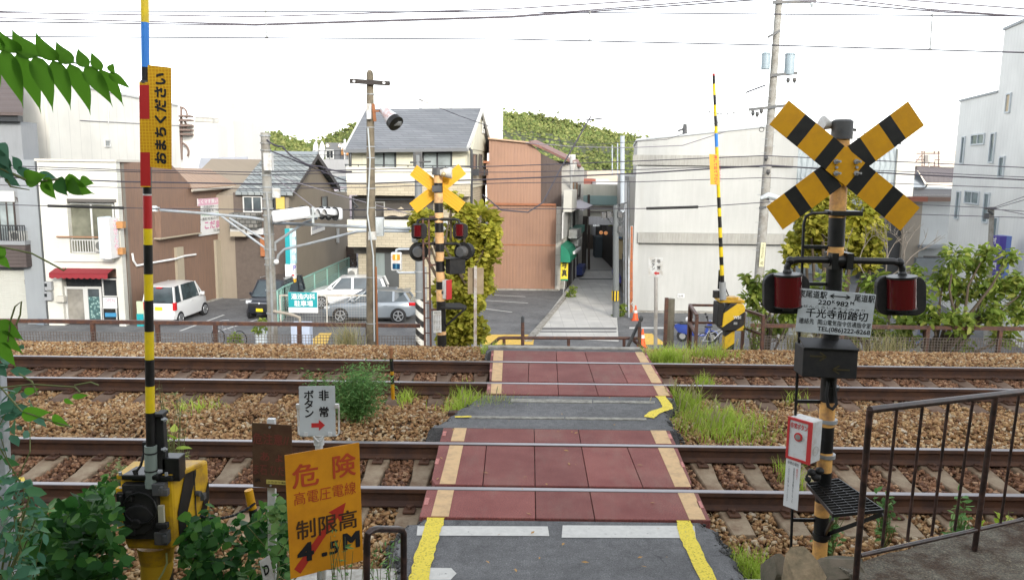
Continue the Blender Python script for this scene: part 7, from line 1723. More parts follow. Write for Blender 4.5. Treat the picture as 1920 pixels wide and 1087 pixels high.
# ---- 12 tall pale building at the right edge
pb = thing('office_block','tall pale metal clad building with slit windows at the right edge','building',(24,38,S))
z2_ = 44.2; A = at(1787,330,43.5); k = Vector((math.sin(rad(12)),math.cos(rad(12)),0)); Wp = Wall(A,A - k * 5)
pale = siding('pale_cladding',(.72,.72,.69),.42,True,.18,.05,sharp=.8)
uE = Wp.U(2150,330); zl,zh = Wp.P(1800,191).z,Wp.P(1905,48).z; uS = Wp.U(1877,120)
out = Vector((1,0,0)) * 12
b = MB(); b.prism([Wp.W(0,S),Wp.W(uE,S),Wp.W(uE,zl),Wp.W(0,zl)],-Wp.n * 12); b.build('wall',pale,pb)
b = MB(); b.prism([Wp.W(uS,zl),Wp.W(uE,zl),Wp.W(uE,zh),Wp.W(uS,zh)],-Wp.n * 10); b.build('upper_wall',pale,pb)
b = MB(); b.prism([Wp.W(-.05,zl,.06),Wp.W(uS,zl,.06),Wp.W(uS,zl + .1,.06),Wp.W(-.05,zl + .1,.06)],-Wp.n * 12); b.prism([Wp.W(uS - .05,zh,.06),Wp.W(uE,zh,.06),Wp.W(uE,zh + .12,.06),Wp.W(uS - .05,zh + .12,.06)],-Wp.n * 10); b.build('coping',plain('coping_grey',(.3,.32,.33),.6),pb)
fr_p = plain('frame_pale_blue',(.5,.54,.56),.5); gl_b = glass('slit_glass',(.08,.105,.11),.1)
for (x0,y0,x1,y1) in ((1803,256,1809,308),(1857,249,1866,306),(1874,293,1884,333),(1793,358,1800,412),(1845,361,1855,419),(1863,406,1872,446),(1887,175,1896,212)): Wp.window(pb,x0,y0,x1,y1,fr_p,gl_b if y0 > 200 else plain('blind_tan',(.5,.4,.26),.6),1,1,.07)
Wp.window(pb,1822,251,1847,272,fr_p,gl_b,2,1,.07); Wp.window(pb,1810,358,1837,383,fr_p,gl_b,2,1,.07); Wp.window(pb,1826,486,1848,504,fr_p,gl_b,2,1,.07)
# slim post and violet clinic sign in front of it
Y17 = 33.5; b = MB(); q = at(1850,640,Y17); b.tube([Vector((q.x,Y17,S)),at(1860,388,Y17)],[.13,.09],12); o = b.build('pole',M_cpole,None,smooth=True); sp_ = thing('utility_pole','slim pale concrete post with small insulators beside the violet sign','utility pole',Vector((q.x,Y17,S))); adopt(o,sp_)
b = MB(); b.box(-.25,.2,-.05,.05,-.05,.05,M=Matrix.Translation(at(1858,391,Y17 - .1))); b.box(-.12,.05,-.1,.0,-.12,.12,M=Matrix.Translation(at(1850,405,Y17 - .1))); b.tube([at(1852,395,Y17 - .1),at(1862,402,Y17 - .1)],.05,6); b.build('pole_fittings',P_gm,sp_)
vs_ = thing('shop_sign','tall violet and blue vertical sign with white characters behind the right bushes','sign',(xof(1868,34),34.2,S)); Wv = Wall((20,34.2),(40,34.2))
o = Wv.rect('sign_face',plain('sign_violet',(.07,.05,.3),.45),vs_,1857,441,1869,545,.0,.5); Wv.rect('sign_side',plain('sign_blue_pale',(.13,.2,.5),.45),vs_,1869,441,1880,545,-.2,.45)
for i,ch_ in enumerate('村上眼科'): wtext(o,Wv,ch_,T_wh,1858.5,444 + i * 24,1867.5,457 + i * 24,.505,.02)
# ---- 13 pale hotel in the glare
Y18 = 150; ht = thing('hotel','pale white hotel almost lost in the bright sky, faint roof lettering','building',(xof(865,Y18),Y18,S)); Wh = Wall((-30,Y18),(0,Y18)); wht3 = stucco('hotel_white',(.78,.77,.73),.03,.3)
for (x0,y0,x1,d0) in ((792,150,856,0),(850,165,942,-2),(800,104,852,2)):
	b = MB(); b.box(xof(x0,Y18,220),xof(x1,Y18,220),Y18 + d0,Y18 + 10 + d0,S,zof(860,y0,Y18)); b.build('wall',wht3,ht)
gt_ = plain('faint_gold',(.72,.66,.42),.6)
for t_,x0,y0,x1,y1 in (('尾 道',808,105,841,113),('ロイヤル',803,122,848,133),('ホテル',806,139,846,149)): wtext(ht,Wh,t_,gt_,x0,y0,x1,y1,2.3,.01)
for x in (851,872): Wh.rect('window_slit',plain('hotel_tan',(.55,.47,.3),.6),ht,x,185,x + 3,197,2.0,2.1)
Y19 = 120; b = MB(); b.box(xof(785,Y19,180),xof(791,Y19,180),Y19,Y19 + .5,S,zof(788,160,Y19)); tag(b.build('chimney_stack',plain('stack_grey',(.45,.45,.44),.7)),'slim grey stack behind the grey slate roof','chimney')
# ---------------------------------------------------------------- wooded hills
def hill(name,prof,Y,depth,label,lab2,ncl,seed):
	"""ridge from pixel outline, sloping towards the viewer; covered with tree crowns"""
	P = [at(x,y,Y) for x,y in prof]; rg = []
	for p in P: rg.append([(p.x * (Y - depth) / Y,Y - depth,S - 2),(p.x * (Y - depth * .5) / Y,Y - depth * .5,S + (p.z - S) * .55),(p.x,Y,p.z - 4),(p.x,Y + depth * .6,S - 2)])
	b = MB(); b.loft(rg,cap=False,close=False); struct(b.build(name,plain('hill_soil',(.05,.06,.02),.9),smooth=True),label)
	r = np.random.default_rng(seed); n = ncl; xs = np.array([p.x for p in P]); zs = np.array([p.z for p in P]); t = r.uniform(-.12,1,n) ** 1; u = r.uniform(xs[0],xs[-1],n)
	top = np.interp(u,xs,zs); y = Y - depth * np.clip(t,0,1) ; f = np.where(t < .5,1 - .9 * t,.55 - 1.1 * (t - .5)); z = S - 2 + (top - S) * f - 3; x = u * y / Y
	V = np.array([(0,0,1)] + [(math.cos(a) * .9,math.sin(a) * .9,.35) for a in np.arange(6) * math.pi / 3] + [(math.cos(a + .5),math.sin(a + .5),-.35) for a in np.arange(6) * math.pi / 3])
	T = np.array([(0,1 + i,1 + (i + 1) % 6) for i in range(6)] + [(1 + i,7 + i,1 + (i + 1) % 6) for i in range(6)] + [(7 + i,7 + (i + 1) % 6,1 + (i + 1) % 6) for i in range(6)])
	# every crown is a cluster of small clumps
	m_ = 16; cx = np.repeat(np.stack([x,y,z],-1),m_,0); R = np.repeat(r.uniform(2.0,4.2,n),m_); off = r.normal(0,.55,(n * m_,3)) * R[:,None]; off[:,2] = np.abs(off[:,2]) * 1.2
	Pp = V[None] * (R * r.uniform(.16,.36,n * m_))[:,None,None] * r.uniform(.75,1.25,(n * m_,13,1)) + (cx + off)[:,None]
	fc = (T[None] + (np.arange(n * m_) * 13)[:,None,None]).reshape(-1,3)
	o = mesh_np('hill_forest',Pp.reshape(-1,3),fc,HILLM); o['kind'] = 'stuff'; o['label'] = lab2
HILLM = leafmat('hill_leaves',(.1,.14,.04),(.17,.2,.058),(.235,.245,.085),.8,.2,.035,(.62,1.3))  # broad noise puts soft shading masses into the leaf colour
hill('hill',[(880,208),(942,216),(980,219),(1030,228),(1080,236),(1130,250),(1180,256),(1240,272),(1300,290),(1400,305)],620,260,'hill beyond the alley','yellow green woods covering the hill beyond the alley',4200,3)
hill('hill',[(380,256),(440,250),(470,244),(500,250),(540,262),(580,272),(620,258),(660,240),(700,232),(760,226),(800,230)],560,200,'lower hill beyond the houses at left','yellow green woods on the lower hill beyond the houses',3000,4)
# ================================================================ VEHICLES AND STREET THINGS
rub = plain('tyre_rubber',(.015,.015,.016),.8); rim_s = plain('rim_silver',(.45,.46,.47),.35,.7); rim_d = plain('rim_dark',(.03,.03,.032),.4,.5)
car_gl = glass('car_glass',(.03,.04,.045),.06); lamp_r = plain('tail_lamp',(.5,.015,.02),.15); lamp_c = plain('clear_lamp',(.6,.62,.64),.1); trim = plain('car_trim',(.02,.02,.022),.5); plate_y = plain('plate_yellow',(.75,.6,.02),.5)
def carpaint(name,c,metal=0.0):
	m,n,b = nodes_of(name); setc(n,b,c); b.inputs['Metallic'].default_value = metal; b.inputs['Roughness'].default_value = .32; b.inputs['Coat Weight'].default_value = .7; b.inputs['Coat Roughness'].default_value = .05; return m
def car(name,label,paint,pos,yaw,L,Wd,body,cab,wheels,wr,pillars,rimkind='star',group='cars parked across the street'):
	"""body: (x, z bottom, z top, half width factor); cab: (x base, x top pairs) as stations (x, z, half width factor)"""
	t = thing(name,label,'car',pos,group)
	M = Matrix.Translation(pos) @ Matrix.Rotation(yaw,4,'Z'); hw = Wd / 2
	X = lambda x,y,z: M @ Vector((x,y,z))
	b = MB(); rg = []
	for x,zb,zt,k in body:
		w_ = hw * k; rg.append([X(x,s_ * w_ * f,zb + (zt - zb) * g) for s_,f,g in ((-1,.8,0),(-1,.97,.08),(-1,1,.35),(-1,1,.62),(-1,.97,.9),(-1,.9,1),(1,.9,1),(1,.97,.9),(1,1,.62),(1,1,.35),(1,.97,.08),(1,.8,0))])
	b.loft(rg); b.build('body',paint,t,smooth=True,bevel=.0)
	# cab: list of stations (x at belt, x at roof, z belt, z roof, half width belt, half width roof), front to back
	n = len(cab); b = MB()
	bl = [X(c[0],-hw * c[4],c[2]) for c in cab]; br = [X(c[0],hw * c[4],c[2]) for c in cab]; tl = [X(c[1],-hw * c[5],c[3]) for c in cab]; tr = [X(c[1],hw * c[5],c[3]) for c in cab]
	for i in range(n - 1): b.quad(bl[i],bl[i + 1],tl[i + 1],tl[i]); b.quad(br[i],tr[i],tr[i + 1],br[i + 1])
	b.quad(bl[0],tl[0],tr[0],br[0]); b.quad(bl[-1],br[-1],tr[-1],tl[-1]); b.build('window_glass',car_gl,t)
	b = MB(); ring = []
	for i in range(n):
		up = Vector((0,0,.0)); ring.append([tl[i] + Vector((0,0,-.05)),tl[i],tl[i].lerp(tr[i],.25) + Vector((0,0,.035)),tl[i].lerp(tr[i],.75) + Vector((0,0,.035)),tr[i],tr[i] + Vector((0,0,-.05))])
	b.loft(ring); b.build('roof',paint,t,smooth=True)
	b = MB()
	for i,wd in pillars:
		for lo,hi,s_ in ((bl,tl,-1),(br,tr,1)):
			o = (M.to_3x3() @ Vector((0,s_,0))) * .012; b.bar(lo[i] + o,hi[i] + o,wd,.05,up=M.to_3x3() @ Vector((0,s_,0)))
	b.build('pillars',paint,t)
	for x in wheels:
		for s_ in (-1,1):
			c = X(x,s_ * (hw - .1),wr); ax = M.to_3x3() @ Vector((0,s_,0))
			b = MB(); b.cyl(c + ax * .02,c + ax * .103,wr * 1.14,n=24); b.build('wheel_arch',trim,t)
			b = MB(); b.tube([c - ax * .1,c + ax * .1,c + ax * .115],[wr,wr,wr * .93],28); wh = b.build('wheel',rub,t,smooth=True)
			b = MB(); e1 = M.to_3x3() @ Vector((1,0,0)); e3 = Vector((0,0,1)); r = wr * .7
			b.tube([c + ax * .112,c + ax * .12],[r,r],24,1)
			for k in range(5 if rimkind == 'star' else 8):
				a = k * 2 * math.pi / (5 if rimkind == 'star' else 8) + .3; d = e1 * math.cos(a) + e3 * math.sin(a); b.bar(c + ax * .126,c + ax * .126 + d * r * .95,wr * .16,.02,0,up=ax)
			rr = [c + ax * .124 + (e1 * math.cos(k * .4189) + e3 * math.sin(k * .4189)) * r for k in range(16)]; b.tube(rr,wr * .05,5,0); b.build('rim',[rim_s,rim_d],wh)
	return t,M,hw
def cpart(t,M,name,mt,x0,x1,y0,y1,z0,z1,bevel=.01,parent=None):
	b = MB(); b.box(x0,x1,y0,y1,z0,z1,M=M); return b.build(name,mt,parent or t,bevel=bevel)
white_p,black_p,silver_p = carpaint('paint_white',(.7,.7,.69)),carpaint('paint_black',(.012,.014,.02)),carpaint('paint_silver',(.24,.27,.3),.35)
# white kei van, seen from behind
p = G(343,608,S); yaw = rad(86)
kv = [(-1.7,.32,.95,.86),(-1.66,.25,1.02,.95),(-1.5,.22,1.06,1),(0,.2,1.06,1),(.8,.2,1.05,1),(1.15,.22,1.0,.98),(1.5,.26,.92,.93),(1.66,.32,.8,.82),(1.7,.4,.7,.74)]
kc = [(1.1,.55,1.02,1.68,.96,.82),(.75,.5,1.04,1.74,.98,.85),(-.2,-.2,1.05,1.77,.98,.86),(-1.0,-1.0,1.05,1.77,.98,.86),(-1.66,-1.5,1.0,1.74,.96,.83)]
cen = p + Vector((-.72,1.22,0)); cen.z = S
t,M,hw = car('parked_van','small white boxy van seen from behind with red tail lamps, beside the brown wall',white_p,cen,yaw,3.4,1.475,kv,kc,(-1.2,1.22),.285,((0,.07),(1,.05),(3,.1),(4,.12)),'cap')
for s_ in (-1,1): cpart(t,M,'tail_lamp',lamp_r,-1.72,-1.55,s_ * .71 - .07,s_ * .71 + .03 if s_ > 0 else s_ * .71 + .07,.72,1.08,.02); cpart(t,M,'mirror',white_p,.82,.96,s_ * .8 - .1,s_ * .8 + .1,1.05,1.2,.03)
cpart(t,M,'stop_lamp',lamp_r,-1.62,-1.5,-.12,.12,1.68,1.74); pl_ = cpart(t,M,'number_plate',plate_y,-1.735,-1.7,-.17,.17,.72,.87,.004); cpart(t,M,'bumper',white_p,-1.76,-1.6,-.7,.7,.3,.5,.04); cpart(t,M,'plate_moulding',lamp_c,-1.72,-1.66,-.4,.4,.9,.93)
b = MB(); b.tube([M @ Vector((-1.7,.05,1.06)),M @ Vector((-1.7,-.3,1.13))],.012,5); b.build('rear_wiper',trim,t); cpart(t,M,'door_handle',white_p,-.1,.08,-hw - .03,-hw + .02,.93,.96,.005)
# black kei van, facing the tracks
cen = G(489,601,S) + Vector((.25,1.7,0)); cen.z = S
t,M,hw = car('parked_van','black boxy van facing the tracks with yellow number plate, behind the concrete pole',black_p,cen,rad(-100),3.4,1.475,kv,kc,(-1.2,1.22),.285,((0,.07),(1,.05),(3,.1),(4,.12)),'cap')
cpart(t,M,'grille',plain('chrome',(.6,.6,.62),.15,1),1.66,1.73,-.55,.55,.78,.84,.01); cpart(t,M,'grille_mesh',trim,1.6,1.72,-.5,.5,.62,.77,.01); cpart(t,M,'number_plate',plate_y,1.7,1.74,-.17,.17,.42,.57,.004)
for s_ in (-1,1): cpart(t,M,'headlight',lamp_c,1.5,1.69,s_ * .58 - .12,s_ * .58 + .12,.76,.92,.03); cpart(t,M,'mirror',black_p,.82,.96,s_ * .8 - .1,s_ * .8 + .1,1.05,1.2,.03)
b = MB(); b.ball(M @ Vector((1.74,0,.81)),.05,8); b.build('badge',lamp_c,t); cpart(t,M,'roof_rail',rim_s,-1.2,.4,.58,.61,1.8,1.84); cpart(t,M,'roof_rail',rim_s,-1.2,.4,-.61,-.58,1.8,1.84)
# silver hatchback, side on, nose to the left
sb = [(-2.2,.45,.8,.72),(-2.1,.34,.96,.86),(-1.8,.24,1.0,.96),(-1.2,.2,1.0,1),(0,.18,.97,1),(.8,.18,.95,1),(1.2,.19,.9,.99),(1.7,.22,.8,.93),(2.05,.28,.68,.8),(2.2,.36,.58,.64)]
sc_ = [(1.1,.3,.93,1.4,.92,.68),(.75,.2,.95,1.43,.94,.72),(-.3,-.35,.97,1.47,.95,.75),(-1.1,-1.1,.98,1.44,.94,.74),(-1.85,-1.6,1.0,1.36,.86,.68)]
wl,wr_ = G(638,604.5,S),G(747,603,S); cen = (wl + wr_) / 2; cen = Vector((cen.x,cen.y + .75,S))
t,M,hw = car('parked_hatchback','silver hatchback seen from the side with dark spoked wheels, nose to the left',silver_p,cen,math.pi + .03,4.4,1.78,sb,sc_,(-1.33,1.34),.325,((0,.06),(1,.04),(2,.06),(3,.1),(4,.1)))
for s_ in (-1,1): cpart(t,M,'tail_lamp',lamp_r,-2.15,-1.8,s_ * .76 - .1,s_ * .76 + .1,.8,.95,.03); cpart(t,M,'headlight',lamp_c,1.75,2.12,s_ * .66 - .1,s_ * .66 + .1,.6,.72,.03); cpart(t,M,'mirror',silver_p,.65,.82,s_ * .95 - .1,s_ * .95 + .1,.95,1.07,.03)
for x in (.25,-.75): cpart(t,M,'door_handle',silver_p,x - .1,x + .1,hw - .02,hw + .025,.78,.81,.005)
cpart(t,M,'sill_trim',trim,-1.0,1.0,hw - .06,hw + .0,.18,.25); cpart(t,M,'roof_spoiler',silver_p,-1.8,-1.5,-.6,.6,1.38,1.42); b = MB(); b.prism([M @ Vector((-1.2,0,1.46)),M @ Vector((-1.05,0,1.46)),M @ Vector((-1.18,0,1.53))],(0,.04,0)); b.build('aerial_fin',silver_p,t)
# white estate behind it
eb = [(-2.0,.4,.95,.8),(-1.9,.28,1.0,.95),(0,.22,1.0,1),(1.0,.22,.98,1),(1.3,.24,.93,.97),(1.8,.28,.82,.86),(1.98,.36,.66,.7)]
ec = [(1.05,.35,.96,1.5,.93,.74),(.75,.28,.98,1.52,.95,.76),(-.3,-.3,1.0,1.55,.96,.78),(-1.2,-1.2,1.0,1.54,.96,.78),(-1.95,-1.75,1.0,1.48,.9,.74)]
q = G(601,577,S); cen = Vector((q.x + 1.3,q.y + .75,S))
t,M,hw = car('parked_estate','white estate car half hidden behind the silver hatchback',white_p,cen,math.pi + .06,4.0,1.68,eb,ec,(-1.25,1.28),.31,((0,.07),(1,.05),(2,.12),(3,.1),(4,.14)),'cap')
for s_ in (-1,1): cpart(t,M,'mirror',white_p,.72,.88,s_ * .9 - .1,s_ * .9 + .1,.98,1.13,.03)
# ---- scooters
def scooter(pos,yaw,paint,label,box):
	t = thing('scooter',label,'scooter',pos,'scooters parked behind the fence'); M = Matrix.Translation(pos) @ Matrix.Rotation(yaw,4,'Z'); X = lambda x,y,z: M @ Vector((x,y,z)); ax = M.to_3x3() @ Vector((0,1,0))
	for x in (-.6,.62):
		b = MB(); c = X(x,0,.24); b.tube([c - ax * .05,c + ax * .05],[.24,.24],20); w_ = b.build('wheel',rub,t,smooth=True); b = MB(); b.tube([c - ax * .055,c + ax * .055],[.13,.13],14); b.build('rim',rim_s,w_)
	b = MB(); b.loft([[X(x,s_ * w * f,z0 + (z1 - z0) * g) for s_,f,g in ((-1,.7,0),(-1,1,.4),(-1,.8,1),(1,.8,1),(1,1,.4),(1,.7,0))] for x,z0,z1,w in ((-.95,.6,.72,.06),(-.8,.42,.78,.13),(-.4,.32,.74,.16),(-.1,.26,.6,.15),(.0,.26,.34,.14),(.35,.28,.36,.15))]); b.build('body',paint,t,smooth=True)
	b = MB(); b.loft([[X(x,s_ * w,z) for s_,z in ((-1,z0),(-1,z1),(1,z1),(1,z0))] for x,z0,z1,w in ((.3,.3,.45,.19),(.38,.3,.8,.2),(.5,.55,.98,.14),(.6,.7,.9,.05))]); b.build('front_shield',paint,t,bevel=.02)
	b = MB(); b.box(-.75,-.12,-.13,.13,.74,.83,M=M); b.build('seat',trim,t,bevel=.04)
	b = MB(); b.tube([X(.36,-.32,1.02),X(.45,0,.98),X(.36,.32,1.02)],.018,6); b.tube([X(.62,0,.24),X(.42,0,.95)],.03,6); b.build('handlebar',trim,t)
	for s_ in (-1,1): b = MB(); b.tube([X(.38,s_ * .26,1.0),X(.36,s_ * .33,1.13)],.01,5); b.ball(X(.35,s_ * .34,1.16),.055,8); b.build('mirror',trim,t)
	b = MB(); b.box(.53,.66,-.1,.1,.8,.92,M=M); b.build('headlight',lamp_c,t,bevel=.03); b = MB(); b.loft([[X(.62 + r * math.cos(a),s_,.24 + r * math.sin(a)) for r,s_ in ((.27,-.07),(.3,0),(.27,.07))] for a in (.4,.9,1.5,2.1,2.6)],close=False,cap=False); b.build('mudguard',paint,t)
	b = MB(); b.box(-.95,-.6,-.12,.12,.8,.83,M=M); b.box(-.98,-.9,-.06,.06,.66,.73,M=M); b.build('rear_rack',trim,t)
	if box: b = MB(); b.ball(X(-.35,0,.95),.15,12,sc=(1.1,1,.9)); o = b.build('helmet',T_wh,None,smooth=True); tag(o,'white helmet resting on the seat of the blue scooter','helmet')
q = G(1306,641,S); scooter(Vector((q.x,q.y,S)),rad(-8),carpaint('paint_blue',(.03,.06,.28)),'dark blue scooter parked by the brown guard frame',True)
q = G(1708,655,S); scooter(Vector((q.x,q.y,S)),rad(8),carpaint('paint_navy',(.03,.05,.12)),'dark scooter half hidden behind the right mesh fence and bushes',False)
q = G(1490,640,S); scooter(Vector((q.x,q.y,S)),rad(170),carpaint('paint_grey',(.1,.11,.12)),'grey scooter behind the right fence just beside the tall concrete pole',False)
# ---- bicycles
def bicycle(pos,yaw,c,label,basket=True):
	t = thing('bicycle',label,'bicycle',pos,'bicycles parked across the street'); M = Matrix.Translation(pos) @ Matrix.Rotation(yaw,4,'Z'); X = lambda x,y,z: M @ Vector((x,y,z))
	for x in (-.53,.53):
		b = MB(); b.tube([X(x + .32 * math.cos(k * math.pi / 10),0,.33 + .32 * math.sin(k * math.pi / 10)) for k in range(21)],.02,6); w_ = b.build('wheel',rub,t)
		b = MB()
		for k in range(10): a = k * .628; b.tube([X(x,0,.33),X(x + .3 * math.cos(a),0,.33 + .3 * math.sin(a))],.003,3)
		b.tube([X(x,-.03,.33),X(x,.03,.33)],.025,6); b.build('spokes',rim_s,w_)
	b = MB()
	for a,e in (((-.53,.33),(-.1,.28)),((-.53,.33),(-.25,.75)),((-.1,.28),(-.28,.85)),((-.1,.28),(.36,.7)),((-.2,.6),(.36,.78)),((.36,.6),(.33,.95)),((.53,.33),(.36,.7))): b.tube([X(a[0],0,a[1]),X(e[0],0,e[1])],.018,6)
	b.build('frame',carpaint('bike_' + label[:6].replace(' ','_'),c),t)
	b = MB(); b.tube([X(.2,-.28,.98),X(.33,-.1,1.0),X(.33,.1,1.0),X(.2,.28,.98)],.014,6); b.build('handlebar',rim_s,t); b = MB(); b.loft([[X(x,s_ * w,.9 + dz) for s_,dz in ((-1,-.03),(-1,.02),(1,.02),(1,-.03))] for x,w in ((-.42,.09),(-.3,.08),(-.12,.03))]); b.build('saddle',trim,t)
	b = MB(); b.tube([X(-.1,-.12,.14),X(-.1,-.12,.42)],.012,5); b.tube([X(-.1,.12,.42),X(-.1,.12,.14)],.012,5); b.tube([X(-.1,-.12,.28),X(-.1,.12,.28)],.02,6); b.box(-.15,-.05,-.17,-.1,.13,.15,M=M); b.build('pedals',trim,t)
	if basket:
		b = MB()
		for z in (.68,.76,.84,.92): b.tube([X(.4,-.15,z),X(.68,-.17,z),X(.68,.17,z),X(.4,.15,z),X(.4,-.15,z)],.006,4)
		for y in (-.15,-.05,.05,.15): b.tube([X(.66,y,.66),X(.69,y,.94)],.006,4); b.tube([X(.4,y,.66),X(.66,y,.66)],.006,4)
		b.build('basket',rim_s,t)
bicycle(G(568,519,S),rad(-70),(.45,.05,.1),'red and black bicycle standing on the tarmac before the green fence',False)
bicycle(G(610,506,S),rad(-60),(.02,.02,.022),'black bicycle against the corner of the green fence',False)
bicycle(G(648,502,S),rad(170),(.03,.03,.04),'dark bicycle with a white cloth cover at the far end of the yard',True)
bicycle(G(430,648,S),rad(160),(.15,.15,.17),'grey bicycle with front basket behind the left fence',True)
bicycle(G(1425,648,S),rad(100),(.04,.05,.09),'dark bicycle with basket behind the right fence beside the guard frame',True)
bicycle(G(1338,652,S),rad(20),(.2,.21,.22),'bicycle half hidden by weeds behind the guard frame',False)
b = MB(); q = G(644,497,S); b.ball(q + Vector((0,0,.6)),.42,10,sc=(1.3,.8,.8)); tag(b.build('cover_sheet',T_wh),'white cover thrown over a bicycle at the end of the yard','cover')
# ---- yard fences and clinic signs
teal = plain('teal',(.01,.3,.33),.5); grn = plain('fence_green',(.1,.3,.24),.6)
def mesh_fence(pts,h,label,mt,open_=.12,solid_=None,wt=.01):
	t = thing('yard_fence',label,'fence',pts[0],'fences of the parking yard')
	for i in range(len(pts) - 1):
		a,c = Vector(pts[i]),Vector(pts[i + 1]); n = max(2,int((c - a).length / 2.0)); d = (c - a); b = MB(); L_ = d.length; m_ = int(L_ / open_)
		for k in range(m_ + 1): q = a + d * (k / m_); b.bar(q,q + Vector((0,0,h)),wt,wt)
		for k in range(int(h / open_) + 1): b.bar(a + Vector((0,0,k * open_)),c + Vector((0,0,k * open_)),wt,wt)
		b.build('wire_mesh',mt,t); b = MB(); b.bar(a + Vector((0,0,h)),c + Vector((0,0,h)),.06,.06); b.build('top_rail',mt,t)
		for k in range(n + 1): q = a + d * (k / n); b = MB(); b.bar(q,q + Vector((0,0,h + .03)),.06,.06); b.build('post',mt,t)
		if solid_: nn = Vector((-d.y,d.x,0)).normalized() * .03; b = MB(); b.prism([a + nn,c + nn,c + nn + Vector((0,0,h - .05)),a + nn + Vector((0,0,h - .05))],nn * .2); b.build('backing',solid_,t)
	return t
gsh = plain('green_sheet',(.1,.19,.165),.7,var=.15)
mesh_fence([G(522,606,S),G(535,595,S),G(655,528,S)],1.5,'pale green mesh fence running diagonally past the parked cars',plain('fence_pale_green',(.25,.45,.38),.6))
mesh_fence([G(468,545,S),G(560,521,S),G(618,497,S)],1.55,'dark green sheeted fence in front of the beige wall',grn,.3,gsh)
mesh_fence([G(618,499,S),G(668,499,S)],1.4,'brown backed low fence at the end of the yard behind the bicycles',fr_br,.3,plain('brown_sheet',(.09,.065,.055),.8))
tf = mesh_fence([G(527,612,S),G(700,612,S)],1.42,'rusty white wire fence carrying the teal car park board',plain('fence_white',(.5,.5,.46),.6,grime=(.35,.24,.14),gamt=.35),wt=.005)
Y20 = G(570,612,S).y - .1; Wt = Wall((-20,Y20),(0,Y20))
bt = thing('parking_board','teal clinic car park board with white lettering on the wire fence','sign',Wt.P(568,585)); o = Wt.rect('board',T_wh,bt,541,547.5,596,586,.0,.03); Wt.rect('teal_field',teal,o,541,547.5,595,576,.03,.034)
wtext(o,Wt,'湯浅内科',T_wh,546,550,591,561,.037,.02); wtext(o,Wt,'駐車場',T_wh,552,563,587,574,.037,.02); wtext(o,Wt,'月極契約者以外の駐車はご遠慮ください',plain('letter_grey',(.3,.3,.3),.6),549,579,588,581.5,.033)
Y21 = 39.0; Wv2 = Wall((-20,Y21),(0,Y21)); vp = thing('clinic_sign','tall narrow teal and white clinic sign with P mark on a post','sign',Vector((xof(549,Y21),Y21,S)))
Wv2.rect('teal_side',teal,vp,538,428,546.5,494,.0,.3); Wv2.rect('white_side',T_wh,vp,538,494,546.5,521,.0,.3); f1 = Wv2.rect('blue_face',plain('pale_cyan',(.35,.55,.6),.5),vp,546.5,428,556,493,.0,.28); f2 = Wv2.rect('white_face',T_wh,vp,546.5,493,556,521,.0,.28); Wv2.rect('orange_foot',P_fy,vp,538,521,556,528,.0,.29)
for i,c_ in enumerate('湯浅内科'): wtext(f1,Wv2,c_,T_wh,548,433 + i * 15,555,444 + i * 15,.283,.02)
wtext(f2,Wv2,'P',plain('letter_violet',(.1,.08,.35),.5),550,497,555,507,.283,.03); Wv2.rect('red_mark',T_rd,f2,550,513,555,516,.28,.285)
b = MB(); b.tube([Vector((xof(549,Y21),Y21 + .05,S)),Wv2.P(547,528,-.05)],.1,8); b.build('post',P_gr,vp)
# roadside planters and boxes behind the left fence
b = MB(); a_,c_ = at(479,655,30),at(497,615,30); b.box(a_.x,c_.x,30,30.4,S,c_.z); tag(b.build('cabinet',plain('cabinet_pale',(.55,.6,.62),.6),bevel=.02),'pale planter box with green leaves behind the left fence','planter box')
b = MB(); a_,c_ = at(546,655,30),at(580,607,30); b.box(a_.x,c_.x,30,30.5,S,c_.z); tag(b.build('cabinet',plain('cabinet_blue',(.5,.56,.68),.6),bevel=.03),'pale bluish street cabinet behind the left fence','cabinet')
b = MB(); a_,c_ = at(258,605,35),at(268,565,35); b.box(a_.x,c_.x,35,35.05,S,c_.z); b.box(a_.x,c_.x,34.94,34.99,S + .0,S + (c_.z - S) * .5,1); tag(b.build('stand_sign',[plain('pale_lime',(.5,.58,.4),.6),teal]),'pale green standing sign at the corner of the white shop','sign')
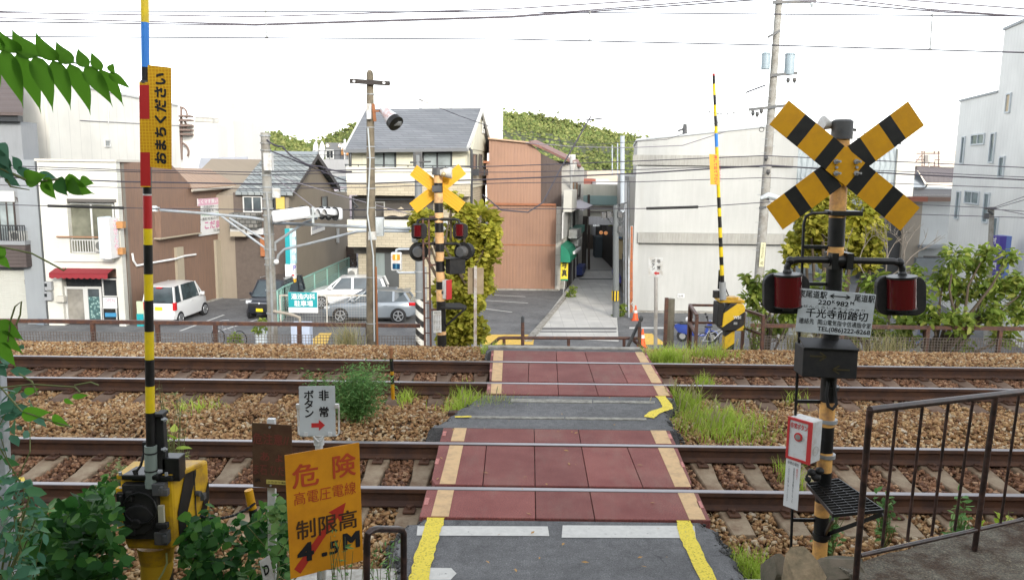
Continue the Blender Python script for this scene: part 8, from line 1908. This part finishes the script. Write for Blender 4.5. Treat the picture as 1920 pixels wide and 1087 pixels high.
# ================================================================ PLANTS
def leaf_shape(k):
	"""outline of one leaf blade: (along, across, lift) with a fold along the midrib"""
	if k == 'oval': return [(0,0,0),(.3,.24,.05),(.65,.22,.04),(1,0,-.06),(.65,-.22,.04),(.3,-.24,.05),(.5,0,-.02)],[(0,1,6),(1,2,6),(2,3,6),(3,4,6),(4,5,6),(5,0,6)]
	if k == 'broad': return [(0,0,0),(.1,.3,.05),(.45,.44,.06),(.8,.24,.02),(1.05,0,-.08),(.8,-.24,.02),(.45,-.44,.06),(.1,-.3,.05),(.45,0,-.02)],[(0,1,8),(1,2,8),(2,3,8),(3,4,8),(4,5,8),(5,6,8),(6,7,8),(7,0,8)]
	return [(0,0,0),(.4,.12,.03),(1,0,-.05),(.4,-.12,.03)],[(0,1,2),(0,2,3)]
def foliage(name,C_,size,mt,parent,kind='oval',up=.5,droop=.3,seed=1,face=None):
	r = np.random.default_rng(seed); C_ = np.asarray(C_,float); n = len(C_)
	V,T = leaf_shape(kind); V = np.array(V,float); T = np.array(T)
	d = r.normal(0,1,(n,3)); d[:,2] = d[:,2] * .5 - droop; d /= np.linalg.norm(d,axis=1)[:,None]
	nn = r.normal(0,.6,(n,3)); nn[:,2] += up * 2
	if face is not None: nn += np.array(face)[None]
	nn -= d * (nn * d).sum(1)[:,None]; nn /= np.linalg.norm(nn,axis=1)[:,None] + 1e-9
	s_ = np.cross(nn,d); sz = size * r.uniform(.55,1.25,n)
	P = C_[:,None] + sz[:,None,None] * (V[None,:,:1] * d[:,None] + V[None,:,1:2] * s_[:,None] + V[None,:,2:] * nn[:,None])
	f = (T[None] + (np.arange(n) * len(V))[:,None,None]).reshape(-1,3)
	return mesh_np(name,P.reshape(-1,3),f,mt,parent,smooth=True)
def clump_pts(clumps,n,seed,fill=.45):
	"""points through ball shaped clumps, denser towards the shell; clumps = (centre, radius, weight)"""
	r = np.random.default_rng(seed); w = np.array([c[1] ** 2 for c in clumps]); w /= w.sum(); out = []
	for (c,rad_),k in zip(clumps,(w * n).astype(int)):
		d = r.normal(0,1,(k,3)); d /= np.linalg.norm(d,axis=1)[:,None]; q = rad_ * (fill + (1 - fill) * r.uniform(0,1,k) ** .6) * r.uniform(.8,1.15,k)
		out.append(np.array(c)[None] + d * q[:,None])
	return np.concatenate(out)
bark = plain('bark',(.1,.075,.05),.9,var=.3,scale=9); twig_g = plain('green_stem',(.12,.14,.04),.7,var=.2)
def branches(name,base,tips,r0,mt,parent,seed=0,wob=.12):
	r = random.Random(seed); b = MB(); base = Vector(base)
	for t_ in tips:
		t_ = Vector(t_); m1 = base.lerp(t_,.4) + Vector((r.gauss(0,wob),r.gauss(0,wob),r.gauss(0,wob) + (t_ - base).length * .06)); m2 = base.lerp(t_,.75) + Vector((r.gauss(0,wob),r.gauss(0,wob),r.gauss(0,wob)))
		b.tube([base,m1,m2,t_],[r0,r0 * .7,r0 * .45,r0 * .2],7)
	return b.build(name,mt,parent,smooth=True)
L_dark = leafmat('creeper_leaves',(.012,.055,.012),(.035,.125,.022),(.11,.26,.045),.5,.38)
L_frond = leafmat('frond_leaves',(.06,.19,.015),(.1,.26,.022),(.12,.3,.03),.5,.6)
L_yel = leafmat('yellow_green_leaves',(.26,.28,.035),(.44,.42,.06),(.56,.5,.09),.55,.45)
L_mid = leafmat('bush_leaves',(.13,.2,.035),(.24,.32,.055),(.4,.42,.1),.5,.42)
L_weed = leafmat('weed_leaves',(.09,.21,.06),(.16,.32,.095),(.26,.42,.14),.6,.4)
L_grass = leafmat('grass_blades',(.3,.46,.045),(.46,.6,.08),(.62,.66,.2),.6,.45)
L_blue = leafmat('bluish_leaves',(.05,.15,.085),(.085,.21,.125),(.07,.19,.04),.5,.35)
# ---- long pinnate leaf hanging into the top left corner
YFr = 1.25
fr = thing('leaf_frond','long pinnate tree leaf with many pointed leaflets hanging in at the top left','leaf frond',at(-30,85,YFr))
rp = [(-60,82),(0,93),(60,103),(130,116),(180,128),(207,138)]
b = MB(); b.tube([at(x,y,YFr + .01) for x,y in rp],[.0028,.0025,.002,.0016,.0012,.0006],6); b.build('rachis',twig_g,fr,smooth=True)
def leaflet(base,tip,wd,bend,mt,parent,Y,dy=0,seed=0):
	wd *= 1.18
	A,B = at(*base,Y),at(*tip,Y + dy); d = B - A; L_ = d.length; d.normalize(); s_ = d.cross(Vector((0,-1,0))).normalized(); nn = s_.cross(d); b = MB(); ring = []; n = 9
	for i in range(n + 1):
		t = i / n; w_ = wd * (math.sin(math.pi * min(1,t * 1.08) ** .62) if t < .93 else (1 - t) * 2.2) * L_; c = A + d * (L_ * t) + s_ * (bend * L_ * math.sin(t * math.pi * .9)) + nn * (-.03 * L_ * t * t)
		ring.append((c - s_ * w_ + nn * w_ * .25,c,c + s_ * w_ + nn * w_ * .25))
	vs = [p for q in ring for p in q]; fs = []
	for i in range(n):
		for j in (0,1): fs.append((3 * i + j,3 * i + j + 1,3 * i + j + 4,3 * i + j + 3))
	b.add(vs,fs); return b.build('leaflet',mt,parent,smooth=True,fix=False)
for i,(ba,ti,w_,be) in enumerate((((8,96),(-22,40),.19,-.1),((42,97),(-2,50),.2,-.18),((75,106),(22,46),.2,-.17),((110,114),(68,54),.2,-.16),((139,119),(105,71),.2,-.14),((167,126),(146,86),.22,-.12),((192,132),(171,94),.22,-.1),((208,137),(213,118),.3,.0),
		((-25,90),(-8,196),.15,-.05),((4,94),(40,205),.155,-.06),((32,99),(73,216),.15,-.07),((64,105),(95,213),.15,-.08),((98,113),(129,209),.15,-.08),((130,119),(166,219),.15,-.09),((158,126),(209,204),.15,-.08),((186,131),(230,202),.15,-.08),((204,137),(247,170),.14,-.03))):
	leaflet(ba,ti,w_,be,L_frond,fr,YFr,dy=random.uniform(-.02,.02))
# ---- lower twig with teal and green leaves
tw = thing('leafy_twig','leafy twig with bluish and bright green leaves reaching in from the left edge','twig',at(-30,310,1.7)); YT = 1.7
b = MB(); b.tube([at(-60,300,YT),at(0,316,YT),(at(60,342,YT)),at(115,336,YT),at(168,346,YT)],[.004,.0035,.003,.002,.001],6); b.tube([at(0,316,YT),at(20,350,YT),at(55,356,YT)],[.003,.002,.001],5); b.build('stem',twig_g,tw,smooth=True)
for (ba,ti,w_,be,mt) in (((0,268),(18,318),.26,.05,L_blue),((18,318),(-10,270),.2,0,L_blue),((-5,300),(30,345),.24,.0,L_blue),((40,318),(20,292),.25,.05,L_blue),((36,312),(62,345),.25,-.1,L_blue),((45,335),(88,326),.24,.05,L_frond),((85,332),(108,375),.24,.1,L_frond),((108,334),(128,368),.27,.05,L_dark),((70,326),(108,336),.2,-.05,L_blue),((122,333),(178,362),.2,.08,L_frond),((128,336),(156,366),.22,.06,L_frond),((150,340),(177,346),.2,-.05,L_frond),((84,346),(96,358),.2,0,L_frond),((10,330),(40,352),.22,0,L_blue)): leaflet(ba,ti,w_,be,mt,tw,YT,dy=random.uniform(-.03,.03))
# ---- creeper masses at the bottom left
def in_poly_px(poly,n,Y0,Y1,seed):
	r = random.Random(seed); xs = [p[0] for p in poly]; ys = [p[1] for p in poly]; out = []
	while len(out) < n:
		x,y = r.uniform(min(xs),max(xs)),r.uniform(min(ys),max(ys)); ins = False
		for i in range(len(poly)):
			(x0,y0),(x1,y1) = poly[i],poly[(i + 1) % len(poly)]
			if (y0 > y) != (y1 > y) and x < (x1 - x0) * (y - y0) / (y1 - y0) + x0: ins = not ins
		if ins: out.append(at(x,y,r.uniform(Y0,Y1)))
	return out
def mass(name,label,polys,size,mt,seed,base,kind='broad',cat='creeper',stems=14,face=(0,-.25,.2)):
	t = thing(name,label,cat,base); pts = []
	for po,n,Y0,Y1 in polys: pts += in_poly_px(po,n,Y0,Y1,seed + len(pts))
	foliage('foliage',[tuple(p) for p in pts],size,mt,t,kind,.3,.35,seed,face)
	r = random.Random(seed); branches('stems',base,[pts[r.randrange(len(pts))] for _ in range(stems)],.006,twig_g,t,seed,.08); return t
mass('creeper','dark green broad leaved creeper heaped left of the gate machine',[([(-40,990),(60,960),(140,925),(205,915),(222,1000),(240,1130),(-40,1130)],900,3.9,4.6),([(60,980),(200,930),(225,1130),(20,1130)],500,4.3,5.0),([(170,905),(222,880),(222,930),(180,950)],45,4.7,4.9)],.075,L_dark,11,at(120,1200,4.4))
mass('creeper','dark green creeper between the gate machine and the rusty notice board',[([(335,1000),(360,960),(420,985),(480,960),(530,930),(545,1000),(540,1130),(330,1130)],620,4.25,4.8),([(375,930),(420,1000),(360,1130),(335,1000)],120,4.7,5.0)],.068,L_dark,12,at(430,1200,4.5))
mass('vine','thin vine climbing the white post of the rusty board',[([(498,950),(515,925),(540,950),(548,1040),(530,1090),(500,1060)],60,4.02,4.14)],.06,L_weed,13,at(515,1130,4.1),stems=8)
mass('creeper','sparse climbing leaves over the pale post at the left edge',[([(-30,590),(25,610),(50,690),(20,710),(-30,700)],34,3.3,3.6),([(-30,720),(30,730),(60,780),(30,860),(-30,900)],42,3.3,3.6),([(-30,880),(55,900),(90,1000),(60,1130),(-30,1130)],190,3.1,3.6),([(30,730),(70,745),(60,765),(30,770)],8,3.3,3.5)],.075,L_blue,14,at(-10,1150,3.5),'oval',stems=20)
t = thing('vine','wiry vine shoots with a few drooping leaves arching in from the left','vine',at(-10,800,3.0)); YV = 3.0
b = MB()
for pts in (((-40,445),(0,462),(60,475),(120,507),(124,503)),((-30,690),(40,770),(100,790),(135,800)),((15,640),(20,600),(28,575),(40,565),(38,590),(30,610)),((-30,730),(60,720),(140,725),(150,735)),((140,722),(170,716),(185,722)),((35,700),(60,715),(70,740))): b.tube([at(x,y,YV) for x,y in pts],.0035,5)
b.build('stem',twig_g,t,smooth=True)
for (ba,ti,w_,be) in (((10,465),(-15,490),.25,0),((0,480),(20,505),.25,0),((40,780),(98,775),.2,-.08),((98,778),(134,800),.2,.05),((0,600),(46,640),.2,0),((0,620),(44,665),.18,0),((0,640),(30,690),.2,0),((135,744),(168,740),.14,0),((120,748),(140,758),.2,0),((45,735),(75,728),.2,0)): leaflet(ba,ti,w_,be,L_frond,t,YV)
# ---- tufts of weeds and grass on the ballast
def grass(px,py,wpx,n,h,label,z=-.16,mt=None,lean=.8,seed=0,dep=.35,heads=0):
	q = G(px,py,z); t = thing('grass_tuft',label,'grass tuft',q); r = np.random.default_rng(seed + 50)
	hw = (G(px + wpx / 2,py,z) - q).length; bx = q.x + r.normal(0,.45,n) * hw; by = q.y + r.normal(0,.4,n) * dep; hh = h * r.uniform(.45,1.15,n); a = r.uniform(0,6.28,n); ln = r.uniform(.15,1,n) * lean; w_ = r.uniform(.002,.0055,n)
	B0 = np.stack([bx,by,np.full(n,z - .02)],-1); dr = np.stack([np.cos(a),np.sin(a) * .7,np.zeros(n)],-1); sd = np.stack([-np.sin(a),np.cos(a),np.zeros(n)],-1); V = []
	for tt,wk in ((0,1),(.5,.9),(1,.05)): c = B0 + dr * (hh * ln * tt ** 2)[:,None] * 1.3 + np.array([0,0,1])[None] * (hh * tt * (1 - .25 * ln * tt))[:,None]; V += [c - sd * (w_ * wk)[:,None],c + sd * (w_ * wk)[:,None]]
	P = np.stack(V,1); f = np.array([(0,1,3,2),(2,3,5,4)]); F_ = (f[None] + (np.arange(n) * 6)[:,None,None]).reshape(-1,4); mesh_np('foliage',P.reshape(-1,3),F_,mt or L_grass,t,smooth=True)
	if heads:
		tip = P[:heads,4]; b = MB()
		for p in tip: p = Vector(p); b.tube([p - Vector((0,0,.03)),p + Vector((.008,0,.035)),p + Vector((.02,0,.08))],[.003,.007,.003],5)
		b.build('sprays',leafmat('seed_heads',(.4,.36,.18),(.5,.45,.25)),t)
	return t
def weed(px,py,wpx,hpx,n,size,label,Y,mt=None,kind='oval',seed=0,z=-.18,st=22):
	base = at(px,py,Y); base.z = z; top = at(px,py - hpx,Y); hw = (at(px + wpx / 2,py,Y) - at(px,py,Y)).length; hz = top.z - z
	t = thing('weed',label,'weed',base); r = random.Random(seed); tips = [base + Vector((r.gauss(0,.5) * hw,r.gauss(0,.35) * hw,hz * r.uniform(.55,1.05))) for _ in range(st)]; pts = []
	for tp in tips:
		for k in range(max(1,n // st)): f = r.uniform(.2,1.02) ** .8; p = base.lerp(tp,f); s_ = .07 + .08 * (1 - f); pts.append((p.x + r.gauss(0,s_) * hw * 1.8,p.y + r.gauss(0,s_) * hw * 1.8,max(z,p.z + r.gauss(0,.04) * hz)))
	foliage('foliage',pts,size,mt or L_weed,t,kind,.4,-.2,seed); branches('stems',base,tips,.006,twig_g,t,seed,.02); return t
weed(668,785,130,95,6000,.06,'bushy fine leaved green weed on the ballast beside the marker stake',8.75,kind='thin',seed=1,st=70)
weed(322,860,60,135,300,.05,'tall seeding weed behind the near gate arm',6.3,leafmat('seedy',(.2,.24,.09),(.32,.33,.15),(.14,.2,.06)),'thin',2)
weed(318,880,45,80,60,.1,'broad leaved young vine right behind the gate machine',6.0,L_grass,'broad',3)
weed(230,905,80,40,260,.05,'pale weed between the sleepers left of the gate machine',6.9,leafmat('seedy',(.2,.24,.09),(.32,.33,.15)),'oval',4)
weed(712,1100,80,90,320,.05,'ferny green weed behind the hoop railing',4.5,L_weed,'thin',5,z=-.3)
weed(632,1110,60,95,160,.045,'thin green weed growing in front of the danger board foot',3.75,L_weed,'thin',15,z=-.3)
weed(1660,975,45,45,120,.06,'small dark green weed right of the step grating',5.9,L_weed,'oval',6); weed(1800,1000,60,60,160,.07,'broad leaved weed behind the railing by the ramp',5.3,L_weed,'oval',7); weed(1560,975,60,50,130,.06,'green weed at the foot of the crossing signal',5.6,L_weed,'oval',8)
weed(1880,985,60,25,90,.06,'low green plant along the ramp edge at the far right',5.2,L_grass,'oval',9,z=.1); weed(1415,650,40,70,160,.06,'green weeds around the foot of the far gate machine',13.4,L_mid,'oval',17,z=-.5)
grass(900,772,120,1300,.24,'light green grass tuft at the left edge of the middle asphalt',seed=1,heads=20); grass(870,745,50,200,.2,'small grass tuft by the far track left of the crossing',seed=11); grass(945,765,30,160,.14,'low leafy tuft on the corner of the middle asphalt',mt=L_weed,seed=12)
grass(1345,800,180,2200,.19,'large bright grass patch between the tracks right of the crossing',seed=2,dep=.6,heads=50); grass(1285,760,70,420,.26,'grass clump leaning over the yellow line by the far track',seed=3,heads=25); grass(1240,765,30,120,.1,'tiny dull tuft beside the yellow bend',mt=L_weed,seed=13)
grass(1250,678,90,700,.3,'grass patch past the far rail at the right corner of the crossing',z=-.15,seed=4); grass(1330,672,110,500,.28,'sparse grass by the far gate behind the far rail',z=-.2,seed=5,heads=30); grass(920,662,50,260,.2,'green grass beside the left corner of the far landing',z=-.2,seed=6); grass(1480,900,40,160,.22,'grass tuft between the rails left of the ladder',seed=7); grass(1412,1085,90,420,.2,'grass clump at the bottom beside the boulders',z=-.2,seed=8)
grass(1490,752,50,60,.2,'few thin grass stalks by the front rail of the far track',seed=9); grass(1320,718,40,120,.16,'small grass tuft inside the far track right of the crossing',seed=10); grass(760,748,40,140,.16,'pale grass tuft right of the marker stake',seed=14); grass(370,770,110,130,.2,'thin straggling grass behind the gate arm between the tracks',seed=16)
for k,(x,y,w_,lb) in enumerate(((650,648,60,'sparse dry grass at the foot of the wooden pole'),(1660,662,160,'dry grass along the right mesh fence'),(1500,655,60,'grass behind the far track by the crossing signal ladder'))): grass(x,y,w_,240,.5,lb,z=-.5,seed=20 + k,mt=leafmat('dry_grass',(.3,.27,.12),(.42,.37,.2),(.2,.25,.07)))
# ---- bushes and trees beyond the tracks
def px_clumps(lst,Y,dY):
	r = random.Random(len(lst)); out = []
	for x,y,rp in lst: Yc = Y + r.uniform(-dY,dY); c = at(x,y,Yc); out.append((tuple(c),rp * Yc / F))
	return out
def bush(name,label,clumps,Y,dY,n,size,mt,base,kind='oval',seed=1,cat='tree',fill=.45,trunk=.06,up=.4,droop=.3):
	cl = px_clumps(clumps,Y,dY); t = thing(name,label,cat,base)
	foliage('crown',clump_pts(cl,n,seed,fill),size,mt,t,kind,up,droop,seed)
	branches('trunk',base,[c[0] for c in cl],trunk,bark,t,seed,.1); return t
bush('tree','yellow green leafy tree behind the far left crossing signal',[(900,420,34),(870,440,36),(905,470,34),(885,500,36),(850,480,30),(800,418,26),(785,410,18),(848,380,16),(846,366,9),(870,400,20),(845,540,32),(875,560,34),(865,600,34),(850,630,30),(890,620,26),(905,535,22),(800,440,18),(835,575,22),(920,440,20)],15.6,.5,10000,.115,L_yel,Vector((at(860,655,15.4).x,15.4,-.9)),'broad',21,up=.5,droop=.1)
bush('tree','round yellow green tree behind the right crossbuck',[(1600,390,40),(1560,420,44),(1610,440,44),(1520,420,30),(1510,460,34),(1570,470,40),(1625,480,30),(1540,380,24),(1640,430,20),(1490,480,22)],17.5,.6,6200,.13,L_yel,Vector((at(1570,600,17.5).x,17.5,S)),'broad',22,fill=.5,trunk=.1)
bush('shrub','loose green shrub with drooping leaves filling the right side behind the fence',[(1790,480,24),(1830,500,26),(1770,520,26),(1720,545,26),(1800,545,28),(1850,540,30),(1895,530,28),(1745,590,28),(1800,600,30),(1860,590,30),(1910,580,30),(1700,600,22),(1850,470,20),(1890,480,18),(1880,630,24),(1800,640,22),(1930,540,24)],15.6,.5,2900,.155,L_mid,Vector((at(1750,640,15.6).x,15.6,-1.2)),'oval',23,'shrub',.2,.05,up=.4,droop=.6)
bush('shrub','green shrub in the gap beside the tall pole behind the far gate',[(1425,530,18),(1410,555,18),(1440,560,20),(1420,585,16),(1450,520,18),(1400,520,10),(1470,545,18),(1480,590,22),(1450,610,20)],15.8,.4,900,.17,L_mid,Vector((at(1440,640,15.8).x,15.8,-1.2)),'oval',24,'shrub',.2,.03,droop=.6)
bush('shrub','mixed green shrub behind the name board of the right crossing signal',[(1640,530,22),(1660,570,26),(1640,610,26),(1690,630,24),(1560,530,26),(1520,560,24),(1600,620,24),(1720,510,16)],16.2,.5,1300,.17,L_mid,Vector((at(1640,640,16.2).x,16.2,-1.2)),'oval',25,'shrub',.25,.04,droop=.5)
b = MB(); r_ = random.Random(9); base = at(1650,540,16.6)
def twigs(p,d,L_,r0,dep):
	q = p + d * L_; m_ = p.lerp(q,.5) + Vector((r_.gauss(0,.08),0,r_.gauss(0,.08))) * L_; b.tube([p,m_,q],[r0,r0 * .8,r0 * .6],5)
	if dep: [twigs(q,(d + Vector((r_.gauss(0,.55),r_.gauss(0,.3),r_.gauss(.1,.45)))).normalized(),L_ * r_.uniform(.55,.85),r0 * .6,dep - 1) for _ in range(3)]
for d in ((.7,0,.7),(.2,.1,1),(-.6,0,.6),(1,0,.3)): twigs(base,Vector(d).normalized(),.62,.022,3)
tag(b.build('bare_branches',plain('grey_bark',(.2,.17,.14),.9),smooth=True),'tangle of bare grey branches between the tree and the right shrub','bare tree')
for k,(x,y,Y,lb) in enumerate(((1070,552,44.5,'small potted greenery at the foot of the alley house'),(1163,585,38.8,'green plant at the foot of the alley pole'),(440,640,30.5,'green bush behind the left fence beside the bicycle'),(488,612,30.2,'green leaves on top of the pale planter box'))):
	bush('plant',lb,[(x,y,8 if k < 2 else 12),(x + 4,y - 10,7),(x - 5,y + 6,7)],Y,.2,260,.17,L_mid,Vector((at(x,y,Y).x,Y,S)),'oval',30 + k,'plant',.3,.02)
